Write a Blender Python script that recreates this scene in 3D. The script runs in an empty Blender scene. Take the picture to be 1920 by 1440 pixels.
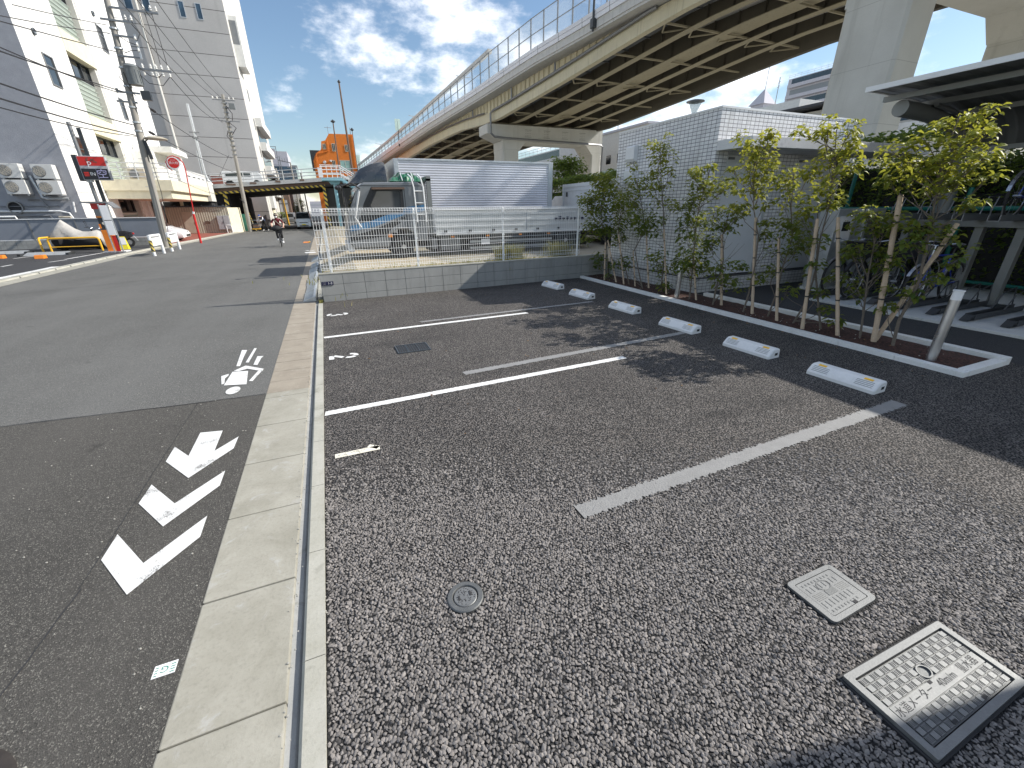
import bpy, bmesh, math, random
from mathutils import Vector, Matrix
random.seed(7)
SC = bpy.context.scene
COL = SC.collection
R = math.radians

# ---------------- camera ----------------
cam_d = bpy.data.cameras.new('camera')
cam = bpy.data.objects.new('camera', cam_d)
COL.objects.link(cam)
RW = [[0.9208764993382483, -0.16162098313454426, 0.35477476062588864],
      [-0.3896971232356658, -0.35576282317862745, 0.8494521562665074],
      [-0.011073622188763569, -0.9204952316305588, -0.3905968553854786]]
cam.matrix_world = Matrix(((RW[0][0], -RW[0][1], -RW[0][2], 0.0),
                           (RW[1][0], -RW[1][1], -RW[1][2], 0.0),
                           (RW[2][0], -RW[2][1], -RW[2][2], 1.63),
                           (0, 0, 0, 1)))
cam_d.sensor_fit = 'HORIZONTAL'
cam_d.sensor_width = 36.0
cam_d.lens = 36.0 * 776 / 1920
cam_d.clip_start = 0.05
cam_d.clip_end = 4000
SC.camera = cam

# ---------------- sky and sun ----------------
SUN_EL = R(37)
SUN_TILT = R(11)          # sun stands over +X, turned a little towards -Y
sdir = Vector((math.cos(SUN_EL) * math.cos(SUN_TILT), -math.cos(SUN_EL) * math.sin(SUN_TILT), math.sin(SUN_EL)))
world = bpy.data.worlds.new('World')
SC.world = world
world.use_nodes = True
nt = world.node_tree
nt.nodes.clear()
out = nt.nodes.new('ShaderNodeOutputWorld')
bg = nt.nodes.new('ShaderNodeBackground')
bg.inputs['Strength'].default_value = 0.115
sky = nt.nodes.new('ShaderNodeTexSky')
sky.sky_type = 'NISHITA'
sky.sun_disc = False
sky.sun_elevation = SUN_EL
sky.sun_rotation = math.atan2(sdir.x, sdir.y)
sky.air_density = 1.2
sky.dust_density = 0.45
sky.ozone_density = 3.2
tc = nt.nodes.new('ShaderNodeTexCoord')
sep = nt.nodes.new('ShaderNodeSeparateXYZ')
nt.links.new(tc.outputs['Generated'], sep.inputs[0])
def wmath(op, a, b=None, c=None):
    n = nt.nodes.new('ShaderNodeMath'); n.operation = op
    for i, v in enumerate((a, b, c)):
        if v is None: continue
        if hasattr(v, 'links') or hasattr(v, 'is_linked'): nt.links.new(v, n.inputs[i])
        else: n.inputs[i].default_value = v
    return n.outputs[0]
def wnoise(scale, detail, rough, off):
    mp = nt.nodes.new('ShaderNodeMapping'); mp.inputs['Location'].default_value = off; mp.inputs['Scale'].default_value = (1, 1, 2.0)
    nt.links.new(tc.outputs['Generated'], mp.inputs[0])
    n = nt.nodes.new('ShaderNodeTexNoise'); n.inputs['Scale'].default_value = scale
    n.inputs['Detail'].default_value = detail; n.inputs['Roughness'].default_value = rough
    nt.links.new(mp.outputs[0], n.inputs['Vector'])
    return n.outputs['Fac']
big = wnoise(2.2, 2, .5, (1.3, .4, 0.3))
puff = wnoise(6.5, 8, .6, (0.5, 2.2, 0))
cl = wmath('ADD', wmath('MULTIPLY', big, 0.62), wmath('MULTIPLY', puff, 0.50))
rmp = nt.nodes.new('ShaderNodeMapRange'); rmp.interpolation_type = 'SMOOTHSTEP'
rmp.inputs['From Min'].default_value = 0.55; rmp.inputs['From Max'].default_value = 0.675
rmp.inputs['To Max'].default_value = 0.88
nt.links.new(cl, rmp.inputs['Value'])
mixc = nt.nodes.new('ShaderNodeMix'); mixc.data_type = 'RGBA'
nt.links.new(rmp.outputs[0], mixc.inputs[0])
nt.links.new(sky.outputs[0], mixc.inputs[6])
mixc.inputs[7].default_value = (11.5, 11.6, 11.9, 1)
nt.links.new(mixc.outputs[2], bg.inputs['Color'])
nt.links.new(bg.outputs[0], out.inputs[0])

sun_d = bpy.data.lights.new('sun', 'SUN')
sun_d.energy = 5.0
sun_d.angle = R(0.5)
sun_d.color = (1.0, 0.95, 0.87)
sun = bpy.data.objects.new('sun', sun_d)
sun.rotation_euler = sdir.to_track_quat('Z', 'Y').to_euler()
sun.location = sdir * 60
COL.objects.link(sun)
SC.view_settings.view_transform = 'Standard'
SC.view_settings.look = 'None'
SC.view_settings.exposure = 0.36
SC.view_settings.gamma = 1.0
SC.view_settings.use_curve_mapping = False
SC.cycles.use_denoising = True
SC.cycles.max_bounces = 6
SC.cycles.transparent_max_bounces = 8

# ---------------- materials ----------------
MATS = {}
def nmat(name):
    m = bpy.data.materials.new(name); m.use_nodes = True
    t = m.node_tree; t.nodes.clear()
    o = t.nodes.new('ShaderNodeOutputMaterial')
    p = t.nodes.new('ShaderNodeBsdfPrincipled')
    t.links.new(p.outputs[0], o.inputs[0])
    MATS[name] = m
    return m, t, p, o
def nd(t, typ, **kw):
    n = t.nodes.new(typ)
    for k, v in kw.items():
        if k.startswith('i_'):
            n.inputs[k[2:].replace('_', ' ')].default_value = v
        else: setattr(n, k, v)
    return n
def math_(t, op, a, b=None, c=None, clamp=False):
    n = t.nodes.new('ShaderNodeMath'); n.operation = op; n.use_clamp = clamp
    for i, v in enumerate((a, b, c)):
        if v is None: continue
        if isinstance(v, (int, float)): n.inputs[i].default_value = v
        else: t.links.new(v, n.inputs[i])
    return n.outputs[0]
def mixcol(t, f, a, b):
    n = t.nodes.new('ShaderNodeMix'); n.data_type = 'RGBA'
    for i, v in ((0, f), (6, a), (7, b)):
        if isinstance(v, (int, float)): n.inputs[i].default_value = v
        elif isinstance(v, (tuple, list)): n.inputs[i].default_value = (*v[:3], 1)
        else: t.links.new(v, n.inputs[i])
    return n.outputs[2]
def maprange(t, v, a, b, c=0., d=1., smooth=False):
    n = t.nodes.new('ShaderNodeMapRange')
    if smooth: n.interpolation_type = 'SMOOTHSTEP'
    t.links.new(v, n.inputs[0])
    for i, x in zip((1, 2, 3, 4), (a, b, c, d)): n.inputs[i].default_value = x
    return n.outputs[0]
def geo_pos(t):
    return t.nodes.new('ShaderNodeNewGeometry').outputs['Position']
def noise(t, vec, scale, detail=4, rough=.55, dist=0.):
    n = t.nodes.new('ShaderNodeTexNoise')
    n.inputs['Scale'].default_value = scale; n.inputs['Detail'].default_value = detail
    n.inputs['Roughness'].default_value = rough; n.inputs['Distortion'].default_value = dist
    t.links.new(vec, n.inputs['Vector'])
    return n.outputs['Fac']
def bump(t, p, h, strength=.5, dist=.01):
    b = t.nodes.new('ShaderNodeBump')
    b.inputs['Strength'].default_value = strength; b.inputs['Distance'].default_value = dist
    t.links.new(h, b.inputs['Height']); t.links.new(b.outputs[0], p.inputs['Normal'])
def sc(c, k): return tuple(min(1, x * k) for x in c)

def M(name, col, rough=.6, metal=0., var=.12, scale=3., fine=60., bmp=.08, bdist=.004, dirt=None, streak=0., trans=0., coat=0., spec=.5):
    """general surface: base colour with broad and fine unevenness, slight bump, optional run-off streaks"""
    if name in MATS: return MATS[name]
    m, t, p, o = nmat(name)
    pos = geo_pos(t)
    n1 = noise(t, pos, scale, 5, .6)
    n2 = noise(t, pos, fine, 3, .6)
    f = math_(t, 'ADD', math_(t, 'MULTIPLY', n1, .65), math_(t, 'MULTIPLY', n2, .35))
    f = maprange(t, f, .3, .7)
    c = mixcol(t, f, sc(col, 1 - var), sc(col, 1 + var))
    if streak > 0:
        mp = t.nodes.new('ShaderNodeMapping'); mp.inputs['Scale'].default_value = (3.2, 3.2, .22)
        t.links.new(pos, mp.inputs[0])
        s = noise(t, mp.outputs[0], 1.6, 6, .65)
        s = maprange(t, s, .5, .75, 0, streak, True)
        c = mixcol(t, s, c, dirt or sc(col, .4))
    elif dirt:
        s = maprange(t, noise(t, pos, scale * .5, 6, .65), .52, .72, 0, .6, True)
        c = mixcol(t, s, c, dirt)
    t.links.new(c, p.inputs['Base Color'])
    r = maprange(t, n1, .3, .7, max(0, rough - .08), min(1, rough + .08))
    t.links.new(r, p.inputs['Roughness'])
    p.inputs['Metallic'].default_value = metal
    p.inputs['Specular IOR Level'].default_value = spec
    if coat: p.inputs['Coat Weight'].default_value = coat; p.inputs['Coat Roughness'].default_value = .06
    if bmp > 0: bump(t, p, n2, bmp, bdist)
    return m

def glass_mat(name, col, rough=.05):
    if name in MATS: return MATS[name]
    m, t, p, o = nmat(name)
    pos = geo_pos(t)
    c = mixcol(t, maprange(t, noise(t, pos, .8, 2), .35, .65), sc(col, .6), sc(col, 1.4))
    t.links.new(c, p.inputs['Base Color'])
    p.inputs['Roughness'].default_value = rough
    p.inputs['Specular IOR Level'].default_value = .9
    bump(t, p, noise(t, pos, 1.7, 2), .06, .02)
    return m

def lot_nodes(t, scl=80., hi=(.28, .26, .243), lo=(.11, .102, .097)):
    """coarse open-graded asphalt: worn stone tops, black binder in the gaps between them"""
    pos = geo_pos(t)
    sp = nd(t, 'ShaderNodeSeparateXYZ'); t.links.new(pos, sp.inputs[0])
    cb = nd(t, 'ShaderNodeCombineXYZ'); t.links.new(sp.outputs[0], cb.inputs[0]); t.links.new(sp.outputs[1], cb.inputs[1])
    wob = nd(t, 'ShaderNodeTexNoise'); wob.inputs['Scale'].default_value = 70; wob.inputs['Detail'].default_value = 2
    t.links.new(cb.outputs[0], wob.inputs['Vector'])
    va = nd(t, 'ShaderNodeVectorMath', operation='MULTIPLY_ADD')
    t.links.new(wob.outputs['Color'], va.inputs[0]); va.inputs[1].default_value = (.014, .014, 0); t.links.new(cb.outputs[0], va.inputs[2])
    v = nd(t, 'ShaderNodeTexVoronoi'); v.inputs['Scale'].default_value = scl; v.voronoi_dimensions = '2D'
    t.links.new(va.outputs[0], v.inputs['Vector'])
    cs = nd(t, 'ShaderNodeSeparateColor'); t.links.new(v.outputs['Color'], cs.inputs[0])
    # each stone has its own size: the radius at which it drops into the gap varies
    rad = maprange(t, cs.outputs[0], 0, 1, .46, .80)
    dome = math_(t, 'SUBTRACT', rad, v.outputs['Distance'])
    edge = maprange(t, dome, -.02, .40, 0, 1, True)
    br = nd(t, 'ShaderNodeTexNoise'); br.inputs['Scale'].default_value = 1.1; br.inputs['Detail'].default_value = 6; br.inputs['Roughness'].default_value = .6
    t.links.new(cb.outputs[0], br.inputs['Vector'])
    sunk = maprange(t, math_(t, 'ADD', cs.outputs[2], math_(t, 'MULTIPLY', br.outputs['Fac'], .5)), .20, .60, .35, 1, True)   # low stones stay coated
    top = math_(t, 'MULTIPLY', edge, sunk)
    wear = maprange(t, br.outputs['Fac'], .36, .66)
    wearm = mixcol(t, wear, sc(hi, .78), hi)
    stone = mixcol(t, cs.outputs[1], lo, wearm)
    warm = mixcol(t, maprange(t, cs.outputs[2], .8, .9, 0, .3), stone, (.26, .21, .17))
    # oil and tyre marks: broad darker patches, drawn out along the bays
    mp = nd(t, 'ShaderNodeMapping'); mp.inputs['Scale'].default_value = (.35, 1.1, 1); t.links.new(pos, mp.inputs[0])
    oil = maprange(t, noise(t, mp.outputs[0], 1.3, 4, .55), .54, .72, 0, .5, True)
    c = mixcol(t, top, (.012, .012, .013), mixcol(t, oil, warm, (.055, .053, .052)))
    return pos, c, top, cs.outputs[0], edge
def make_lot():
    m, t, p, o = nmat('coarse_asphalt')
    pos, c, top, rnd, edge = lot_nodes(t)
    # where loose-set stones are modelled, the sheet below them is only the black binder
    s_ = nd(t, 'ShaderNodeSeparateXYZ'); t.links.new(pos, s_.inputs[0])
    dd = math_(t, 'ADD', math_(t, 'MULTIPLY', s_.outputs[1], .8495), math_(t, 'MULTIPLY', s_.outputs[0], .3548))
    near = maprange(t, dd, 1.75, 2.45, 1, 0, True)
    near = math_(t, 'MULTIPLY', near, math_(t, 'MULTIPLY', maprange(t, s_.outputs[0], 2.9, 3.5, 1, 0, True), maprange(t, s_.outputs[1], -.35, .0, 0, 1, True)))
    t.links.new(mixcol(t, near, c, (.024, .024, .025)), p.inputs['Base Color'])
    p.inputs['Roughness'].default_value = .78
    p.inputs['Specular IOR Level'].default_value = .3
    h = math_(t, 'ADD', top, math_(t, 'MULTIPLY', noise(t, pos, 260, 2), .25))
    bump(t, p, h, .9, .012)
    m, t, p, o = nmat('lot_stone')
    at = nd(t, 'ShaderNodeAttribute'); at.attribute_name = 'tone'
    pos = geo_pos(t)
    c = mixcol(t, at.outputs['Fac'], (.085, .078, .073), (.285, .262, .245))
    c = mixcol(t, maprange(t, noise(t, pos, 160, 3, .65), .45, .7, 0, .4), c, (.16, .15, .14))
    nz = nd(t, 'ShaderNodeNewGeometry'); sz = nd(t, 'ShaderNodeSeparateXYZ'); t.links.new(nz.outputs['Position'], sz.inputs[0])
    c = mixcol(t, maprange(t, sz.outputs[2], -.001, .003, 1, 0, True), c, (.016, .016, .017))   # tar still coats the flanks
    t.links.new(c, p.inputs['Base Color']); p.inputs['Roughness'].default_value = .7; p.inputs['Specular IOR Level'].default_value = .35
    bump(t, p, noise(t, pos, 420, 3, .6), .5, .0015)
make_lot()
def make_road(name, base, speck):
    m, t, p, o = nmat(name)
    pos = geo_pos(t)
    v = nd(t, 'ShaderNodeTexVoronoi'); v.inputs['Scale'].default_value = 240
    t.links.new(pos, v.inputs['Vector'])
    cs = nd(t, 'ShaderNodeSeparateColor'); t.links.new(v.outputs['Color'], cs.inputs[0])
    n1 = noise(t, pos, .6, 6, .62)
    n2 = noise(t, pos, 38, 4, .7)
    f = math_(t, 'ADD', math_(t, 'MULTIPLY', n1, .6), math_(t, 'MULTIPLY', n2, .5))
    c = mixcol(t, maprange(t, f, .35, .75), sc(base, .72), sc(base, 1.28))
    c = mixcol(t, maprange(t, cs.outputs[0], .80, .97, 0, .75), c, speck)
    c = mixcol(t, maprange(t, cs.outputs[1], .86, .95, 0, .7), c, sc(base, .3))
    # tyre-polished bands along the street and a few oil spots
    mp = nd(t, 'ShaderNodeMapping'); mp.inputs['Scale'].default_value = (1.1, .05, 1); t.links.new(pos, mp.inputs[0])
    c = mixcol(t, maprange(t, noise(t, mp.outputs[0], 1.0, 3), .45, .7, 0, .35, True), c, sc(base, 1.45))
    c = mixcol(t, maprange(t, noise(t, pos, 2.3, 3, .5), .69, .76, 0, .55, True), c, sc(base, .45))
    t.links.new(c, p.inputs['Base Color'])
    p.inputs['Roughness'].default_value = .8
    p.inputs['Specular IOR Level'].default_value = .3
    bump(t, p, math_(t, 'ADD', v.outputs['Distance'], n2), .55, .004)
make_road('road_asphalt', (.108, .108, .103), (.33, .32, .29))
make_road('road_patch', (.066, .062, .056), (.25, .24, .21))
make_road('dark_asphalt', (.045, .046, .049), (.14, .14, .14))
def make_paint(name, col, wearlo, wearhi, under='road'):
    """road paint that has worn through to the surface beneath in patches"""
    m, t, p, o = nmat(name)
    pos = geo_pos(t)
    c = mixcol(t, maprange(t, noise(t, pos, 9, 5, .6), .3, .7), sc(col, .88), sc(col, 1.06))
    if under == 'lot':
        _, uc, top, rnd, edge = lot_nodes(t)
        w = math_(t, 'ADD', math_(t, 'MULTIPLY', math_(t, 'SUBTRACT', 1., edge), .33), noise(t, pos, 14, 5, .65))
        h = top
    else:
        uc = mixcol(t, noise(t, pos, 90, 3), (.05, .048, .045), (.14, .13, .12))
        w = math_(t, 'ADD', math_(t, 'MULTIPLY', noise(t, pos, 120, 3, .7), .4), math_(t, 'MULTIPLY', noise(t, pos, 5, 4, .6), .6))
        h = noise(t, pos, 90, 3)
    f = maprange(t, w, wearlo, wearhi, 0, 1, True)
    t.links.new(mixcol(t, f, c, uc), p.inputs['Base Color'])
    p.inputs['Roughness'].default_value = .62
    bump(t, p, h, .35, .004)
make_paint('white_paint', (.72, .72, .70), .555, .66)
make_paint('lot_paint', (.76, .76, .74), .88, 1.06, 'lot')
make_paint('cream_lot_paint', (.78, .74, .62), .76, .95, 'lot')
make_paint('erased_paint', (.25, .248, .242), .88, 1.12, 'lot')
def make_tile():
    m, t, p, o = nmat('white_tile')
    pos = geo_pos(t)
    s = nd(t, 'ShaderNodeSeparateXYZ'); t.links.new(pos, s.inputs[0])
    u = math_(t, 'ADD', s.outputs[0], s.outputs[1])
    cb = nd(t, 'ShaderNodeCombineXYZ'); t.links.new(u, cb.inputs[0]); t.links.new(s.outputs[2], cb.inputs[1])
    b = nd(t, 'ShaderNodeTexBrick'); b.offset = 0.0
    b.inputs['Scale'].default_value = 1.0
    b.inputs['Brick Width'].default_value = .106; b.inputs['Row Height'].default_value = .062
    b.inputs['Mortar Size'].default_value = .0045; b.inputs['Mortar Smooth'].default_value = .1
    b.inputs['Color1'].default_value = (.66, .66, .67, 1); b.inputs['Color2'].default_value = (.80, .80, .80, 1)
    b.inputs['Mortar'].default_value = (.10, .10, .11, 1); b.inputs['Bias'].default_value = 0
    t.links.new(cb.outputs[0], b.inputs['Vector'])
    mp = nd(t, 'ShaderNodeMapping'); mp.inputs['Scale'].default_value = (4, 4, .3); t.links.new(pos, mp.inputs[0])
    c = mixcol(t, maprange(t, noise(t, mp.outputs[0], 1.2, 6, .65), .5, .75, 0, .45, True), b.outputs['Color'], (.36, .355, .34))
    c = mixcol(t, maprange(t, s.outputs[2], .55, .25, 0, .35, True), c, (.25, .24, .22))
    t.links.new(c, p.inputs['Base Color'])
    t.links.new(maprange(t, b.outputs['Fac'], 0, 1, .3, .9), p.inputs['Roughness'])
    bump(t, p, math_(t, 'SUBTRACT', 1., b.outputs['Fac']), .6, .003)
make_tile()
def make_blocks():
    m, t, p, o = nmat('concrete_block')
    pos = geo_pos(t)
    n1 = noise(t, pos, 2.2, 6, .62); n2 = noise(t, pos, 90, 3, .7)
    mp = nd(t, 'ShaderNodeMapping'); mp.inputs['Scale'].default_value = (3, 3, .35); t.links.new(pos, mp.inputs[0])
    st = noise(t, mp.outputs[0], 2.6, 5, .6)
    c = mixcol(t, maprange(t, n1, .3, .7), (.27, .275, .265), (.36, .36, .345))
    c = mixcol(t, maprange(t, n2, .35, .7, 0, .3), c, (.22, .22, .21))
    c = mixcol(t, maprange(t, st, .5, .75, 0, .5, True), c, (.20, .20, .185))
    t.links.new(c, p.inputs['Base Color']); p.inputs['Roughness'].default_value = .9
    bump(t, p, n2, .4, .003)
make_blocks()
def make_gutter(name, a, b, stain):
    m, t, p, o = nmat(name)
    pos = geo_pos(t)
    n1 = noise(t, pos, 3.4, 7, .66, .4); n2 = noise(t, pos, 70, 4, .7)
    c = mixcol(t, maprange(t, n1, .3, .7), a, b)
    c = mixcol(t, maprange(t, n2, .5, .75, 0, .35), c, sc(a, .6))
    c = mixcol(t, maprange(t, noise(t, pos, 7, 6, .7, .8), .55, .72, 0, .6, True), c, stain)
    t.links.new(c, p.inputs['Base Color']); p.inputs['Roughness'].default_value = .88
    bump(t, p, math_(t, 'ADD', n1, n2), .3, .004)
make_gutter('gutter_concrete', (.265, .252, .205), (.38, .364, .31), (.43, .425, .41))
make_gutter('slot_concrete', (.26, .265, .26), (.34, .345, .335), (.15, .145, .12))
make_gutter('old_gutter', (.25, .215, .17), (.34, .30, .24), (.40, .37, .31))
make_gutter('kerb_concrete', (.33, .32, .265), (.45, .44, .39), (.20, .195, .16))
make_gutter('planter_kerb_concrete', (.68, .68, .66), (.80, .80, .78), (.52, .52, .50))
make_gutter('slab_concrete', (.56, .58, .58), (.66, .67, .66), (.34, .35, .36))
make_gutter('plinth_concrete', (.60, .60, .60), (.70, .70, .69), (.38, .38, .38))
def make_pier():
    m, t, p, o = nmat('pier_concrete')
    pos = geo_pos(t); s = nd(t, 'ShaderNodeSeparateXYZ'); t.links.new(pos, s.inputs[0])
    n1 = noise(t, pos, .5, 6, .62); n2 = noise(t, pos, 22, 4, .7)
    c = mixcol(t, maprange(t, n1, .3, .7), (.54, .53, .48), (.62, .61, .56))
    c = mixcol(t, maprange(t, n2, .45, .7, 0, .25), c, (.46, .45, .41))
    mp = nd(t, 'ShaderNodeMapping'); mp.inputs['Scale'].default_value = (1.6, 1.6, .12); t.links.new(pos, mp.inputs[0])
    c = mixcol(t, maprange(t, noise(t, mp.outputs[0], 1.3, 6, .65), .52, .75, 0, .4, True), c, (.38, .37, .33))
    ln = math_(t, 'LESS_THAN', math_(t, 'FRACT', math_(t, 'MULTIPLY', s.outputs[2], .36)), .008)
    t.links.new(mixcol(t, math_(t, 'MULTIPLY', ln, .45), c, (.2, .195, .17)), p.inputs['Base Color']); p.inputs['Roughness'].default_value = .88
    bump(t, p, n2, .35, .006)
make_pier()
make_gutter('sandy_soil', (.36, .30, .21), (.46, .40, .29), (.26, .22, .15))
make_gutter('pale_ground', (.30, .29, .26), (.38, .37, .33), (.22, .21, .19))
def make_mulch():
    m, t, p, o = nmat('bark_mulch')
    pos = geo_pos(t)
    v = nd(t, 'ShaderNodeTexVoronoi'); v.inputs['Scale'].default_value = 55
    t.links.new(pos, v.inputs['Vector'])
    cs = nd(t, 'ShaderNodeSeparateColor'); t.links.new(v.outputs['Color'], cs.inputs[0])
    c = mixcol(t, cs.outputs[0], (.018, .010, .008), (.10, .042, .030))
    t.links.new(c, p.inputs['Base Color']); p.inputs['Roughness'].default_value = .95
    bump(t, p, cs.outputs[1], 1, .02)
make_mulch()
def make_corr(name, col, axis, freq, metal=.0, rough=.4, strength=.6, dist=.02, groove_shade=.35):
    """ribbed sheet: ribs run along one world axis"""
    m, t, p, o = nmat(name)
    pos = geo_pos(t)
    s = nd(t, 'ShaderNodeSeparateXYZ'); t.links.new(pos, s.inputs[0])
    u = s.outputs[axis] if axis < 3 else math_(t, 'ADD', s.outputs[0], s.outputs[1])
    w = math_(t, 'SINE', math_(t, 'MULTIPLY', u, freq * 2 * math.pi))
    w = maprange(t, w, -.6, .6, 0, 1, True)
    c = mixcol(t, maprange(t, noise(t, pos, 1.3, 5), .3, .7), sc(col, .88), sc(col, 1.1))
    c = mixcol(t, maprange(t, w, 0, .4, groove_shade, 0), c, sc(col, .35))  # groove bottoms darkened in the colour to imitate shade between ribs
    t.links.new(c, p.inputs['Base Color'])
    p.inputs['Metallic'].default_value = metal; p.inputs['Roughness'].default_value = rough
    bump(t, p, w, strength, dist)
make_corr('aluminium_ribs', (.80, .79, .83), 2, 12.5, .3, .3, .7, .015, .42)
make_corr('shed_ribs', (.50, .47, .38), 0, 6, 0, .5, .6, .03)
make_corr('canopy_ribs', (.17, .175, .175), 1, 4.0, .3, .45, .5, .03)
def make_stripes(name, a, b, freq, mode):
    m, t, p, o = nmat(name)
    pos = geo_pos(t)
    s = nd(t, 'ShaderNodeSeparateXYZ'); t.links.new(pos, s.inputs[0])
    if mode == 'xz': u = math_(t, 'ADD', s.outputs[0], s.outputs[2])
    else: u = math_(t, 'ADD', math_(t, 'ADD', s.outputs[0], s.outputs[1]), s.outputs[2])
    fr = math_(t, 'FRACT', math_(t, 'MULTIPLY', u, freq))
    c = mixcol(t, math_(t, 'GREATER_THAN', fr, .5), a, b)
    c = mixcol(t, maprange(t, noise(t, pos, 6, 4), .5, .75, 0, .45), c, (.12, .11, .09))
    t.links.new(c, p.inputs['Base Color']); p.inputs['Roughness'].default_value = .6
make_stripes('hazard_stripes', (.62, .46, .06), (.03, .03, .03), 2.3, 'xz')
make_stripes('post_stripes', (.60, .46, .10), (.04, .04, .04), 5.2, 'xyz')
def make_leaf(name, young=(.47, .46, .06), old=(.05, .105, .022), tr=.42, red=.0):
    """leaf colour follows a per-leaf attribute (0 = mature, 1 = young; raised in shrub tops to look sunlit)"""
    m, t, p, o = nmat(name)
    at = nd(t, 'ShaderNodeAttribute'); at.attribute_name = 'young'
    pos = geo_pos(t)
    c = mixcol(t, at.outputs['Fac'], old, young)
    c = mixcol(t, maprange(t, noise(t, pos, 30, 2), .35, .65, 0, .35), c, sc(old, .7))
    t.links.new(c, p.inputs['Base Color'])
    p.inputs['Roughness'].default_value = .5
    p.inputs['Specular IOR Level'].default_value = .3
    tl = nd(t, 'ShaderNodeBsdfTranslucent')
    t.links.new(mixcol(t, .5, c, sc(young, 1.2)), tl.inputs['Color'])
    mx = nd(t, 'ShaderNodeMixShader'); mx.inputs[0].default_value = tr
    t.links.new(p.outputs[0], mx.inputs[1]); t.links.new(tl.outputs[0], mx.inputs[2])
    t.links.new(mx.outputs[0], o.inputs[0])
make_leaf('dogwood_leaf')
make_leaf('hedge_leaf', (.26, .32, .06), (.06, .11, .025), .5)
make_leaf('fallen_leaf', (.30, .17, .05), (.12, .06, .03), .1)
make_leaf('grass_blade', (.40, .34, .12), (.20, .22, .06), .3)

M('white_plaster', (.78, .77, .74), .8, streak=.22, dirt=(.5, .49, .46), bmp=.12)
M('cream_plaster', (.68, .63, .47), .8, streak=.25, dirt=(.45, .41, .32))
M('grey_stucco', (.30, .31, .34), .9, fine=40, bmp=.5, bdist=.02)
M('grey_panel', (.40, .385, .365), .85, var=.06, scale=.5, fine=9, streak=.18, dirt=(.30, .29, .28))
M('pale_render', (.60, .585, .54), .8, streak=.25, dirt=(.42, .41, .38))
M('orange_render', (.62, .17, .018), .75, streak=.2, dirt=(.4, .12, .02))
M('offwhite_wall', (.62, .62, .60), .8, streak=.2, dirt=(.45, .44, .42))
M('lilac_wall', (.47, .46, .50), .8)
M('mint_wall', (.52, .66, .60), .8)
M('brown_wall', (.15, .10, .075), .8)
M('red_brick', (.26, .085, .06), .85)
M('blue_grey_panel', (.205, .225, .26), .5, var=.1, scale=1.2, streak=.15, dirt=(.3, .32, .34))
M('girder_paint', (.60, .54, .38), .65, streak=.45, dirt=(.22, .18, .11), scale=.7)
M('girder_shaded', (.37, .325, .22), .7, streak=.45, dirt=(.16, .13, .08), scale=.7)  # girder_paint darkened for the underside, its shade put into the colour
M('girder_dark', (.11, .098, .072), .75, streak=.4, dirt=(.08, .07, .05), scale=.7)  # near-black copy of girder_paint, shade between the girders put into the colour
M('parapet_panel', (.47, .46, .47), .55, streak=.2, dirt=(.34, .33, .33), scale=.4)
M('deck_concrete', (.55, .535, .50), .85, streak=.3, dirt=(.25, .23, .20))
M('bridge_concrete', (.44, .45, .45), .85, streak=.4, dirt=(.24, .24, .23))
M('underdeck_shade', (.06, .06, .058), .85)  # bridge underside and abutment, coloured near-black to hold the shade
M('inside_shade', (.03, .03, .032), .9)  # near-black fill imitating shade inside hedge, garage and underpass
M('steel_dark', (.06, .065, .07), .45, metal=.5)
M('steel_mid', (.24, .245, .25), .45, metal=.6)
M('steel_galv', (.52, .54, .55), .42, metal=.55, var=.18, scale=9)
M('stainless', (.62, .62, .63), .3, metal=1., var=.01, bmp=0)
M('chrome', (.7, .7, .72), .15, metal=1., bmp=0)
M('black_plastic', (.022, .022, .024), .45)
M('rubber', (.025, .025, .026), .85)
M('white_metal', (.74, .75, .75), .38, var=.06)
M('fence_white', (.80, .81, .80), .4, var=.04)
M('car_white', (.80, .80, .80), .25, coat=.6, var=.03, bmp=0)
M('van_paint', (.60, .64, .66), .3, coat=.5, var=.04, bmp=0)
M('truck_silver', (.21, .22, .23), .35, metal=.3, coat=.3, var=.1, bmp=.02)
M('truck_white', (.62, .63, .63), .35, coat=.3, var=.1, bmp=.02)
M('truck_blue', (.06, .19, .36), .35, coat=.3, bmp=0)
M('fairing_grey', (.085, .09, .095), .28, metal=.4, coat=.5, var=.04, bmp=0)
M('bed_panel', (.58, .60, .60), .42, metal=.2, streak=.25, dirt=(.4, .41, .41))
M('white_box', (.70, .71, .73), .45, streak=.1)
M('tarp_green', (.018, .12, .06), .35, var=.3, scale=7)
M('tarp_grey', (.40, .385, .36), .55, var=.22, scale=4)
M('wood_stake', (.50, .385, .275), .8, var=.22, scale=14, streak=.3, dirt=(.33, .25, .18))
M('bark', (.15, .125, .10), .9, var=.25, scale=30)
M('bark_light', (.25, .215, .175), .9, var=.25, scale=30)
M('pole_concrete', (.30, .285, .255), .85, streak=.35, dirt=(.17, .16, .145))
M('iron_cover', (.15, .155, .155), .58, metal=.6, var=.22, scale=18, fine=140, bmp=.2)
M('iron_worn', (.21, .215, .215), .6, metal=.65, var=.2, scale=22, fine=160, bmp=.15)
M('rust_iron', (.045, .038, .034), .7, metal=.3, var=.3, scale=20)
M('iron_groove', (.03, .03, .032), .8)
M('iron_dark', (.07, .085, .10), .5, metal=.5, var=.25, scale=25)
M('wheelstop', (.76, .76, .75), .6, var=.08, scale=14, dirt=(.64, .63, .61))
M('wheelstop_slot', (.16, .165, .17), .8)
M('yellow_reflector', (.90, .52, .03), .35)
M('yellow_paint', (.78, .43, .03), .42, var=.1, dirt=(.5, .3, .06))
M('yellow_sign', (.85, .72, .04), .45)
M('orange_paint', (.76, .22, .02), .42, dirt=(.5, .16, .03))
M('red_paint', (.55, .02, .02), .4)
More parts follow.
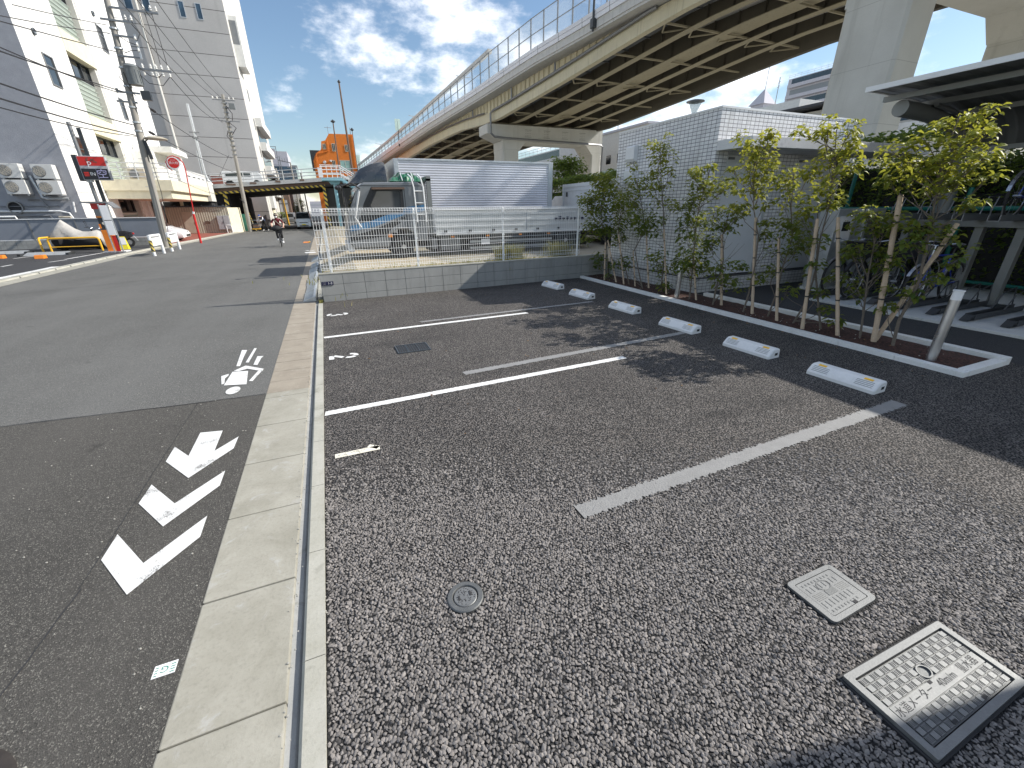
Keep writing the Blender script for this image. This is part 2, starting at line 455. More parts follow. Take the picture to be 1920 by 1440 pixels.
M('sign_red', (.60, .02, .015), .35, var=.05, bmp=0)
M('sign_black', (.012, .012, .018), .35, bmp=0)
M('sign_navy', (.018, .02, .06), .35, bmp=0)
M('sign_white', (.82, .82, .82), .4, var=.03, bmp=0)
M('sign_grey', (.42, .43, .45), .4, bmp=0)
M('sign_lilac', (.42, .40, .62), .4, bmp=0)
M('teal_metal', (.012, .16, .13), .4)
M('sky_blue_paint', (.28, .52, .60), .5)
M('green_paint', (.06, .25, .19), .5)
M('skin', (.55, .34, .25), .55, bmp=0)
M('hair', (.02, .016, .014), .6)
M('maroon_cloth', (.13, .014, .022), .85)
M('navy_cloth', (.03, .05, .12), .85)
M('black_cloth', (.02, .02, .022), .85)
M('mask_white', (.78, .78, .78), .8)
M('blue_cloth', (.05, .10, .35), .8)
M('bike_blue', (.015, .04, .35), .35)
M('bike_black', (.02, .02, .024), .35)
M('bike_silver', (.5, .5, .52), .3, metal=.8)
M('rack_dark', (.10, .105, .11), .5, metal=.5)
M('rack_post', (.23, .24, .235), .5, metal=.4)
M('beige_sand', (.50, .45, .36), .8)
M('door_grey', (.66, .68, .70), .45, var=.05)
M('roof_dark', (.06, .06, .065), .7)
M('amber', (.75, .25, .02), .3, bmp=0)
M('tail_red', (.45, .02, .02), .25, bmp=0)
M('headlamp', (.55, .58, .6), .12, metal=.2, bmp=0)
M('louvre', (.56, .63, .57), .5, var=.08)
M('cable_black', (.02, .02, .022), .6)
M('porcelain', (.75, .74, .70), .25)
M('transformer_grey', (.16, .175, .18), .5)
M('lamp_diffuser', (.42, .38, .30), .5)
glass_mat('dark_glass', (.025, .03, .035))
glass_mat('blue_glass', (.05, .085, .12))
glass_mat('sea_glass', (.22, .36, .34), .12)
def make_clear(name, col, a):
    m, t, p, o = nmat(name)
    tr = nd(t, 'ShaderNodeBsdfTransparent'); tr.inputs[0].default_value = (*col, 1)
    g = nd(t, 'ShaderNodeBsdfGlossy'); g.inputs['Roughness'].default_value = .08
    t.links.new(mixcol(t, noise(t, geo_pos(t), .7, 3), (.75, .8, .82), (.9, .92, .93)), g.inputs['Color'])
    d = nd(t, 'ShaderNodeBsdfDiffuse'); d.inputs[0].default_value = (.7, .75, .78, 1)
    m1 = nd(t, 'ShaderNodeMixShader'); m1.inputs[0].default_value = .5
    t.links.new(g.outputs[0], m1.inputs[1]); t.links.new(d.outputs[0], m1.inputs[2])
    mx = nd(t, 'ShaderNodeMixShader'); mx.inputs[0].default_value = a
    t.links.new(tr.outputs[0], mx.inputs[1]); t.links.new(m1.outputs[0], mx.inputs[2])
    t.links.new(mx.outputs[0], o.inputs[0])
make_clear('clear_panel', (.86, .90, .93), .28)
make_clear('lamp_glass', (.8, .85, .86), .35)

# ---------------- mesh builder ----------------
class MB:
    def __init__(s): s.v = []; s.f = []; s.m = []; s.cm = 0; s.att = None
    def add(s, vs, fs):
        k = len(s.v); s.v += [tuple(x) for x in vs]
        for f in fs: s.f.append([k + i for i in f]); s.m.append(s.cm)
        return s
    def mt(s, i): s.cm = i; return s
    def box(s, x0, y0, z0, x1, y1, z1):
        return s.add([(x0, y0, z0), (x1, y0, z0), (x1, y1, z0), (x0, y1, z0), (x0, y0, z1), (x1, y0, z1), (x1, y1, z1), (x0, y1, z1)],
                     [(0, 3, 2, 1), (4, 5, 6, 7), (0, 1, 5, 4), (1, 2, 6, 5), (2, 3, 7, 6), (3, 0, 4, 7)])
    def bar(s, p0, p1, w, h, up=(0, 0, 1)):
        p0 = Vector(p0); p1 = Vector(p1); d = (p1 - p0).normalized(); up = Vector(up)
        x = d.cross(up)
        if x.length < 1e-4: x = d.cross(Vector((1, 0, 0)))
        x.normalize(); y = x.cross(d).normalized()
        q = [(-1, -1), (1, -1), (1, 1), (-1, 1)]
        vs = [p + x * (a * w / 2) + y * (b * h / 2) for p in (p0, p1) for a, b in q]
        return s.add(vs, [(0, 1, 2, 3), (7, 6, 5, 4), (0, 4, 5, 1), (1, 5, 6, 2), (2, 6, 7, 3), (3, 7, 4, 0)])
    def tube(s, pts, r, n=6, caps=True):
        pts = [Vector(p) for p in pts]; k = len(pts)
        rs = list(r) if isinstance(r, (list, tuple)) else [r] * k
        vs = []; prev = None
        for i, p in enumerate(pts):
            d = (pts[min(i + 1, k - 1)] - pts[max(i - 1, 0)])
            if d.length < 1e-9: d = Vector((0, 0, 1))
            d.normalize()
            if prev is None:
                a = Vector((0, 0, 1)) if abs(d.z) < .9 else Vector((1, 0, 0))
                x = d.cross(a).normalized()
            else:
                x = (prev - d * prev.dot(d))
                x = x.normalized() if x.length > 1e-6 else d.cross(Vector((1, 0, 0))).normalized()
            prev = x; y = d.cross(x)
            for j in range(n):
                t = 2 * math.pi * j / n
                vs.append(p + (x * math.cos(t) + y * math.sin(t)) * rs[i])
        fs = []
        for i in range(k - 1):
            for j in range(n):
                a = i * n + j; b = i * n + (j + 1) % n
                fs.append((a, b, b + n, a + n))
        if caps:
            fs.append(tuple(reversed(range(n)))); fs.append(tuple(range((k - 1) * n, k * n)))
        return s.add(vs, fs)
    def cyl(s, p0, p1, r, r2=None, n=12): return s.tube([p0, p1], [r, r if r2 is None else r2], n)
    def prism(s, poly, axis, a, b):
        """extrude a 2D polygon along an axis; for x the plane is (y,z), for y (x,z), for z (x,y)"""
        n = len(poly)
        def P(q, t): return (t, q[0], q[1]) if axis == 'x' else (q[0], t, q[1]) if axis == 'y' else (q[0], q[1], t)
        vs = [P(q, a) for q in poly] + [P(q, b) for q in poly]
        fs = [tuple(range(n)), tuple(range(2 * n - 1, n - 1, -1))]
        for i in range(n): j = (i + 1) % n; fs.append((i, i + n, j + n, j))
        return s.add(vs, fs)
    def loft(s, rings, caps=True):
        n = len(rings[0]); vs = [p for r in rings for p in r]; fs = []
        for i in range(len(rings) - 1):
            for j in range(n):
                a = i * n + j; b = i * n + (j + 1) % n
                fs.append((a, b, b + n, a + n))
        if caps: fs += [tuple(reversed(range(n))), tuple(range(len(vs) - n, len(vs)))]
        return s.add(vs, fs)
    def lathe(s, prof, c, n=16, axis='z'):
        c = Vector(c); vs = []; fs = []; k = len(prof)
        for r, z in prof:
            for j in range(n):
                t = 2 * math.pi * j / n; a, b = r * math.cos(t), r * math.sin(t)
                vs.append(c + (Vector((a, b, z)) if axis == 'z' else Vector((z, a, b)) if axis == 'x' else Vector((a, z, b))))
        for i in range(k - 1):
            for j in range(n):
                p = i * n + j; q = i * n + (j + 1) % n; fs.append((p, q, q + n, p + n))
        if prof[0][0] > 1e-5: fs.append(tuple(reversed(range(n))))
        if prof[-1][0] > 1e-5: fs.append(tuple(range((k - 1) * n, k * n)))
        return s.add(vs, fs)
    def ell(s, c, r, n=12, m=8):
        if not isinstance(r, (tuple, list)): r = (r, r, r)
        pr = [(math.sin(math.pi * i / m), -math.cos(math.pi * i / m)) for i in range(m + 1)]
        k = len(s.v); s.lathe([(max(a, 1e-6), b) for a, b in pr], (0, 0, 0), n)
        for i in range(k, len(s.v)):
            x, y, z = s.v[i]; s.v[i] = (c[0] + x * r[0], c[1] + y * r[1], c[2] + z * r[2])
        return s
    def torus(s, c, R_, r, axis='x', n=20, m=6):
        prof = []
        vs = []; fs = []; c = Vector(c)
        for i in range(n):
            t = 2 * math.pi * i / n
            for j in range(m):
                q = 2 * math.pi * j / m; rr = R_ + r * math.cos(q); h = r * math.sin(q)
                a, b = rr * math.cos(t), rr * math.sin(t)
                vs.append(c + (Vector((h, a, b)) if axis == 'x' else Vector((a, h, b)) if axis == 'y' else Vector((a, b, h))))
        for i in range(n):
            for j in range(m):
                a = i * m + j; b = i * m + (j + 1) % m; a2 = ((i + 1) % n) * m + j; b2 = ((i + 1) % n) * m + (j + 1) % m
                fs.append((a, b, b2, a2))
        return s.add(vs, fs)
    def xf(s, mat, k=0):
        for i in range(k, len(s.v)): s.v[i] = tuple(mat @ Vector(s.v[i]))
        return s
    def build(s, name, mats, parent=None, smooth=False, bevel=0., seg=2, auto=40):
        me = bpy.data.meshes.new(name)
        off = Vector((0, 0, 0)); q = parent
        while q is not None: off += q.location; q = q.parent
        me.from_pydata([tuple(Vector(v) - off) for v in s.v], [], s.f)
        if isinstance(mats, str): mats = [mats]
        for mm in mats: me.materials.append(MATS[mm])
        if len(mats) > 1: me.polygons.foreach_set('material_index', s.m)
        if s.att is not None:
            a = me.attributes.new('young', 'FLOAT', 'FACE'); a.data.foreach_set('value', s.att)
        bm = bmesh.new(); bm.from_mesh(me)
        if s.att is None: bmesh.ops.recalc_face_normals(bm, faces=bm.faces)
        if bevel > 0:
            es = [e for e in bm.edges if len(e.link_faces) == 2 and e.calc_face_angle(0) > R(30)]
            bmesh.ops.bevel(bm, geom=es, offset=bevel, segments=seg, affect='EDGES', profile=.6, clamp_overlap=True)
        bm.to_mesh(me); bm.free()
        if smooth:
            me.polygons.foreach_set('use_smooth', [True] * len(me.polygons))
            me.set_sharp_from_angle(angle=R(auto))
        me.update()
        o = bpy.data.objects.new(name, me); COL.objects.link(o)
        if parent is not None: o.parent = parent
        return o
def tag(o, label=None, cat=None, group=None, kind=None):
    if label: o['label'] = label
    if cat: o['category'] = cat
    if group: o['group'] = group
    if kind: o['kind'] = kind
    return o
def thing(name, label, cat, loc=(0, 0, 0), group=None):
    o = bpy.data.objects.new(name, None); COL.objects.link(o); o.location = loc; o.empty_display_size = .2
    return tag(o, label, cat, group)
def one(name, mb, mats, label, cat, group=None, base=None, **kw):
    """a thing that is a single mesh; its origin goes to `base`"""
    o = mb.build(name, mats, None, **kw)
    if base is not None:
        b = Vector(base); o.data.transform(Matrix.Translation(-b)); o.location = b
    return tag(o, label, cat, group)
def struct(name, mb, mats, **kw): return tag(mb.build(name, mats, None, **kw), kind='structure')
def dup(root, loc=None, rotz=None, label=None, group=None):
    r = root.copy(); COL.objects.link(r)
    if loc is not None: r.location = loc
    if rotz is not None: r.rotation_euler = (0, 0, rotz)
    if label: r['label'] = label
    if group: r['group'] = group
    for ch in list(root.children):
        c = ch.copy(); COL.objects.link(c); c.parent = r
        for g in list(ch.children):
            d = g.copy(); COL.objects.link(d); d.parent = c
    return r
def text(mb, s, size, mat):
    """add lettering, laid in the XY plane and centred, moved by matrix mat"""
    cu = bpy.data.curves.new('lettering', 'FONT'); cu.body = s; cu.size = size; cu.align_x = 'CENTER'; cu.align_y = 'CENTER'
    cu.resolution_u = 3
    ob = bpy.data.objects.new('lettering', cu); COL.objects.link(ob)
    bpy.context.view_layer.update()
    me = bpy.data.meshes.new_from_object(ob.evaluated_get(bpy.context.evaluated_depsgraph_get()))
    mb.add([mat @ v.co for v in me.vertices], [tuple(p.vertices) for p in me.polygons])
    bpy.data.objects.remove(ob); bpy.data.curves.remove(cu); bpy.data.meshes.remove(me)
def face_y(x, y, z): return Matrix.Translation((x, y, z)) @ Matrix.Rotation(R(90), 4, 'X')   # lettering that faces -Y
def hash1(i): return (math.sin(i * 127.1 + 311.7) * 43758.5453) % 1.0
# ================= ground =================
def sheet(name, poly, z, mat, sub=None):
    b = MB(); b.add([(x, y, z if not callable(z) else z(x, y)) for x, y in poly], [tuple(range(len(poly)))])
    return struct(name, b, mat)
sheet('ground', [(-900, -300), (900, -300), (900, 1800), (-900, 1800)], -.06, 'pale_ground')
ROADL = [(-8.0, -12), (-8.0, 16), (-8.0, 23), (-7.75, 30), (-7.0, 42.6), (-6.9, 46)]
b = MB(); rr = [(-.785, -12), (-.785, 46)]
b.add([(-.785, -12, 0), (-.785, 4.28, 0), (-.785, 46, 0)] + [(x, y, 0) for x, y in reversed(ROADL)], [tuple(range(3 + len(ROADL)))])
struct('road', b, 'road_asphalt')
b = MB(); ys = [(-8.0, 4.72), (-6, 4.7), (-4.2, 4.58), (-2.76, 4.458), (-2.128, 4.389), (-1.343, 4.345), (-.785, 4.286)]
b.add([(-8.0, -12, .004), (-.785, -12, .004)] + [(x, y + random.uniform(-.01, .01), .004) for x, y in reversed(ys)], [tuple(range(2 + len(ys)))])
struct('road_patch', b, 'road_patch')
sheet('far_road', [(-7.6, 46), (.6, 46), (.9, 260), (-8, 260)], .002, 'road_asphalt')
# cracks and the tar seam of the patch
def ragged(p0, p1, w, z, n=30, j=.5):
    p0 = Vector((*p0, 0)); p1 = Vector((*p1, 0)); d = (p1 - p0).normalized(); nrm = Vector((-d.y, d.x, 0))
    L, Rr = [], []; off = 0
    for i in range(n + 1):
        t = i / n; c = p0.lerp(p1, t); off += random.uniform(-1, 1) * w * j
        L.append(c + nrm * (off + w * random.uniform(.3, .6))); Rr.append(c + nrm * (off - w * random.uniform(.3, .6)))
    k = [(v.x, v.y, z) for v in L] + [(v.x, v.y, z) for v in Rr]
    return k, [(i, i + 1, n + 2 + i, n + 1 + i) for i in range(n)]
b = MB(); b.add(*ragged((-8, 4.725), (-2.76, 4.46), .012, .007, 60, .3)); b.add(*ragged((-2.76, 4.458), (-.79, 4.29), .014, .007, 40, .3))
b.add(*ragged((-1.343, 4.34), (-1.33, 2.1), .005, .007, 40, .35)); b.add(*ragged((-1.33, 2.1), (-1.42, .9), .006, .007, 40, .35))
b.add(*ragged((-7.5, 12.2), (-3.6, 14.6), .02, .003, 60, .4)); b.add(*ragged((-6.9, 17), (-1.2, 18.1), .02, .003, 70, .3))
struct('road_seam', b, 'iron_groove')
LOT = sheet('parking_lot', [(-.27, -12), (6.75, -12), (6.75, 9.3), (-.27, 8.9)], 0.0, 'coarse_asphalt')
sheet('footpath', [(6.75, -12), (9.0, -12), (9.0, 6.5), (6.75, 6.5)], -.004, 'dark_asphalt')
b = MB(); b.box(8.08, -2.2, -.1, 13.2, 4.95, .035); struct('cycle_slab', b, 'slab_concrete', bevel=.01)
sheet('yard_ground', [(9.0, -12), (40, -12), (40, 9.5), (9.0, 9.5)], -.008, 'dark_asphalt')
# truck yard, held up behind the block wall
b = MB(); b.add([(-.27, 9.05, .06), (.55, 9.05, .34), (6.0, 9.3, .34), (14, 9.3, .3), (14, 44, .3), (.55, 44, .3), (-.27, 44, .03)],
                [(0, 1, 5, 6), (1, 2, 3, 4, 5)])
struct('yard', b, 'sandy_soil')
# gutter: pavers, a slot and the lot kerb
b = MB(); o2 = MB()
y = -11.5 + .075
while y < 4.1:
    b.box(-.785, y + .0035, -.12, -.404, y + .6 - .0035, .004 + .0016 * math.sin(y * 37)); y += .6
y0 = y; b.box(-.785, y0 + .004, -.12, -.404, 4.30, .004)
y = 4.30
while y < 44:
    h = .32 if y < 8.8 else 1.0
    o2.box(-.785, y + .003, -.12, -.404, y + h - .003, .003 + random.uniform(-.002, .002)); y += h
struct('gutter', b, 'gutter_concrete', bevel=.006)
struct('old_gutter', o2, 'old_gutter', bevel=.005)
b = MB(); b.prism([(-.404, -.1), (-.358, -.1), (-.358, -.034), (-.372, -.022), (-.404, -.016)], 'y', -11.5, 44); struct('gutter_slot', b, 'slot_concrete')
b = MB(); y = -11.5 + .2
while y < 8.6:
    e = min(y + .6, 8.62)
    b.prism([(-.357, -.1), (-.272, -.1), (-.272, .014), (-.345, .014), (-.357, .002)], 'y', y + .002, e - .002); y += .6
while y < 44:
    b.box(-.357, y + .004, -.1, -.272, y + .996, .05); y += 1.0
struct('lot_kerb', b, 'kerb_concrete')
# fill below the gutter
b = MB(); b.box(-.79, -11.5, -.2, -.27, 44, -.11); struct('gutter_bed', b, 'iron_groove')

# grit, pebbles and litter on the ground
b = MB()
for i in range(520):
    if i % 3: x, y = random.choice((random.gauss(-.40, .012), random.gauss(-.275, .012))), random.uniform(.8, 8.5)
    else: x, y = random.uniform(-2.2, -.8), random.uniform(1, 7)
    s_ = random.uniform(.0025, .007); b.ell((x, y, .006), (s_, s_ * .8, s_ * .6), 5, 3)
tag(b.build('grit', 'pale_ground'), kind='stuff')
b = MB()
for i in range(90):
    x, y = random.uniform(5.85, 6.5), random.uniform(1.9, 9); s_ = random.uniform(.005, .012)
    b.ell((x, y, .055), (s_, s_ * .8, s_ * .6), 5, 3)
tag(b.build('gravel', 'kerb_concrete'), kind='stuff')

# ---- painted markings ----
def strip(p0, p1, w, z, n=60, jit=.004, ends=.01):
    p0 = Vector((*p0, 0)); p1 = Vector((*p1, 0)); d = (p1 - p0).normalized(); nr = Vector((-d.y, d.x, 0))
    L = []; Q = []
    for i in range(n + 1):
        c = p0.lerp(p1, i / n)
        e1 = random.uniform(-ends, ends) if i in (0, n) else 0
        L.append(c + d * e1 + nr * (w / 2 + random.uniform(-jit, jit))); Q.append(c - d * e1 - nr * (w / 2 + random.uniform(-jit, jit)))
    return [(v.x, v.y, z) for v in L] + [(v.x, v.y, z) for v in Q], [(i, i + 1, n + 2 + i, n + 1 + i) for i in range(n)]
for (a, c_, w, lab) in [((-.262, 3.60), (3.0, 3.735), .085, 'solid white bay line between bay numbers 1 and 2'),
                        ((-.262, 6.14), (2.91, 6.27), .085, 'solid white bay line between bay numbers 2 and 3')]:
    b = MB(); b.add(*strip(a, c_, w, .004, 300, .004)); one('bay_line', b, 'lot_paint', lab, 'line marking', 'white bay lines', base=(*a, 0))
for (a, c_, w, lab) in [((1.09, 1.625), (4.45, 1.72), .115, 'broad grey smear of a painted-out line nearest the small square cover'),
                        ((1.12, 4.02), (4.38, 4.24), .10, 'grey painted-out line reaching the fourth wheel stop from the block wall'),
                        ((1.14, 6.43), (4.40, 6.56), .08, 'grey painted-out line lying against the far white bay line')]:
    b = MB(); b.add(*strip(a, c_, w, .0045, 420, .013, .02)); one('erased_line', b, 'erased_paint', lab, 'line marking', 'painted-out bay lines', base=(*a, 0))
def stroke(mb, pts, w, z):
    """flat brush stroke through 2D points"""
    P = [Vector((*p, 0)) for p in pts]; L = []; Q = []
    for i, p in enumerate(P):
        d = (P[min(i + 1, len(P) - 1)] - P[max(i - 1, 0)]).normalized(); n = Vector((-d.y, d.x, 0)) * w / 2
        L.append(p + n); Q.append(p - n)
    k = len(P); mb.add([(v.x, v.y, z) for v in L] + [(v.x, v.y, z) for v in Q], [(i, i + 1, k + i + 1, k + i) for i in range(k - 1)])
def arc(cx, cy, r1, r2, a0, a1, n=10): return [(cx + r1 * math.cos(R(a0 + (a1 - a0) * i / n)), cy + r2 * math.sin(R(a0 + (a1 - a0) * i / n))) for i in range(n + 1)]
def numeral(name, strokes, x, y, label, mat):
    # strokes are drawn upright (u right, v up); on the ground up is +X and right is -Y
    b = MB()
    for s_, w in strokes: stroke(b, [(x + v, y - u) for u, v in s_], w * 1.35, .0045)
    one(name, b, mat, label, 'bay number', 'painted bay numbers', base=(x, y, 0))
numeral('bay_number', [([(0, 0), (0, .31)], .045), ([(0, .30), (-.03, .27), (-.055, .235)], .03)], -.2, 2.835, 'worn cream bay number 1 painted near the round cover', 'cream_lot_paint')
numeral('bay_number', [(arc(0, .225, .065, .075, 175, 70), .04), (arc(0, .225, .065, .075, 50, -35), .04), ([(.035, .15), (-.02, .085), (-.055, .045)], .04), ([(-.06, .02), (.075, .02)], .042)],
        -.2, 5.175, 'white stencilled bay number 2 beside the gutter', 'lot_paint')
numeral('bay_number', [(arc(0, .235, .06, .065, 170, 20), .04), (arc(0, .235, .06, .065, 0, -70), .04), ([(-.02, .165), (.02, .155)], .04), (arc(0, .085, .068, .075, 60, -30), .04), (arc(0, .085, .068, .075, -55, -165), .04)],
        -.2, 7.555, 'white stencilled bay number 3 beside the block wall', 'lot_paint')
CH = [[(-1.322, 2.283), (-1.321, 2.48), (-1.115, 2.171), (-.9, 2.459), (-.896, 2.274), (-1.117, 1.97)],
      [(-1.312, 2.757), (-1.305, 2.958), (-1.109, 2.668), (-.894, 2.947), (-.893, 2.766), (-1.109, 2.453)]]
for q, lab in zip(CH, ('nearest white painted chevron on the road, beside the gutter pavers', 'middle white painted chevron on the road, between chevron and arrow')):
    b = MB(); b.add([(x, y, .008) for x, y in q], [(0, 1, 2, 5), (2, 3, 4, 5)]); one('road_chevron', b, 'white_paint', lab, 'road marking', 'white chevrons on the road', base=(*q[5], 0))
q = [(-1.306, 3.248), (-1.308, 3.466), (-1.177, 3.269), (-1.183, 3.641), (-1.024, 3.609), (-1.018, 3.272), (-.889, 3.446), (-.893, 3.258), (-1.103, 2.946)]
b = MB(); b.add([(x, y, .008) for x, y in q], [(0, 1, 2, 8), (2, 3, 4, 5), (5, 6, 7, 8), (2, 5, 8)])
one('road_arrow', b, 'white_paint', 'white painted arrow with a short shaft, at the tail of the chevrons', 'road marking', base=(*q[8], 0))
b = MB(); z = .006
b.add([(-1.097 + .062 * math.cos(t), 4.525 + .1 * math.sin(t), z) for t in [i * math.pi / 10 for i in range(20)]], [tuple(range(20))])
b.add([(x, y, z) for x, y in [(-1.208, 4.71), (-1.197, 5.125), (-1.042, 5.086), (-.998, 4.651)]], [(0, 1, 2, 3)])
for P in ([(-1.189, 5.153), (-1.094, 5.293), (-.89, 5.09), (-.891, 5.006), (-1.062, 5.169), (-1.136, 5.12)], [(-1.285, 5.024), (-1.222, 5.07), (-1.217, 5.013), (-1.235, 4.926), (-1.212, 4.767), (-1.235, 4.749)],
          [(-.99, 4.738), (-.94, 5.039), (-.895, 5.05), (-.954, 4.721)], [(-1.19, 5.315), (-1.229, 5.977), (-1.166, 5.948), (-1.164, 5.682), (-1.151, 5.297)],
          [(-1.111, 5.415), (-1.093, 5.998), (-1.063, 5.984), (-1.077, 5.4)], [(-1.016, 5.291), (-1.013, 5.613), (-.944, 5.594), (-.962, 5.514), (-.971, 5.26)]):
    b.add([(x, y, z) for x, y in P], [tuple(range(len(P)))])
one('walker_mark', b, 'white_paint', 'white stencilled walking figure painted upside down on the road', 'road marking', base=(-1.1, 4.4, 0))
b = MB(); b.box(-.883, 1.462, .005, -.808, 1.515, .0065); bb = b
t_ = thing('survey_sticker', 'small pale sticker with a green letter stuck on the road by the pavers', 'sticker', (-.846, 1.49, 0))
b.build('sheet', 'sign_white', t_)
g = MB(); text(g, 'G', .04, Matrix.Translation((-.846, 1.49, .0075)) @ Matrix.Rotation(R(172), 4, 'Z'))
for k in range(4): g.box(-.88 + .003, 1.468 + k * .011, .0068, -.868, 1.472 + k * .011, .0075); g.box(-.826, 1.468 + k * .011, .0068, -.812, 1.472 + k * .011, .0075)
g.build('print', 'green_paint', t_)
b = MB(); b.add(*strip((-.95, 20.2), (-.55, 20.25), .5, .005, 8, .01)); stroke(b, [(-.95, 21.4), (-.78, 21.0), (-.6, 21.4)], .12, .006)
one('far_walker_mark', b, 'white_paint', 'faded white stencil on the road by the truck yard fence', 'road marking', base=(-.8, 20.5, 0))
b = MB(); b.box(-1.25, 26.5, .004, -.95, 27.6, .014); b.mt(1); b.box(-.98, 26.7, .014, -.9, 27.2, .05)
one('road_stud', b, ['orange_paint', 'yellow_paint'], 'small orange and yellow marker plate on the road right of the cyclist', 'marker', base=(-1, 27, 0))

# ---- covers in the ground ----
t_ = thing('drain_cover', 'dark rectangular iron grate set in the lot by bay number 2', 'drain cover', (.775, 5.14, 0))
f = MB()
for a in ((.575, 4.98, .985, 4.995), (.575, 5.295, .985, 5.31), (.575, 4.995, .59, 5.295), (.97, 4.995, .985, 5.295), (.705, 4.995, .715, 5.295), (.84, 4.995, .85, 5.295)): f.box(a[0], a[1], 0, a[2], a[3], .012)
f.build('frame', 'iron_dark', t_, bevel=.002)
p_ = MB(); p_.box(.59, 4.995, -.02, .97, 5.295, .004); p_.mt(1)
for i in range(13):
    for j in range(9):
        x = .605 + i * .029; y = 5.015 + j * .032
        p_.box(x, y, .0045, x + .012, y + .016, .009)
p_.build('grate', ['iron_groove', 'iron_dark'], t_)
t_ = thing('valve_cover', 'small round grey iron valve cover in the coarse asphalt', 'valve cover', (.316, 1.337, 0))
c0 = (.316, 1.337, 0)
f = MB(); f.lathe([(.057, -.02), (.057, .010), (.060, .014), (.078, .013), (.082, .009), (.082, -.02)], c0, 40); f.build('ring', 'iron_cover', t_, smooth=True)
l = MB(); l.lathe([(.0535, -.02), (.0535, .008), (.050, .011), (1e-6, .011)], c0, 36); l.mt(1)
rng = random.Random(3)
for i in range(58):
    a = rng.uniform(0, 6.28); r_ = .045 * math.sqrt(rng.random()); s_ = rng.uniform(.0012, .0035)
    l.ell((c0[0] + r_ * math.cos(a), c0[1] + r_ * math.sin(a), .0112), (s_, s_, .0014), 6, 3)
l.mt(2); l.box(.284, 1.326, .0105, .292, 1.348, .0135); l.box(.336, 1.333, .0105, .346, 1.357, .0135)
l.build('lid', ['iron_worn', 'iron_groove', 'iron_groove'], t_, smooth=True)
def mapquad(q):
    A, B, C_, D = [Vector((*p, 0)) for p in q]     # A far left, B far right, C near right, D near left
    return lambda u, v, z: tuple((D.lerp(C_, u)).lerp(A.lerp(B, u), v) + Vector((0, 0, z)))
def qbox(mb, F, u0, v0, u1, v1, z0, z1):
    vs = [F(u, v, z) for z in (z0, z1) for u, v in ((u0, v0), (u1, v0), (u1, v1), (u0, v1))]
    mb.add(vs, [(0, 3, 2, 1), (4, 5, 6, 7), (0, 1, 5, 4), (1, 2, 6, 5), (2, 3, 7, 6), (3, 0, 4, 7)])
F = mapquad([(1.70, .807), (2.002, .804), (2.001, .593), (1.703, .588)])
t_ = thing('hydrant_cover', 'small square pale iron cover with rounded corners in the lot', 'hatch cover', (1.85, .7, 0))
f = MB(); rc = .07; ring = []
def rrect(x0, y0, x1, y1, r, n=5):
    P = []
    for cx, cy, a in ((x1 - r, y1 - r, 0), (x0 + r, y1 - r, 90), (x0 + r, y0 + r, 180), (x1 - r, y0 + r, 270)):
        P += [(cx + r * math.cos(R(a + 90 * i / n)), cy + r * math.sin(R(a + 90 * i / n))) for i in range(n + 1)]
    return P
def ringmesh(mb, outer, inner, F, z0, z1):
    n = len(outer)
    vs = [F(*p, z1) for p in outer] + [F(*p, z1) for p in inner] + [F(*p, z0) for p in outer] + [F(*p, z0) for p in inner]
    fs = []
    for i in range(n):
        j = (i + 1) % n
        fs += [(i, j, n + j, n + i), (i, 2 * n + i, 2 * n + j, j), (n + i, n + j, 3 * n + j, 3 * n + i)]
    mb.add(vs, fs)
ringmesh(f, rrect(0, 0, 1, 1, .08), rrect(.095, .1, .905, .9, .03), F, -.02, .014); f.build('frame', 'iron_worn', t_)
l = MB(); pl = rrect(.105, .112, .895, .888, .03); l.add([F(*p, .0125) for p in pl] + [F(*p, -.02) for p in pl], [tuple(range(24))] + [(i, i + 24, (i + 1) % 24 + 24, (i + 1) % 24) for i in range(24)])
l.mt(1)
for k in range(9):
    u = .17 + k * .07
    for v0, v1 in ((.16, .21), (.78, .83)): qbox(l, F, u, v0, u + .022, v1, .0125, .0140)
for k in range(8):
    u = .15 + k * .085
    qbox(l, F, u, .26, u + .012, .40, .0125, .014); qbox(l, F, u + .03, .62, u + .04, .74, .0125, .014)
for k in range(5): qbox(l, F, .15, .43 + k * .033, .34, .44 + k * .033, .0125, .014); qbox(l, F, .66, .43 + k * .033, .85, .44 + k * .033, .0125, .014)
qbox(l, F, .4, .44, .6, .56, .0125, .0142); 
ringmesh(l, [(.5 + .13 * math.cos(t), .66 + .12 * math.sin(t)) for t in [i * math.pi / 10 for i in range(20)]], [(.5 + .11 * math.cos(t), .66 + .1 * math.sin(t)) for t in [i * math.pi / 10 for i in range(20)]], F, .0125, .014)
l.mt(2); qbox(l, F, .60, .112, .67, .17, .0125, .0146)
l.build('lid', ['iron_worn', 'iron_cover', 'iron_groove'], t_)
F = mapquad([(1.50, .441), (2.095, .425), (2.088, .162), (1.502, .16)])
t_ = thing('water_meter_cover', 'large oblong iron water meter cover with a woven bar pattern', 'hatch cover', (1.8, .3, 0))
f = MB(); ringmesh(f, rrect(0, 0, 1, 1, .015), rrect(.045, .085, .955, .915, .01), F, -.02, .022); f.build('frame', 'iron_worn', t_)
l = MB(); qbox(l, F, .055, .10, .945, .90, -.02, .012); l.mt(1)
ny, nx = 9, 18
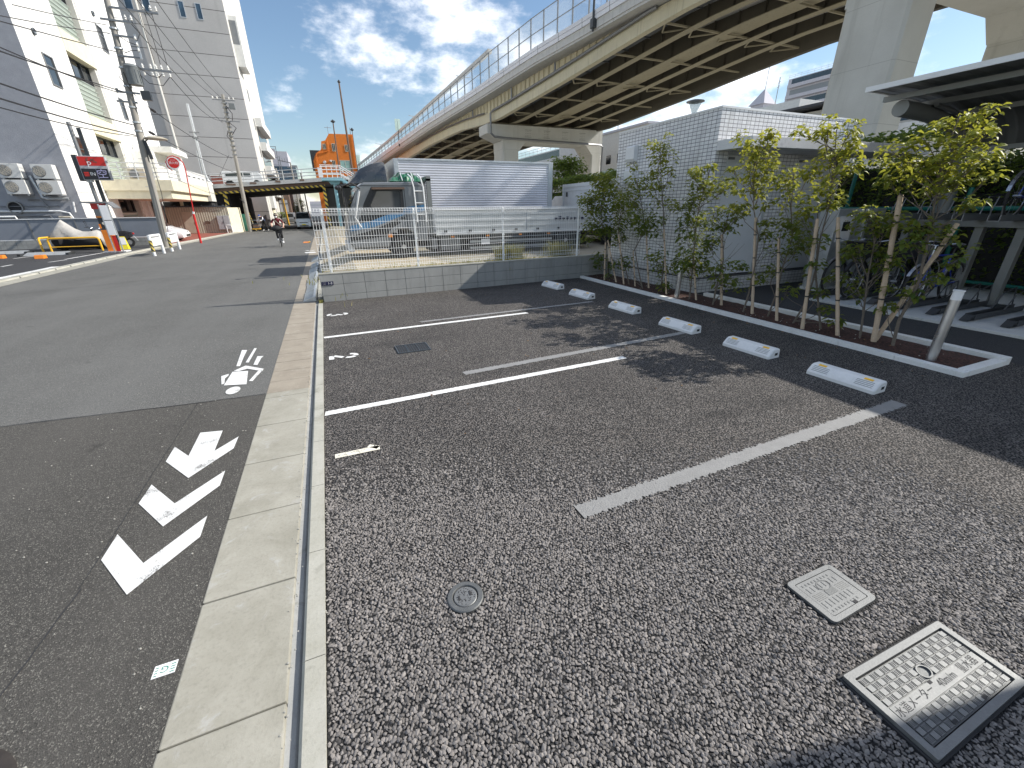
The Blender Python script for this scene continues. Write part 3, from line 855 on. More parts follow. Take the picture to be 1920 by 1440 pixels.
for j in range(ny):
    for i in range(nx):
        u0 = .06 + i * .88 / nx; v0 = .11 + j * .78 / ny; du = .88 / nx; dv = .78 / ny
        if 3 <= j <= 4: continue
        if (i in (8, 9) and j in (5, 6)): continue
        if (i + j) % 2: qbox(l, F, u0 + .004, v0 + .008, u0 + du - .004, v0 + dv - .008, .012, .0185)
        else:
            qbox(l, F, u0 + .003, v0 + .006, u0 + du - .003, v0 + dv - .006, .012, .0180)
            l.mt(2)
            for k in range(3): qbox(l, F, u0 + .007 + k * du * .3, v0 + .012, u0 + .007 + k * du * .3 + du * .12, v0 + dv - .012, .0181, .0186)
            l.mt(1)
qbox(l, F, .06, .11 + 3 * .78 / 9 + .008, .94, .11 + 5 * .78 / 9 - .008, .012, .0165)
ringmesh(l, [(.5 + .05 * math.cos(t), .63 + .085 * math.sin(t)) for t in [i * math.pi / 10 for i in range(20)]], [(.5 + .042 * math.cos(t), .63 + .07 * math.sin(t)) for t in [i * math.pi / 10 for i in range(20)]], F, .012, .019)
l.mt(2)
qbox(l, F, .44, .50, .47, .54, .0165, .0175); qbox(l, F, .30, .12, .34, .16, .012, .0195); qbox(l, F, .63, .12, .67, .16, .012, .0195)
tb = MB()
for s_, u in (('水道メーター', .25), ('40m/m', .575), ('量水器', .81)):
    text(tb, s_, .036, Matrix.Translation(F(u, .455, .0172)))
l.add(tb.v, tb.f)
l.build('lid', ['iron_cover', 'iron_worn', 'iron_groove'], t_)
b = MB(); qbox(b, F, -.02, -.03, 1.02, -.002, -.02, .006); qbox(b, F, -.02, 1.002, 1.02, 1.03, -.02, .006); qbox(b, F, -.02, -.002, -.002, 1.002, -.02, .006)
b.build('gap', 'iron_groove', t_)
t_ = thing('manhole_cover', 'dark rusty round manhole cover in the road beside the pavers', 'manhole cover', (-1.40, 1.18, 0))
c0 = (-1.40, 1.18, 0)
f = MB(); f.lathe([(.215, -.02), (.215, .012), (.24, .014), (.25, .008), (.25, -.02)], c0, 40); f.build('ring', 'rust_iron', t_, smooth=True)
l = MB(); l.lathe([(.21, -.02), (.21, .011), (1e-6, .011)], c0, 36); l.mt(1)
for i in range(18):
    a = i * 2 * math.pi / 18; d = Vector((math.cos(a), math.sin(a), 0)); c_ = Vector(c0) + Vector((0, 0, .012))
    l.bar(c_ + d * .14, c_ + d * .185, .02, .006)
for i in range(9):
    a = i * 2 * math.pi / 9 + .2; d = Vector((math.cos(a), math.sin(a), 0)); c_ = Vector(c0) + Vector((0, 0, .012))
    l.bar(c_ + d * .05, c_ + d * .11, .02, .006)
l.build('lid', ['rust_iron', 'beige_sand'], t_)

# ---- the stones of the open-graded asphalt, modelled where they show larger than a few pixels ----
def lot_stones():
    import numpy as np
    rng = np.random.default_rng(12); P = .0138
    ico = bmesh.new(); bmesh.ops.create_icosphere(ico, subdivisions=1, radius=1.0)
    iv = np.array([v.co[:] for v in ico.verts]); fi = np.array([[v.index for v in f.verts] for f in ico.faces]); ico.free()
    xs = np.arange(-.262, 3.6, P); ys = np.arange(-.35, 3.2, P * .87)
    X, Y = np.meshgrid(xs, ys); X = X + (np.arange(len(ys)) % 2)[:, None] * P / 2
    X = (X + rng.normal(0, P * .17, X.shape)).ravel(); Y = (Y + rng.normal(0, P * .17, Y.shape)).ravel()
    d = .8495 * Y + .3548 * X + 1.63 * .3906
    vx = .9209 * X - .3897 * Y + 1.63 * .01107; vy = -.1616 * X - .3558 * Y + 1.63 * .9205
    u = 960 + 776 * vx / d; w = 720 + 776 * vy / d
    k = (X > -.264) & (rng.random(len(X)) > np.clip((X - 3.0) / .5, 0, 1)) & (rng.random(len(X)) < np.clip((Y + .35) / .35, 0, 1))
    dd = d - 1.63 * .3906
    k &= rng.random(len(X)) > np.clip((dd - 1.85) / .6, 0, 1)
    for (x0, y0, x1, y1) in ((.23, 1.25, .402, 1.42), (1.69, .578, 2.012, .815), (1.485, .148, 2.11, .452)):
        k &= ~((X > x0) & (X < x1) & (Y > y0) & (Y < y1)) if x0 > .5 else ~(((X - .316) ** 2 + (Y - 1.337) ** 2) < .085 ** 2)
    yl = 1.625 + (X - 1.09) * .0283
    k &= ~((np.abs(Y - yl) < .056 + rng.normal(0, .008, len(X))) & (X > 1.08)); k &= ~((np.abs(Y - 2.85) < .05) & (X < .14) & (X > -.22))
    X, Y = X[k], Y[k]; n = len(X)
    r = P * rng.uniform(.46, .70, n); low = rng.random(n)
    S = np.stack([r * rng.uniform(.85, 1.35, n), r * rng.uniform(.75, 1.05, n), r * rng.uniform(.55, .8, n)], 1)
    a = rng.uniform(0, 6.28, n); tl = rng.normal(0, .25, (n, 2))
    base = iv[None] * (1 + rng.normal(0, .17, (n, len(iv), 1)))
    V = base * S[:, None, :]
    V[:, :, 2] += V[:, :, 0] * tl[:, None, 0] + V[:, :, 1] * tl[:, None, 1]
    ca, sa = np.cos(a)[:, None], np.sin(a)[:, None]
    Vx = V[:, :, 0] * ca - V[:, :, 1] * sa + X[:, None]; Vy = V[:, :, 0] * sa + V[:, :, 1] * ca + Y[:, None]
    Vz = V[:, :, 2] + (.0002 - .0028 * (low < .12) + rng.normal(0, .0008, n))[:, None]
    V = np.stack([Vx, Vy, Vz], 2).reshape(-1, 3); m_ = len(iv)
    Fa = (fi[None] + (np.arange(n) * m_)[:, None, None]).reshape(-1, 3)
    me = bpy.data.meshes.new('stones'); me.vertices.add(len(V)); me.vertices.foreach_set('co', V.astype(np.float32).ravel())
    me.loops.add(Fa.size); me.loops.foreach_set('vertex_index', Fa.astype(np.int32).ravel())
    me.polygons.add(len(Fa)); me.polygons.foreach_set('loop_start', (np.arange(len(Fa)) * 3).astype(np.int32))
    me.update(calc_edges=True); me.polygons.foreach_set('use_smooth', np.zeros(len(Fa), bool))
    tone = np.clip(rng.beta(2.4, 1.7, n) * (1 - .5 * (low < .15)), 0, 1)
    at = me.attributes.new('tone', 'FLOAT', 'FACE'); at.data.foreach_set('value', np.repeat(tone, len(fi)).astype(np.float32))
    me.materials.append(MATS['lot_stone'])
    o = bpy.data.objects.new('aggregate', me); COL.objects.link(o); o.parent = LOT; tag(o, kind='stuff')
lot_stones()

# ---- wheel stops ----
def make_stop():
    t_ = thing('wheel_stop', '', 'wheel stop', (0, 0, 0), 'wheel stops along the planter')
    # long axis Y, bevelled front towards -X
    b = MB(); L = .31
    prof = [(-.115, 0), (-.115, .032), (-.052, .098), (-.030, .108), (.050, .108), (.072, .098), (.082, 0)]
    rings = []
    for y, k in ((-L, .90), (-L + .012, 1.0), (-.10, 1.0), (-.095, 1.0), (.095, 1.0), (.10, 1.0), (L - .012, 1.0), (L, .90)):
        rings.append([(x * k, y, z * (k if z > .05 else 1)) for x, z in prof])
    b.loft(rings); b.mt(1)
    for sgn in (-1, 1):
        for k in range(4):                                   # cooling-fin like slots on the sloped face
            u = .30 + k * .19
            p = Vector((-.115 + u * .063, 0, .032 + u * .066)); n = Vector((-.066, 0, .063)).normalized()
            a_ = p + n * .0012; y0 = sgn * .12; y1 = sgn * .275
            b.bar((a_.x, y0, a_.z), (a_.x, y1, a_.z), .0085, .004, n)
    b.mt(2)
    for sgn in (-1, 1):                                      # recess in each end
        b.box(-.02, sgn * (L + .001) - .002, .03, .035, sgn * (L + .001) + .002, .065)
    b.mt(0)
    b.bar((-.083, -.098, .066), (-.083, .098, .066), .06, .004, (-.066, 0, .063))
    b.build('body', ['wheelstop', 'wheelstop_slot', 'iron_groove'], t_, bevel=.004)
    for sgn in (-1, 1):
        r_ = MB(); r_.bar((-.036, sgn * .17, .1045), (-.036, sgn * .245, .1045), .027, .008, (-.3, 0, 1)); r_.build('reflector', 'yellow_reflector', t_, bevel=.001)
    return t_
st0 = make_stop()
STOPS = [(4.53, 2.23, 2, 'nearest and largest white wheel stop, beside the end of the broad grey smear'),
         (4.53, 3.30, 3, 'second white wheel stop from the camera, without a line touching it'),
         (4.50, 4.44, 4, 'third white wheel stop from the camera, at the end of a grey painted-out line'),
         (4.51, 5.73, 5, 'fourth white wheel stop from the camera, standing alone between the painted-out lines'),
         (4.49, 7.07, 6, 'second farthest white wheel stop, just past the farthest painted-out line'),
         (4.47, 8.25, 7, 'farthest white wheel stop, closest to the block wall')]
for i, (x, y, a, lab) in enumerate(STOPS):
    if i == 0: st0.location = (x, y, 0); st0.rotation_euler = (0, 0, R(a)); st0['label'] = lab
    else: dup(st0, (x, y, 0), R(a), lab)

# ---- block wall and mesh fence ----
WA = Vector((-.25, 8.76, 0)); WB = Vector((6.55, 9.20, 0)); WD = (WB - WA); WL = WD.length; WD.normalize(); WN = Vector((-WD.y, WD.x, 0))
def wpt(s_, n, z): return WA + WD * s_ + WN * n + Vector((0, 0, z))
t_ = thing('block_wall', 'low grey concrete block wall below the white mesh fence', 'wall', WA)
b = MB(); rows = [(0, .115), (.12, .318), (.323, .515)]
for (z0, z1) in rows:
    s0 = 0.0; k = 0
    while s0 < WL - .01:
        s1 = min(s0 + (.40 if k else .405), WL)
        p = [wpt(s0 + .003, 0, z0), wpt(s1 - .003, 0, z0), wpt(s1 - .003, .15, z0), wpt(s0 + .003, .15, z0)]
        vs = p + [v + Vector((0, 0, z1 - z0)) for v in p]
        b.add(vs, [(0, 3, 2, 1), (4, 5, 6, 7), (0, 1, 5, 4), (1, 2, 6, 5), (2, 3, 7, 6), (3, 0, 4, 7)]); s0 = s1; k += 1
b.build('blocks', 'concrete_block', t_, bevel=.004)
b = MB()
p = [wpt(.004, .008, .0), wpt(WL, .008, 0), wpt(WL, .142, 0), wpt(.004, .142, 0)]
b.add(p + [v + Vector((0, 0, .509)) for v in p], [(0, 3, 2, 1), (4, 5, 6, 7), (0, 1, 5, 4), (1, 2, 6, 5), (2, 3, 7, 6), (3, 0, 4, 7)]); b.build('mortar', 'iron_dark', t_)
b = MB(); p = [wpt(-.01, -.006, .517), wpt(WL, -.006, .517), wpt(WL, .156, .517), wpt(-.01, .156, .517)]
b.add(p + [v + Vector((0, 0, .018)) for v in p], [(0, 3, 2, 1), (4, 5, 6, 7), (0, 1, 5, 4), (1, 2, 6, 5), (2, 3, 7, 6), (3, 0, 4, 7)]); b.build('coping', 'kerb_concrete', t_)
t_ = thing('address_plate', 'small dark blue address plate fixed to the left end of the block wall', 'plate', tuple(wpt(.12, -.004, .34)))
ang = math.atan2(WD.y, WD.x)
b = MB(); p = [wpt(.015, -.012, .315), wpt(.225, -.012, .315), wpt(.225, -.012, .385), wpt(.015, -.012, .385)]
b.add(p + [v + WN * .010 for v in p], [(0, 1, 2, 3), (7, 6, 5, 4), (0, 4, 5, 1), (1, 5, 6, 2), (2, 6, 7, 3), (3, 7, 4, 0)]); b.build('plate', 'sign_navy', t_)
b = MB(); q_ = wpt(.165, -.0135, .35); text(b, '1-3', .062, Matrix.Translation(q_) @ Matrix.Rotation(ang, 4, 'Z') @ Matrix.Rotation(R(90), 4, 'X'))
rng = random.Random(5)
for i in range(2):
    for j in range(2):
        for k in range(3):
            c_ = wpt(.03 + i * .032 + rng.uniform(0, .02), -.0132, .325 + j * .03 + k * .008); e_ = c_ + WD * rng.uniform(.008, .016); b.bar(c_, e_, .004, .001, (0, 0, 1))
b.build('lettering', 'sign_white', t_)
t_ = thing('mesh_fence', 'white welded wire mesh fence on the block wall', 'fence', tuple(wpt(0, .07, .53)))
b = MB(); z0, z1 = .575, 1.665; nl = .075
s0 = .06; n = int((5.98 - s0) / .05)
for i in range(n + 1):
    s_ = s0 + i * .05
    b.tube([wpt(s_, nl, z0), wpt(s_, nl, z1 - .10), wpt(s_, nl - .045, z1 - .05), wpt(s_, nl, z1)], .0032, 4, False)
for z, nn in [(z0 + .01, nl), (z0 + .045, nl - .04), (z1, nl), (z1 - .02, nl - .02), (z1 - .05, nl - .047), (z1 - .08, nl - .02), (z1 - .1, nl)] + [(z0 + .10 + k * .125, nl) for k in range(8)]:
    b.tube([wpt(s0, nn - .004, z), wpt(s0 + n * .05, nn - .004, z)], .0034, 4)
b.build('mesh_panel', 'fence_white', t_)
for s_ in (.235, 1.93, 3.90, 5.92):
    b = MB(); b.tube([wpt(s_, nl + .035, .40), wpt(s_, nl + .035, 1.645)], .022, 10); b.ell(wpt(s_, nl + .035, 1.647), (.022, .022, .012), 10, 4)
    for z in (.66, 1.1, 1.55): b.bar(wpt(s_ - .025, nl + .008, z), wpt(s_ + .025, nl + .008, z), .02, .03)
    b.build('post', 'fence_white', t_, smooth=True)
# fence along the street side of the yard, farther on
b = MB()
# kerb ramps on the gutter
for k, (y, ln) in enumerate([(8.92, .98), (9.93, .98), (10.94, .98), (11.95, .98), (12.96, .98), (14.4, .98), (16.2, .98)]):
    if k == 0:
        ramp0 = thing('kerb_ramp', '', 'ramp', (0, 0, 0), 'steel ramps along the gutter')
        r_ = MB(); r_.prism([(-.115, .004), (.115, .004), (.115, .098), (.075, .10), (-.115, .022)], 'y', 0, .98)
        r_.build('plate', 'steel_galv', ramp0, bevel=.004)
        for j in range(8): st = MB(); st.bar((-.1, .08 + j * .117, .034), (.07, .08 + j * .117, .105), .014, .010); st.build('tread', 'steel_galv', ramp0)
        ramp0.location = (-.50, y, 0); ramp0['label'] = 'nearest grey steel kerb ramp lying on the gutter'
    else: dup(ramp0, (-.50 + (.01 if k % 2 else -.01), y, 0), 0, ['', 'second grey kerb ramp along the gutter, touching the nearest one', 'third grey kerb ramp along the gutter beside the mesh fence', 'fourth grey kerb ramp along the gutter beside the truck yard',
        'fifth grey kerb ramp, last of the touching row', 'lone grey kerb ramp past the end of the touching row', 'farthest grey kerb ramp on the gutter by the truck yard'][k])
# dry grass strips behind the wall
def grass(name, spots, label, mat='grass_blade'):
    b = MB(); att = []
    for (cx, cy, cz, rx, ry, n, h) in spots:
        for i in range(n):
            x = cx + random.gauss(0, rx); y = cy + random.gauss(0, ry); hh = h * random.uniform(.5, 1.2); a = random.uniform(0, 6.28); w = .006 + hh * .012
            lx, ly = random.gauss(0, .45) * hh, random.gauss(0, .45) * hh; dx, dy = w * math.cos(a), w * math.sin(a)
            b.add([(x - dx, y - dy, cz), (x + dx, y + dy, cz), (x + lx * .45 + dx * .6, y + ly * .45 + dy * .6, cz + hh * .65), (x + lx * .45 - dx * .6, y + ly * .45 - dy * .6, cz + hh * .65), (x + lx, y + ly, cz + hh * .92)], [(0, 1, 2, 3), (3, 2, 4)])
            yv = random.random(); att += [yv, yv]
    b.att = att
    return b.build(name, mat)
o = grass('grass', [(.35, 9.5, .26, .35, .25, 500, .12), (1.6, 9.6, .34, .9, .2, 500, .10), (3.0, 10.4, .34, 1.2, .3, 500, .12), (.1, 12, .1, .15, 1.5, 300, .1), (4.8, 10.2, .34, .6, .2, 260, .12), (-.3, 8.75, .0, .02, .06, 60, .06)], '')
tag(o, kind='stuff')
for (x, y, lab) in ((4.55, 10.9, 'tuft of dry yellow grass behind the middle of the mesh fence'), (6.25, 11.2, 'tuft of pale dry grass behind the right end of the mesh fence')):
    o = grass('grass_tuft', [(x, y, .33, .17, .12, 420, .42)], ''); tag(o, lab, 'grass tuft', 'dry grass tufts in the truck yard')
    o.data.transform(Matrix.Translation((-x, -y, -.33))); o.location = (x, y, .33)

# ---- planter ----
b = MB()
for y in [1.80 + i * .6 for i in range(13)]:
    b.box(5.69, y + .002, -.1, 5.79, min(y + .6, 9.12) - .002, .055)
    if y + .6 < 6.4: b.box(6.55, y + .002, -.1, 6.65, y + .6 - .002, .085)
b.box(5.792, 1.80, -.1, 6.548, 1.90, .06)
struct('planter_kerb', b, 'planter_kerb_concrete', bevel=.007)
b = MB(); nx, ny = 10, 70; vs = []
for j in range(ny + 1):
    for i in range(nx + 1):
        x = 5.79 + .76 * i / nx; y = 1.9 + 7.25 * j / ny
        vs.append((x, y, .03 + .02 * math.sin(i / nx * math.pi) + random.uniform(-.008, .008)))
b.add(vs, [(j * (nx + 1) + i, j * (nx + 1) + i + 1, (j + 1) * (nx + 1) + i + 1, (j + 1) * (nx + 1) + i) for j in range(ny) for i in range(nx)])
struct('planter_soil', b, 'bark_mulch', smooth=True)
def bollard(x, y, h, lab, lean):
    t_ = thing('bollard_light', lab, 'bollard light', (x, y, .03), 'steel bollard lights in the planter')
    d = Vector(lean); p0 = Vector((x, y, .03)); p1 = p0 + d * (h - .10); p2 = p0 + d * h
    b = MB(); b.tube([p0, p1], .046, 24); b.build('body', 'stainless', t_, smooth=True)
    b = MB(); b.tube([p1, p2 - d * .012], .044, 24); b.build('lamp', 'sign_white', t_, smooth=True)
    b = MB(); b.tube([p2 - d * .012, p2], .049, 24); b.build('cap', 'white_metal', t_, smooth=True)
bollard(5.93, 2.18, .77, 'brushed steel bollard light with a white lamp head at the planter end', Vector((.02, .0, 1)).normalized())
bollard(5.92, 6.03, .62, 'brushed steel bollard light half hidden by the leafy shrubs', Vector((0, 0, 1)))
# fallen leaves along the planter and a few on the bays
b = MB(); att = []
rng = random.Random(77)
for i in range(150):
    if i < 60: x, y = 5.65 - abs(rng.gauss(0, .12)), rng.uniform(1.9, 9)
    elif i < 105: x, y = rng.uniform(5.82, 6.5), rng.uniform(2, 9)
    else: x, y = rng.uniform(.2, 5.5), rng.uniform(2.6, 8.5)
    z = .012 if x < 5.7 else .065; a = rng.uniform(0, 6.28); L = rng.uniform(.02, .045); d = Vector((math.cos(a), math.sin(a), 0)); s_ = Vector((-d.y, d.x, 0)); p = Vector((x, y, z))
    b.add([p, p + d * L * .5 + s_ * L * .3 + Vector((0, 0, L * .2)), p + d * L, p + d * L * .5 - s_ * L * .3 + Vector((0, 0, L * .12))], [(0, 1, 2), (0, 2, 3)]); yv = rng.random(); att += [yv, yv]
b.att = att; tag(b.build('leaves', 'fallen_leaf'), kind='stuff')
# ================= planter shrubs and stakes =================
def leaf_cluster(b, att, c, r, n, rng, size, yfun, droop=.6):
    """leaves hang from short twigs around a branch tip: folded blades with drooping ends"""
    c = Vector(c)
    for i in range(n):
        d = Vector((rng.gauss(0, 1), rng.gauss(0, 1), rng.gauss(0, .8)))
        d = d.normalized() * r * rng.random() ** .45
        p = c + d
        a = rng.uniform(0, 2 * math.pi) if rng.random() < .3 else math.atan2(d.y, d.x) + rng.gauss(0, .6)
        out_ = Vector((math.cos(a), math.sin(a), rng.gauss(.05, .3))).normalized()
        L = size * rng.uniform(.65, 1.2); W = L * rng.uniform(.24, .32)
        side = out_.cross(Vector((rng.gauss(0, .35), rng.gauss(0, .35), 1))).normalized(); up = side.cross(out_)
        dz = droop * rng.uniform(.5, 1.3)
        m1 = p + out_ * L * .40 - Vector((0, 0, L * .07 * dz)); m2 = p + out_ * L * .72 - Vector((0, 0, L * .30 * dz)); tp = p + out_ * L * .95 - Vector((0, 0, L * .62 * dz))
        f_ = up * W * .35
        vs = [p, m1 + side * W + f_, m1, m1 - side * W + f_, m2 + side * W * .72 + f_ * .6, m2, m2 - side * W * .72 + f_ * .6, tp]
        b.add(vs, [(0, 2, 1), (0, 3, 2), (1, 2, 5, 4), (2, 3, 6, 5), (4, 5, 7), (5, 6, 7)])
        yv = min(1, max(0, yfun(p) + rng.gauss(0, .12)))
        att += [yv] * 6
SHRUBS = [
(6.13,8.54,[(9.14,2.15,0.26),(8.86,2.19,0.19),(9.1,1.85,0.37),(8.66,1.95,0.26),(9.37,1.6,0.24),(8.87,1.45,0.3),(9.07,1.13,0.24),(8.5,1.15,0.2),(8.81,0.49,0.17)]),
(6.03,7.59,[(8.21,1.6,0.22),(7.98,1.71,0.15),(8.07,1.31,0.19),(8.28,1.01,0.13)]),
(5.96,7.05,[(7.72,2.13,0.17),(7.43,1.99,0.2),(7.82,1.9,0.15),(7.57,1.81,0.17),(7.25,1.47,0.23),(7.05,1.29,0.22),(7.39,1.25,0.2),(6.87,1.39,0.16),(7.7,0.52,0.15),(7.94,0.46,0.13)]),
(6.03,6.56,[(7.34,2.72,0.11),(7.14,2.65,0.13),(6.99,2.68,0.1),(7.18,2.49,0.13),(6.88,2.5,0.13),(7.08,2.33,0.13),(6.79,2.22,0.1),(7.21,2.2,0.11),(6.86,2.01,0.13),(7.01,1.97,0.11),(6.89,1.74,0.16),(6.5,1.64,0.08),(6.7,0.7,0.2),(6.51,0.53,0.17),(6.74,0.47,0.17),(6.45,0.24,0.11)]),
(6.02,5.81,[(6.02,2.12,0.1),(5.74,2.21,0.09),(6.02,1.95,0.15),(5.77,1.94,0.14),(5.58,1.99,0.11),(5.37,1.92,0.09),(6.1,1.75,0.12),(5.85,1.77,0.14),(5.62,1.8,0.12),(6.17,1.59,0.13),(6.23,1.4,0.1),(5.89,1.36,0.15),(5.68,1.37,0.12),(6.04,1.12,0.15),(5.76,1.02,0.2),(6.09,0.88,0.18),(5.8,0.78,0.23),(5.92,0.57,0.18),(5.6,0.61,0.12),(6.12,0.67,0.13)]),
(6.01,5.26,[(5.49,1.52,0.12),(5.3,1.53,0.14),(5.12,1.55,0.11),(5.0,1.61,0.09),(5.34,1.33,0.14),(5.17,1.32,0.11),(5.48,1.06,0.1),(5.29,0.64,0.12),(5.11,0.73,0.12),(5.35,0.47,0.12),(5.1,0.44,0.12),(5.01,0.52,0.09),(4.87,0.74,0.06)]),
(6.01,4.65,[(4.83,2.53,0.08),(4.73,2.55,0.08),(5.14,2.48,0.13),(4.92,2.41,0.12),(4.78,2.42,0.1),(5.15,2.33,0.13),(4.86,2.28,0.14),(5.2,2.2,0.11),(4.72,2.18,0.12),(4.98,2.13,0.15),(4.67,2.14,0.08),(5.0,1.98,0.13),(4.8,1.97,0.12),(4.71,2.03,0.1),(5.06,1.83,0.11),(4.83,1.8,0.08),(5.34,2.16,0.05),(5.03,1.63,0.09),(4.63,1.62,0.07),(4.58,0.58,0.12),(4.57,1.39,0.06),(4.55,1.24,0.05)]),
(6.08,4.27,[(4.51,2.01,0.11),(4.32,2.04,0.14),(4.14,2.01,0.08),(4.51,1.91,0.1),(4.37,1.8,0.11),(4.36,1.64,0.11),(4.27,1.43,0.14),(4.07,1.23,0.17),(4.29,1.27,0.14),(4.14,1.04,0.14),(3.98,1.18,0.14),(4.31,1.0,0.12),(4.35,0.77,0.1),(3.97,0.5,0.12)]),
(6.04,3.84,[(4.02,1.64,0.11),(4.03,1.49,0.11),(3.71,1.62,0.08),(3.71,1.2,0.11),(3.68,0.9,0.08),(3.56,0.54,0.08),(3.39,0.36,0.07),(3.36,0.2,0.07)]),
(6.07,3.45,[(4.26,2.49,0.11),(4.13,2.47,0.08),(3.99,2.49,0.1),(3.99,2.41,0.1),(3.75,2.46,0.1),(3.76,2.35,0.1),(3.65,2.26,0.07),(3.91,2.22,0.13),(4.0,2.27,0.1),(3.83,2.19,0.1),(4.0,2.09,0.1),(3.63,2.06,0.1),(3.81,2.03,0.13),(3.67,2.02,0.1),(3.95,1.9,0.1),(3.74,1.78,0.1),(3.75,1.64,0.08)]),
(6.11,2.99,[(3.32,1.5,0.12),(3.2,1.52,0.12),(3.07,1.5,0.09),(3.2,1.39,0.12),(3.07,1.37,0.09),(3.29,1.17,0.1),(3.13,1.14,0.12),(2.98,1.06,0.12),(3.3,1.05,0.1),(3.44,1.04,0.09),(3.43,0.77,0.09),(3.24,0.74,0.1),(3.07,0.93,0.1),(2.84,1.0,0.09),(3.24,0.59,0.06),(2.89,0.7,0.07)]),
(6.11,2.63,[(2.54,2.46,0.07),(2.61,2.43,0.08),(2.74,2.39,0.1),(2.87,2.37,0.1),(2.47,2.26,0.07),(2.6,2.23,0.1),(2.73,2.21,0.12),(2.91,2.25,0.13),(3.23,2.17,0.11),(3.08,2.17,0.13),(2.87,2.06,0.15),(2.74,2.08,0.13),(2.59,2.09,0.12),(2.44,2.09,0.1),(2.36,2.03,0.07),(3.15,2.04,0.11),(2.98,1.97,0.13),(2.8,1.9,0.15),(2.65,1.93,0.12),(2.51,1.94,0.1),(2.4,1.87,0.08),(3.14,1.86,0.09),(2.97,1.81,0.13),(2.77,1.74,0.13),(2.65,1.78,0.11),(2.53,1.81,0.08),(2.91,1.42,0.11),(2.75,1.34,0.13),(2.63,1.4,0.11),(2.65,1.22,0.11),(2.56,1.26,0.09),(2.35,1.64,0.06),(2.49,1.58,0.06),(2.37,1.08,0.07),(2.39,0.88,0.05),(2.61,0.69,0.09),(2.65,0.8,0.07),(2.83,0.49,0.07)]),
]
SLAB = ['leafiest dark green shrub, bushy to the ground at the block wall end of the planter', 'short shrub tucked behind the leafiest shrub by the tiled wall', 'middling shrub in front of the tiled wall with a bushy middle',
        'tall thin shrub in front of the tiled wall, its tip above the wall vents', 'dense green shrub at the corner of the tiled building, behind the far bollard light', 'open shrub in front of the wide grey door, with low leafy shoots',
        'tall yellow-tipped shrub crossing the canopy slab in front of the wide grey door', 'green shrub in front of the tiles between the two grey doors', 'sparse shrub with a few leaves beside the steel cabinets',
        'tall forked shrub with three leafy tips crossing the end of the canopy slab', 'low bronze-leaved shrub before the parked bicycles', 'widest yellow-green shrub over the bicycle rack, nearest the steel bollard light']
for k, (bx, by, bl) in enumerate(SHRUBS):
    rng = random.Random(40 + k)
    t_ = thing('shrub', SLAB[k], 'shrub', (bx, by, .04), 'young shrubs in the planter')
    bl_s = sorted(bl, key=lambda q: q[1]); top = bl_s[-1][1]
    # the trunk climbs through the middle of the leaf clumps
    levels = [.04, .35, .8, 1.2, 1.6, 2.0, 2.4]
    def midY(z):
        w = sy = 0
        for (yy, zz, r_) in bl:
            q = math.exp(-((zz - z) / .35) ** 2) * r_ + 1e-4; w += q; sy += q * yy
        f_ = min(1, max(0, (z - .1) / 1.0)); return by * (1 - f_) + sy / w * f_
    TR = [Vector((bx, by, .02))] + [Vector((bx + rng.uniform(-.03, .03), midY(z), z)) for z in levels[1:] if z < top - .15] + [Vector((bx, midY(top), top))]
    big_ = k == 11
    b = MB(); r0 = .017 if big_ else .012
    b.tube(TR, [r0 * (1 - .8 * i / (len(TR) - 1)) + .0025 for i in range(len(TR))], 7)
    def trunk_at(z):
        for p, q in zip(TR, TR[1:]):
            if p.z <= z <= q.z: return p.lerp(q, (z - p.z) / max(1e-4, q.z - p.z))
        return TR[0] if z < TR[0].z else TR[-1]
    lf = MB(); att = []
    ymid = midY(max(0.5, top * .5))
    for (yy, zz, r_) in bl:
        x = bx + rng.uniform(-.22, .22) * (1.2 if big_ else .6)
        tip = Vector((x, yy, zz)); st_ = trunk_at(max(.08, zz - rng.uniform(.22, .45)))
        mid = st_.lerp(tip, .5) + Vector((rng.uniform(-.04, .04), rng.uniform(-.04, .04), -.03))
        b.tube([st_, mid, tip], [.0062, .0045, .002], 5)
        for j in range(3):
            e_ = tip + Vector((rng.uniform(-1, 1), rng.uniform(-1, 1), rng.uniform(-.6, .8))) * r_ * .8; b.tube([mid.lerp(tip, .6), e_], [.003, .0015], 4)
        n = int(20 + 930 * r_ * r_ * (.9 if k == 11 else 3.2 if k == 0 else 1.9 if k in (1, 2, 4) else 1))
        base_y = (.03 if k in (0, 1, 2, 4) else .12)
        for q_ in range(1):
            e_ = tip + Vector((rng.gauss(0, .8), rng.gauss(0, .8), rng.gauss(-.2, .8))) * r_
            b.tube([mid, e_], [.003, .0015], 4); leaf_cluster(lf, att, e_, r_ * .7, int(n * .45), rng, .085, lambda p: base_y + (.5 if k > 5 else .34) * max(0, (p.z - 1.25)))  # higher leaves are yellower: sun on the shrub tops put into the colour
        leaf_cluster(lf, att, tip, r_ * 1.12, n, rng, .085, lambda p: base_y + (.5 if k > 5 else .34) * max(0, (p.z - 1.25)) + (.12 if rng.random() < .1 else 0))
    for j in range(5):                                       # bare twigs
        st_ = trunk_at(rng.uniform(.3, max(.5, top - .4))); e_ = st_ + Vector((rng.uniform(-.25, .25), rng.uniform(-.3, .3), rng.uniform(.1, .35))); b.tube([st_, st_.lerp(e_, .5) + Vector((0, 0, -.02)), e_], [.004, .003, .0012], 4)
    b.build('trunk', 'bark', t_, smooth=True)
    lf.att = att; lf.build('crown', 'dogwood_leaf', t_)
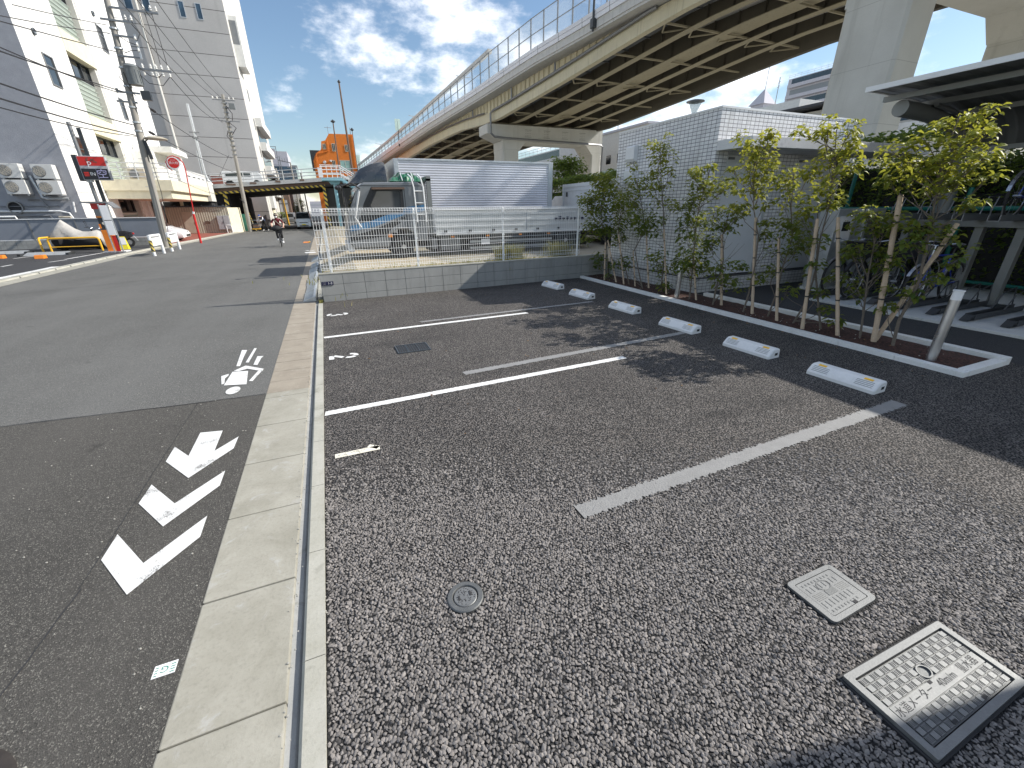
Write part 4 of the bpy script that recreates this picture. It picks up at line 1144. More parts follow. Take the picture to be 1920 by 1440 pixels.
STK = [((6.09, 5.13), (6.09, 5.40, 1.19), .022, 'wooden stake standing before the left edge of the wide grey door'), ((6.03, 4.48), (6.03, 4.78, 1.46), .022, 'wooden stake standing before the right edge of the wide grey door'),
       ((5.99, 4.03), (5.99, 4.31, 1.20), .021, 'short wooden stake before the tiles between the two doors'), ((5.90, 3.59), (5.95, 3.81, 1.46), .024, 'wooden stake leaning right before the second grey door'),
       ((5.98, 3.16), (5.98, 3.58, 1.48), .023, 'straight pale wooden stake before the steel cabinets'), ((6.08, 2.81), (6.05, 3.02, 1.72), .03, 'thick bamboo stake rising into the widest shrub'),
       ((6.12, 2.86), (6.50, 2.62, 1.42), .027, 'bamboo stake slanting to the right under the widest shrub'), ((6.04, 5.64), (6.04, 5.89, .80), .018, 'short wooden stake just right of the far bollard light'),
       ((5.92, 8.39), (5.92, 8.46, .88), .02, 'leftmost thin stake beneath the leafiest shrub'), ((5.96, 7.94), (5.96, 8.43, .93), .018, 'slanting thin stake under the leafiest shrub'), ((5.94, 7.64), (5.94, 8.01, 1.07), .018, 'thin stake just right of the leafiest shrub'),
       ((5.99, 7.32), (5.99, 7.53, .77), .016, 'shortest thin stake before the tiled wall'), ((6.08, 6.99), (6.08, 7.27, 1.10), .018, 'thin stake in front of the middle of the tiled wall'), ((5.97, 6.34), (5.97, 6.65, 1.23), .018, 'thin stake left of the far bollard light')]
for (bx, by), tp, r_, lab in STK:
    t_ = thing('plant_stake', lab, 'stake', (bx, by, .03), 'stakes in the planter')
    p0 = Vector((bx, by, -.05)); p1 = Vector(tp); b = MB()
    pts = [p0.lerp(p1, i / 12) for i in range(13)]
    b.tube(pts, [r_ * (1 + (.10 if i % 2 else -.04)) * (1 - .15 * i / 12) for i in range(13)], 9); b.build('pole', 'wood_stake', t_, smooth=True)
    for f_ in (.35, .62, .84):
        b = MB(); c_ = p0.lerp(p1, f_); b.tube([c_ - Vector((0, 0, .008)), c_ + Vector((0, 0, .008))], r_ * 1.12, 9); b.build('tie', 'black_plastic', t_, smooth=True)

# ================= tiled utility building =================
t_ = thing('utility_building', 'small white tiled utility building with two grey doors and a concrete canopy', 'building', (6.68, 6.37, 0))
X0, X1, Y0, Y1, ZT = 6.68, 10.35, 6.37, 9.30, 3.20
b = MB()
b.box(X0, Y0, .30, X0 + .2, Y1, ZT)                       # street wall
b.box(X1 - .2, Y0, .30, X1, Y1, ZT); b.box(X0 + .2, Y1 - .2, .30, X1 - .2, Y1, ZT)
for x0, x1 in ((X0 + .2, 6.98), (8.30, 8.92), (10.16, X1 - .2)): b.box(x0, Y0, .30, x1, Y0 + .2, ZT)
b.box(6.98, Y0, 2.53, 8.30, Y0 + .2, ZT); b.box(8.92, Y0, 2.53, 10.16, Y0 + .2, ZT)
b.build('wall', 'white_tile', t_)
b = MB(); b.box(X0 + .2, Y0 + .2, ZT - .12, X1 - .2, Y1 - .2, ZT - .06); b.build('roof', 'roof_dark', t_)
b = MB(); b.box(X0 - .012, Y0 - .012, ZT, X1 + .012, Y1 + .012, ZT + .03); b.build('parapet_cap', 'white_metal', t_)
b = MB(); b.box(X0 - .004, Y0 - .004, 0, X1, Y1, .27); b.build('plinth', 'white_tile', t_)
b = MB(); b.box(X0 + .004, Y0 + .004, .27, X1 - .004, Y1 - .004, .30); b.build('plinth_joint', 'roof_dark', t_)
for x0, x1, nm in ((6.98, 8.30, 'wide flat grey steel door'), (8.92, 10.16, 'narrower grey steel door')):
    d = MB(); d.box(x0 + .04, Y0 + .06, .32, x1 - .04, Y0 + .11, 2.49)
    if x1 < 8.5: pass
    dd = d.build('door', 'door_grey', t_, bevel=.004); dd['label'] = nm
    f = MB(); f.box(x0, Y0 + .03, .301, x0 + .04, Y0 + .14, 2.53); f.box(x1 - .04, Y0 + .03, .301, x1, Y0 + .14, 2.53); f.box(x0 + .04, Y0 + .03, 2.49, x1 - .04, Y0 + .14, 2.53)
    f.build('frame', 'steel_galv', dd)
    h = MB(); h.tube([(x1 - .13, Y0 + .055, 1.28), (x1 - .13, Y0 + .01, 1.28), (x1 - .24, Y0 + .01, 1.28)], .011, 8); h.box(x1 - .155, Y0 + .045, 1.2, x1 - .105, Y0 + .06, 1.35); h.build('handle', 'stainless', dd)
    c_ = MB(); c_.box(x0 + .10, Y0 + .045, 2.42, x0 + .25, Y0 + .06, 2.46); c_.build('door_closer', 'steel_mid', dd)
b = MB(); b.prism([(X0 + .002, Y0 - .002), (11.48, Y0 - .002), (11.48, 5.50), (6.76, 5.72)], 'z', 2.54, 2.70); b.build('canopy', 'plinth_concrete', t_, bevel=.006)
for (y, z) in ((8.70, 2.72), (8.70, 2.26)):
    v = MB(); v.prism([(X0 - .004, z - .15), (X0 - .085, z - .15), (X0 - .12, z - .10), (X0 - .12, z + .13), (X0 - .085, z + .16), (X0 - .004, z + .16)], 'y', y - .15, y + .15)
    v.mt(1)
    for k in range(4): v.box(X0 - .1, y - .13 + k * .07, z - .156, X0 - .02, y - .09 + k * .07, z - .149)
    v.build('vent_hood', ['white_metal', 'iron_groove'], t_, bevel=.012)
t_ = thing('park_lamp', 'cone shaped lamp on a post rising above the tiled building', 'street lamp', (19.0, 20, 0))
b = MB(); b.tube([(19, 20, 0), (19, 20, 6.05)], .06, 10); b.build('pole', 'steel_dark', t_, smooth=True)
b = MB(); b.lathe([(.06, 5.95), (.09, 6.1), (.30, 6.60), (.33, 6.64)], (19, 20, 0), 20); b.build('lamp_shade', 'lamp_glass', t_, smooth=True)
b = MB(); b.lathe([(.33, 6.64), (.46, 6.67), (.44, 6.71), (.2, 6.77), (1e-6, 6.79)], (19, 20, 0), 20); b.build('lamp_cap', 'steel_mid', t_, smooth=True)

# ================= cycle park =================
t_ = thing('cycle_shelter', 'grey curved roof of the bicycle shelter on one round arm', 'shelter', (11.3, 2.9, 0))
YA, YB = -1.6, 5.12
prof = [(8.42, 3.32), (9.1, 3.31), (9.8, 3.28), (10.4, 3.21), (10.8, 3.12), (11.1, 2.98), (11.32, 2.80), (11.44, 2.58)]
b = MB(); n = len(prof); vs = [(x, y, z) for y in (YA, YB) for x, z in prof] + [(x, y, z + .02) for y in (YA, YB) for x, z in prof]
fs = [(i, i + 1, n + i + 1, n + i) for i in range(n - 1)] + [(2 * n + i, 3 * n + i, 3 * n + i + 1, 2 * n + i + 1) for i in range(n - 1)]
b.add(vs, fs); b.build('roof_sheet', 'canopy_ribs', t_, smooth=True, auto=60)
b = MB(); b.box(8.39, YA - .02, 3.29, 8.42, YB + .02, 3.36)
for (x, z), (x2, z2) in zip(prof, prof[1:]): b.bar((x, YB + .012, z + .012), (x2, YB + .012, z2 + .012), .02, .06)
b.build('edge_trim', 'white_metal', t_)
for x, z in ((8.92, 3.26), (9.8, 3.23), (10.55, 3.12), (11.4, 2.58)):
    b = MB(); b.box(x - .035, YA, z - .075, x + .035, YB - (0 if x < 9 else .04), z); b.build('purlin', 'rack_post', t_)
for y in (4.92, 1.6, -1.2):
    b = MB(); b.tube([(9.05, y, 3.08), (9.9, y, 3.05), (10.7, y, 2.93), (11.15, y, 2.72), (11.4, y, 2.4), (11.45, y, 1.8), (11.45, y, 0)], .12, 16)
    b.build('arm', 'rack_post', t_, smooth=True)
b = MB(); b.tube([(11.3, 4.75, 2.8), (10.3, 4.75, 3.08), (9.7, 4.75, 3.14)], .035, 8); b.build('drain_pipe', 'steel_mid', t_, smooth=True)
for y in (3.15, 1.4):
    b = MB(); b.box(9.9, y - .5, 3.10, 10.12, y + .2, 3.18); b.build('light_fitting', 'white_metal', t_, bevel=.01)

def bicycle(name, label, loc, rz, frame, group=None, basket=False, tilt=0.):
    t_ = thing(name, label, 'bicycle', (0, 0, 0), group)
    rw = .33; w0, w1 = (0, -.52, rw), (0, .55, rw)
    for c_, nm in ((w0, 'rear'), (w1, 'front')):
        b = MB(); b.torus(c_, rw - .02, .02, 'x', 28, 6); wl = b.build('wheel', 'rubber', t_, smooth=True)
        b = MB(); b.torus(c_, rw - .045, .008, 'x', 28, 5)
        for k in range(14):
            a = k * 2 * math.pi / 14; b.tube([(.02 * (1 if k % 2 else -1), c_[1], c_[2]), (0, c_[1] + (rw - .045) * math.cos(a), c_[2] + (rw - .045) * math.sin(a))], .0013, 3, False)
        b.cyl((-.045, c_[1], c_[2]), (.045, c_[1], c_[2]), .018, None, 8); b.build('rim', 'bike_silver', wl)
    b = MB(); bb = (0, -.08, .28); seat = (0, -.24, .78); head = (0, .38, .80); hl = (0, .42, .62)
    for p, q, r_ in ((bb, seat, .016), (bb, hl, .019), (seat, head, .015), (bb, w0, .010), ((0, -.22, .72), w0, .009), (head, hl, .02)): b.tube([p, q], r_, 7)
    for s_ in (-.05, .05): b.tube([hl, (s_, .45, .55), (s_, .55, rw)], .011, 6); b.tube([bb, (s_, -.52, rw)], .008, 5)
    b.build('frame', frame, t_, smooth=True)
    b = MB(); b.tube([(0, -.24, .78), (0, -.265, .90)], .012, 6); b.ell((0, -.27, .925), (.075, .13, .035), 10, 6); b.build('saddle', 'black_plastic', t_, smooth=True)
    b = MB(); b.tube([head, (0, .36, .95)], .013, 6); b.tube([(-.28, .20, .98), (-.25, .30, 1.0), (-.12, .37, .97), (0, .36, .95), (.12, .37, .97), (.25, .30, 1.0), (.28, .20, .98)], .011, 6); b.build('handlebar', 'bike_silver', t_, smooth=True)
    b = MB(); b.cyl((.035, -.08, .28), (.045, -.08, .28), .085, None, 16); b.tube([(.055, -.08, .28), (.06, .06, .18)], .01, 5); b.tube([(-.055, -.08, .28), (-.06, -.22, .38)], .01, 5); b.box(.05, .02, .165, .13, .10, .185); b.box(-.13, -.26, .37, -.05, -.18, .39); b.build('crank', 'steel_dark', t_)
    for c_, a0, a1 in ((w0, 20, 170), (w1, 30, 165)):
        P = [(0, c_[1] + (rw + .025) * math.cos(R(a0 + (a1 - a0) * i / 12)), c_[2] + (rw + .025) * math.sin(R(a0 + (a1 - a0) * i / 12))) for i in range(13)]
        fd = MB()
        for p, q in zip(P, P[1:]): fd.bar(p, q, .045, .006, (0, p[1] - c_[1], p[2] - c_[2]))
        fd.build('mudguard', 'bike_silver' if not basket else 'bike_black', t_)
    if basket:
        b = MB(); x, y0, y1, z0, z1 = .19, .44, .74, .72, .98
        b.loft([[(-x * .75, y0, z0), (x * .75, y0, z0), (x * .75, y1 - .05, z0), (-x * .75, y1 - .05, z0)], [(-x, y0, z1), (x, y0, z1), (x, y1, z1), (-x, y1, z1)]]); b.build('basket', 'bike_black', t_)
    t_.location = loc; t_.rotation_euler = (tilt, 0, rz)
    return t_
t_ = thing('cycle_rack', 'dark two-tier bicycle rack on a pale concrete slab', 'bicycle rack', (10.1, 3.3, .035))
for y in (4.75, 3.75, 3.25, 2.2, 1.2):
    b = MB(); b.box(10.03, y - .055, .05, 10.17, y + .055, 1.26); b.build('post', 'rack_post', t_, bevel=.006)
    b = MB(); b.box(9.9, y - .16, .036, 10.3, y + .16, .05); b.build('foot_plate', 'rack_dark', t_)
b = MB(); b.box(9.98, -1.5, 1.26, 10.22, 5.25, 1.36); b.build('beam', 'rack_post', t_)
k = 0
for y in [5.0 - .42 * i for i in range(13)]:
    lift = .0 if k % 2 else .05
    b = MB(); b.prism([(y - .06, .05), (y - .06, .13), (y - .05, .13), (y - .05, .06), (y + .05, .06), (y + .05, .13), (y + .06, .13), (y + .06, .05)], 'x', 8.52 + lift, 10.0)
    b.add([(8.52 + lift, y - .06, .05), (8.52 + lift, y + .06, .05), (8.36 + lift, y + .05, .045), (8.36 + lift, y - .05, .045), (8.52 + lift, y - .06, .12), (8.52 + lift, y + .06, .12)], [(0, 1, 2, 3), (4, 5, 2, 3)])
    b.tube([(9.3, y - .07, .12), (9.5, y - .07, .34), (9.85, y - .07, .40), (9.95, y - .07, .13)], .009, 5); b.tube([(9.3, y + .07, .12), (9.5, y + .07, .34), (9.85, y + .07, .40), (9.95, y + .07, .13)], .009, 5)
    b.build('lower_tray', 'rack_dark', t_)
    if y > -.6:
        b = MB(); b.prism([(y - .07, 1.37), (y - .07, 1.46), (y - .058, 1.46), (y - .058, 1.38), (y + .058, 1.38), (y + .058, 1.46), (y + .07, 1.46), (y + .07, 1.37)], 'x', 9.2, 10.95)
        b.tube([(9.22, y - .06, 1.45), (9.16, y - .06, 1.58), (9.16, y + .06, 1.58), (9.22, y + .06, 1.45)], .01, 5); b.tube([(10.0, y - .06, 1.45), (10.1, y - .06, 1.72), (10.1, y + .06, 1.72), (10.0, y + .06, 1.45)], .009, 5)
        b.build('upper_tray', 'steel_mid', t_)
    k += 1
bicycle('bicycle', 'black bicycle in the lower rack behind the bronze-leaved shrub', (9.1, 4.58, .06), R(90), 'bike_black', 'bicycles parked in the rack', basket=True)
bicycle('bicycle', 'dark bicycle in the lower rack, nearest the steel cabinets', (9.2, 5.0, .06), R(92), 'bike_black', 'bicycles parked in the rack')
bicycle('bicycle', 'bicycle with a dark blue frame in the lower rack behind the slanting bamboo stake', (9.25, 3.74, .06), R(90), 'bike_blue', 'bicycles parked in the rack')
bicycle('bicycle', 'dark bicycle in the lower rack, set back between the rack posts', (9.5, 4.16, .06), R(90), 'bike_black', 'bicycles parked in the rack', basket=True)
bicycle('bicycle', 'blue bicycle standing up on the top tier of the rack', (10.15, 3.32, 1.39), R(-90), 'bike_blue', 'bicycles parked in the rack')
bicycle('bicycle', 'black bicycle on the top tier of the rack beside the blue one', (10.2, 2.9, 1.39), R(-90), 'bike_black', 'bicycles parked in the rack')
for (x, y, lab) in ((9.05, 5.62, 'steel ticket cabinet nearer the tiled building'), (9.82, 5.55, 'steel ticket cabinet nearer the bicycle rack, with a small screen')):
    c_ = thing('ticket_cabinet', lab, 'cabinet', (x, y, .0), 'steel cabinets beside the bicycle rack')
    b = MB(); b.box(x, y - .2, .06, x + .58, y + .15, 1.55); b.build('body', 'steel_galv', c_, bevel=.01)
    b = MB(); b.box(x + .08, y - .206, .95, x + .5, y - .201, 1.42); b.build('panel', 'sign_white' if x < 9.5 else 'steel_mid', c_)
    b = MB(); b.box(x + .2, y - .212, 1.15, x + .4, y - .207, 1.32); b.build('screen', 'dark_glass', c_)
    b = MB(); b.box(x - .02, y - .22, 0, x + .6, y + .17, .06); b.build('base', 'plinth_concrete', c_)
b = MB()
# teal net frame in front of the hedge
t_ = thing('net_frame', 'dark teal tubular rail and posts before the hedge', 'fence', (11.5, 4, 0))
for y, h in ((6.75, 2.62), (4.62, 1.9), (2.5, 2.62), (.4, 2.62)):
    b = MB(); b.tube([(11.5, y, 0), (11.5, y, h)], .04, 8); b.build('post', 'teal_metal', t_, smooth=True)
b = MB(); b.tube([(11.5, -2, 1.53), (11.5, 7.1, 1.53)], .04, 8); b.build('rail', 'teal_metal', t_, smooth=True)
b = MB(); b.tube([(11.5, -2, .2), (11.5, 7.1, .2)], .03, 8); b.build('lower_rail', 'teal_metal', t_, smooth=True)
def hedge(name, label, x0, x1, y0, y1, z1, n, size, seed, zlow=0.):
    rng = random.Random(seed); t_ = thing(name, label, 'hedge', ((x0 + x1) / 2, (y0 + y1) / 2, 0))
    b = MB(); b.box(x0 + .35, y0 + .1, zlow, x1 - .1, y1 - .1, z1 - .75); b.build('dark_core', 'inside_shade', t_)  # solid near-black box imitates the shade within the hedge
    lf = MB(); att = []
    for i in range(n):
        f_ = rng.random()
        y = rng.uniform(y0, y1); bulge = .10 * math.sin(y * 2.1 + 1) + .07 * math.sin(y * 5.3)
        if f_ < .72:
            z = zlow + (z1 - zlow) * rng.random() ** .8; x = x0 + rng.uniform(-.05, .22) - bulge * .6 - .07 * math.sin(z * 4 + y * 3)
        else: x = rng.uniform(x0, x1); z = z1 - .12 + rng.uniform(-.12, .10) + bulge * .7
        a = rng.uniform(0, 6.28); d = Vector((math.cos(a), math.sin(a), rng.uniform(-.8, .3))).normalized(); d.x -= .5; d.normalize()
        s_ = d.cross(Vector((rng.gauss(0, .6), rng.gauss(0, .6), 1))).normalized(); L = size * rng.uniform(.6, 1.3); p = Vector((x, y, z))
        lf.add([p, p + d * L * .5 + s_ * L * .32, p + d * L - Vector((0, 0, L * .2)), p + d * L * .5 - s_ * L * .32], [(0, 1, 2), (0, 2, 3)])
        yv = max(0, min(1, rng.gauss(.3, .28))); att += [yv, yv]
    lf.att = att; lf.build('foliage', 'hedge_leaf', t_)
hedge('hedge', 'tall clipped green hedge behind the bicycle rack', 12.2, 13.2, -3, 9.6, 3.16, 15000, .12, 11)
hedge('hedge', 'long dark hedge behind the parked trucks', 12.6, 13.6, 9.9, 25.0, 3.20, 9000, .17, 12, .3)
hedge('hedge', 'dark green climber mass hanging behind the upper bicycles', 11.75, 12.1, -3, 6.4, 2.55, 6000, .11, 13)
def bush(name, label, c, r, n, size, seed, young=.3):
    rng = random.Random(seed); t_ = thing(name, label, 'tree', (c[0], c[1], 0))
    b = MB(); b.tube([(c[0], c[1], 0), (c[0], c[1], c[2])], [.09, .04], 7)
    lf = MB(); att = []; tips = []
    for i in range(26):
        a, e = rng.uniform(0, 6.28), rng.uniform(-.5, 1.3); q = rng.uniform(.55, .95)
        tips.append(Vector((c[0] + r[0] * q * math.cos(a) * math.cos(e), c[1] + r[1] * q * math.sin(a) * math.cos(e), c[2] + r[2] * q * math.sin(e))))
    for tp in tips:
        b.tube([Vector((c[0], c[1], c[2] - r[2] * .6)), Vector(c).lerp(tp, .5), tp], [.03, .02, .008], 5)
        leaf_cluster(lf, att, tp, r[0] * .36, n // 26, rng, size, lambda p: young + .25 * (p.z - c[2]) / r[2])
    b.build('trunk', 'bark', t_, smooth=True); lf.att = att; lf.build('crown', 'hedge_leaf', t_)
bush('tree', 'round bright green tree top above the hedge behind the box truck', (15.4, 27.0, 3.6), (1.3, 1.3, 1.1), 1400, .24, 3, .45)
bush('tree', 'thin dark tree top beside the left edge of the tiled building', (15.2, 19.5, 3.3), (.9, 1.1, 1.0), 600, .2, 4, .15)
# ================= street side opposite =================
def make_panel_lines():
    m, t, p, o = nmat('lined_panel')
    pos = geo_pos(t)
    s = nd(t, 'ShaderNodeSeparateXYZ'); t.links.new(pos, s.inputs[0])
    fr = math_(t, 'FRACT', math_(t, 'MULTIPLY', math_(t, 'ADD', s.outputs[2], .35), 1 / 1.92))
    line = math_(t, 'LESS_THAN', fr, .032)
    n1 = noise(t, pos, .35, 5, .6); n2 = noise(t, pos, 8, 4, .7)
    c = mixcol(t, maprange(t, math_(t, 'ADD', math_(t, 'MULTIPLY', n1, .6), math_(t, 'MULTIPLY', n2, .4)), .35, .65), (.40, .385, .37), (.49, .475, .455))
    mp = nd(t, 'ShaderNodeMapping'); mp.inputs['Scale'].default_value = (1.4, 1.4, .1); t.links.new(pos, mp.inputs[0])
    c = mixcol(t, maprange(t, noise(t, mp.outputs[0], 1.2, 5, .65), .55, .75, 0, .3, True), c, (.26, .25, .24))
    t.links.new(mixcol(t, line, c, (.12, .115, .11)), p.inputs['Base Color']); p.inputs['Roughness'].default_value = .9
    bump(t, p, math_(t, 'ADD', n2, math_(t, 'MULTIPLY', line, -2.)), .4, .01)
make_panel_lines()
def poly_struct(name, pts, z0, z1, mat, bevel=0.):
    b = MB(); b.prism(pts, 'z', z0, z1); return struct(name, b, mat, bevel=bevel)
KL = [(-8.0, -12), (-8.0, 22.5), (-7.72, 30), (-6.98, 42.6), (-6.88, 46)]
b = MB()
for (p, q) in zip(KL, KL[1:]):
    L = math.hypot(q[0] - p[0], q[1] - p[1]); n = max(1, int(L / .9))
    for i in range(n):
        a = Vector((*p, 0)).lerp(Vector((*q, 0)), i / n + .001); e = Vector((*p, 0)).lerp(Vector((*q, 0)), (i + 1) / n - .001)
        b.add([(a.x - .22, a.y, -.05), (a.x, a.y, -.05), (e.x, e.y, -.05), (e.x - .22, e.y, -.05), (a.x - .22, a.y, .045), (a.x - .03, a.y, .04), (e.x - .03, e.y, .04), (e.x - .22, e.y, .045)],
              [(0, 3, 2, 1), (4, 5, 6, 7), (0, 1, 5, 4), (1, 2, 6, 5), (2, 3, 7, 6), (3, 0, 4, 7)])
struct('kerb', b, 'kerb_concrete')
b = MB(); 
for (p, q) in zip(KL, KL[1:]): b.add([(p[0], p[1], .004), (p[0] + .45, p[1], .004), (q[0] + .45, q[1], .004), (q[0], q[1], .004)], [(0, 1, 2, 3)])
struct('gutter_strip', b, 'gutter_concrete')
sheet('coin_parking_ground', [(-40, 4), (-8.2, 4), (-8.2, 22.5), (-7.95, 29.6), (-40, 29.6)], .012, 'dark_asphalt')
sheet('brick_forecourt', [(-11.6, 29.6), (-7.95, 29.6), (-7.2, 42.6), (-7.1, 46), (-11.6, 46)], .014, 'red_brick')
for a, c_, w, lab in (((-8.47, 14.0), (-8.43, 19.0), .26, 'thick white line along the kerb of the coin car park'), ((-9.44, 20.9), (-9.27, 21.7), .09, 'short white dash in the coin car park'), ((-9.4, 21.95), (-9.26, 24.85), .10, 'thin white line leading to the payment machine'),
                      ((-10.23, 19.9), (-10.24, 20.5), .09, 'small white dash left of the short dash in the coin car park'), ((-11.57, 23.4), (-11.3, 24.6), .1, 'white line beside the orange chock in the coin car park')):
    b = MB(); b.add(*strip(a, c_, w, .018, 20, .006)); one('parking_line', b, 'white_paint', lab, 'line marking', 'coin car park lines', base=(*a, 0))

# panel wall
t_ = thing('panel_wall', 'long blue-grey panel wall on a block base behind the coin car park', 'wall', (-12, 29.65, 0))
b = MB()
for i in range(9):
    x0 = -24.2 + i * 1.78; b.box(x0 + .01, 29.62, .46, min(x0 + 1.77, -8.16), 29.66, 1.38)
b.build('panel', 'blue_grey_panel', t_)
b = MB()
for i in range(10):
    x0 = -24.2 + i * 1.78; b.box(min(x0, -8.2) - .025, 29.60, .40, min(x0, -8.2) + .025, 29.70, 1.37)
b.build('mullion', 'steel_mid', t_)
b = MB(); b.box(-24.3, 29.58, 1.381, -8.12, 29.70, 1.42); b.box(-24.3, 29.61, .42, -8.16, 29.67, .455); b.build('rail', 'white_metal', t_)
b = MB()
for j in range(2):
    x = -24.3
    while x < -8.2: b.box(x + .005, 29.60, .005 + j * .205, min(x + .4, -8.12) - .005, 29.74, .20 + j * .205); x += .4
b.build('block_base', 'concrete_block', t_)

# white office building
t_ = thing('office_building', 'white plastered building with tall louvred window bays', 'building', (-11.6, 30.7, 0))
XF = -11.6; YC = 30.72; YE = 48.0; ZH = 19.0
b = MB()
b.box(XF - .5, YC, 0, XF, 35.55, ZH); b.box(XF - .5, 39.32, 0, XF, YE, ZH)
for z0, z1 in ((0, .2),): b.box(XF - .5, 35.55, z0, XF, 39.32, z1)
b.build('wall', 'white_plaster', t_)
b = MB(); b.box(XF - 18, YC - .004, 0, XF - .012, YC + .3, ZH); b.build('side_wall', 'grey_stucco', t_)['label'] = 'grey stuccoed side wall facing the car park'
b = MB(); b.box(XF - 18, YC + .3, ZH - .5, XF - .5, YE, ZH - .3); b.build('roof', 'roof_dark', t_)
for z0, z1 in ((9.95, 10.98), (5.98, 6.92), (2.52, 3.26), (13.7, 14.7)): b = MB(); b.box(XF - .42, 35.55, z0, XF + .03, 39.32, z1); b.build('spandrel', 'cream_plaster', t_)
for z0, z1, lz in ((10.98, 13.7, 13.0), (6.92, 9.95, 8.98), (3.26, 5.98, 5.05), (.2, 2.52, 1.75), (14.7, 17.4, 16.5)):
    g = MB(); g.box(XF - .46, 35.55, z0, XF - .44, 39.32, z1); w = g.build('window', 'dark_glass', t_)
    f = MB()
    for y in (35.56, 36.75, 37.95, 39.05): f.box(XF - .43, y, lz, XF - .36, y + .07, z1)
    f.box(XF - .43, 35.56, lz - .07, XF - .35, 39.1, lz); f.box(XF - .43, 35.56, z1 - .07, XF - .36, 39.1, z1 - .002); f.build('window_frame', 'steel_dark', w)
    l = MB(); n = int((lz - .07 - z0) / .24)
    for i in range(n):
        z = z0 + .02 + i * (lz - .07 - z0 - .02) / n; l.add([(XF - .42, 35.57, z), (XF - .42, 39.06, z), (XF - .30, 39.06, z + .20), (XF - .30, 35.57, z + .20)], [(0, 1, 2, 3)])
        l.box(XF - .305, 35.57, z + .195, XF - .27, 39.06, z + .215)
    l.build('louvre', 'louvre', w)
    r_ = MB(); r_.box(XF - .43, 39.10, z0 + .002, XF - .06, 39.318, z1 - .002); r_.build('jamb', 'pale_render', w)
def slot(y0, y1, z0, z1):
    g = MB(); g.box(XF - .02, y0, z0, XF + .004, y1, z1); w = g.build('window', 'dark_glass', t_)
    f = MB(); f.box(XF, y0 - .06, z1, XF + .05, y1 + .06, z1 + .06); f.box(XF, y0 - .06, z0 - .06, XF + .05, y1 + .06, z0); f.box(XF, y1, z0, XF + .05, y1 + .08, z1); f.box(XF, y0 - .05, z0, XF + .05, y0, z1); f.box(XF + .005, y0, z0 + (z1 - z0) * .62, XF + .03, y1, z0 + (z1 - z0) * .62 + .05)
    f.build('window_frame', 'steel_mid', w)
for y0, y1, z0, z1 in ((32.5, 33.35, 7.75, 9.0), (32.5, 33.4, 3.95, 5.4), (41.6, 42.4, 11.6, 12.9), (41.45, 42.1, 7.7, 8.85), (41.2, 41.85, 4.75, 6.0), (41.2, 41.9, 1.3, 2.3)): slot(y0, y1, z0, z1)
for y, z in ((32.4, 9.85), (41.7, 13.5), (41.6, 9.35), (40.9, 2.9)):
    b = MB(); b.lathe([(.02, .0), (.13, .01), (.15, .08), (.13, .1), (.05, .02)], (XF, y, z), 14, 'x'); b.mt(0); b.build('vent', 'iron_dark', t_)
b = MB(); b.tube([(XF + .12, 40.1, 0), (XF + .12, 40.1, 3.2), (XF + .12, 39.7, 3.5), (XF + .12, 39.7, 6)], .05, 8); b.build('downpipe', 'white_metal', t_, smooth=True)
# things on the grey side wall
def ac_unit(x, z, lab):
    t_ = thing('air_conditioner', lab, 'air conditioner', (x, 30.5, z), 'air conditioners on the grey wall')
    b = MB(); b.box(x, 30.24, z, x + .82, 30.64, z + .64); b.build('body', 'offwhite_wall', t_, bevel=.012)
    b = MB(); c_ = (x + .28, 30.235, z + .33); b.lathe([(.25, 0), (.25, -.012), (.22, -.02), (.06, -.02), (1e-6, -.02)], c_, 20, 'y')
    b.build('fan_grille', 'steel_mid', t_)
    b = MB()
    for r_ in (.10, .16, .21): b.torus((c_[0], c_[1] - .022, c_[2]), r_, .006, 'y', 20, 4)
    for k in range(8): b.tube([(c_[0], c_[1] - .024, c_[2]), (c_[0] + .24 * math.cos(k * math.pi / 4), c_[1] - .02, c_[2] + .24 * math.sin(k * math.pi / 4))], .005, 4)
    b.build('fan_guard', 'beige_sand', t_)
    b = MB(); b.box(x + .05, 30.3, z - .06, x + .12, 30.72, z); b.box(x + .7, 30.3, z - .06, x + .77, 30.72, z); b.build('bracket', 'steel_galv', t_)
for x, z, lab in ((-14.1, 3.27, 'upper air conditioner of the left pair on the grey wall'), (-14.1, 2.55, 'lower air conditioner of the left pair, above the round exhaust'), (-12.85, 3.25, 'upper air conditioner of the right pair, beside the white building corner'), (-12.85, 2.53, 'lower air conditioner of the right pair, with a duct box beside it')): ac_unit(x, z, lab)
t_ = thing('exhaust_vent', 'round black exhaust opening in the grey wall below the air conditioners', 'vent', (-14.2, 30.6, 1.95))
b = MB(); b.lathe([(.30, .05), (.30, -.12), (.25, -.12), (.25, .0)], (-14.2, 30.68, 1.95), 22, 'y'); b.build('ring', 'steel_mid', t_, smooth=True)
b = MB(); b.lathe([(.25, .01), (.25, -.005), (1e-6, -.005)], (-14.2, 30.68, 1.95), 22, 'y'); b.build('opening', 'iron_groove', t_)
t_ = thing('wall_pipes', 'white and grey pipes and ducts running along the foot of the grey wall', 'pipes', (-13, 30.6, 1.6))
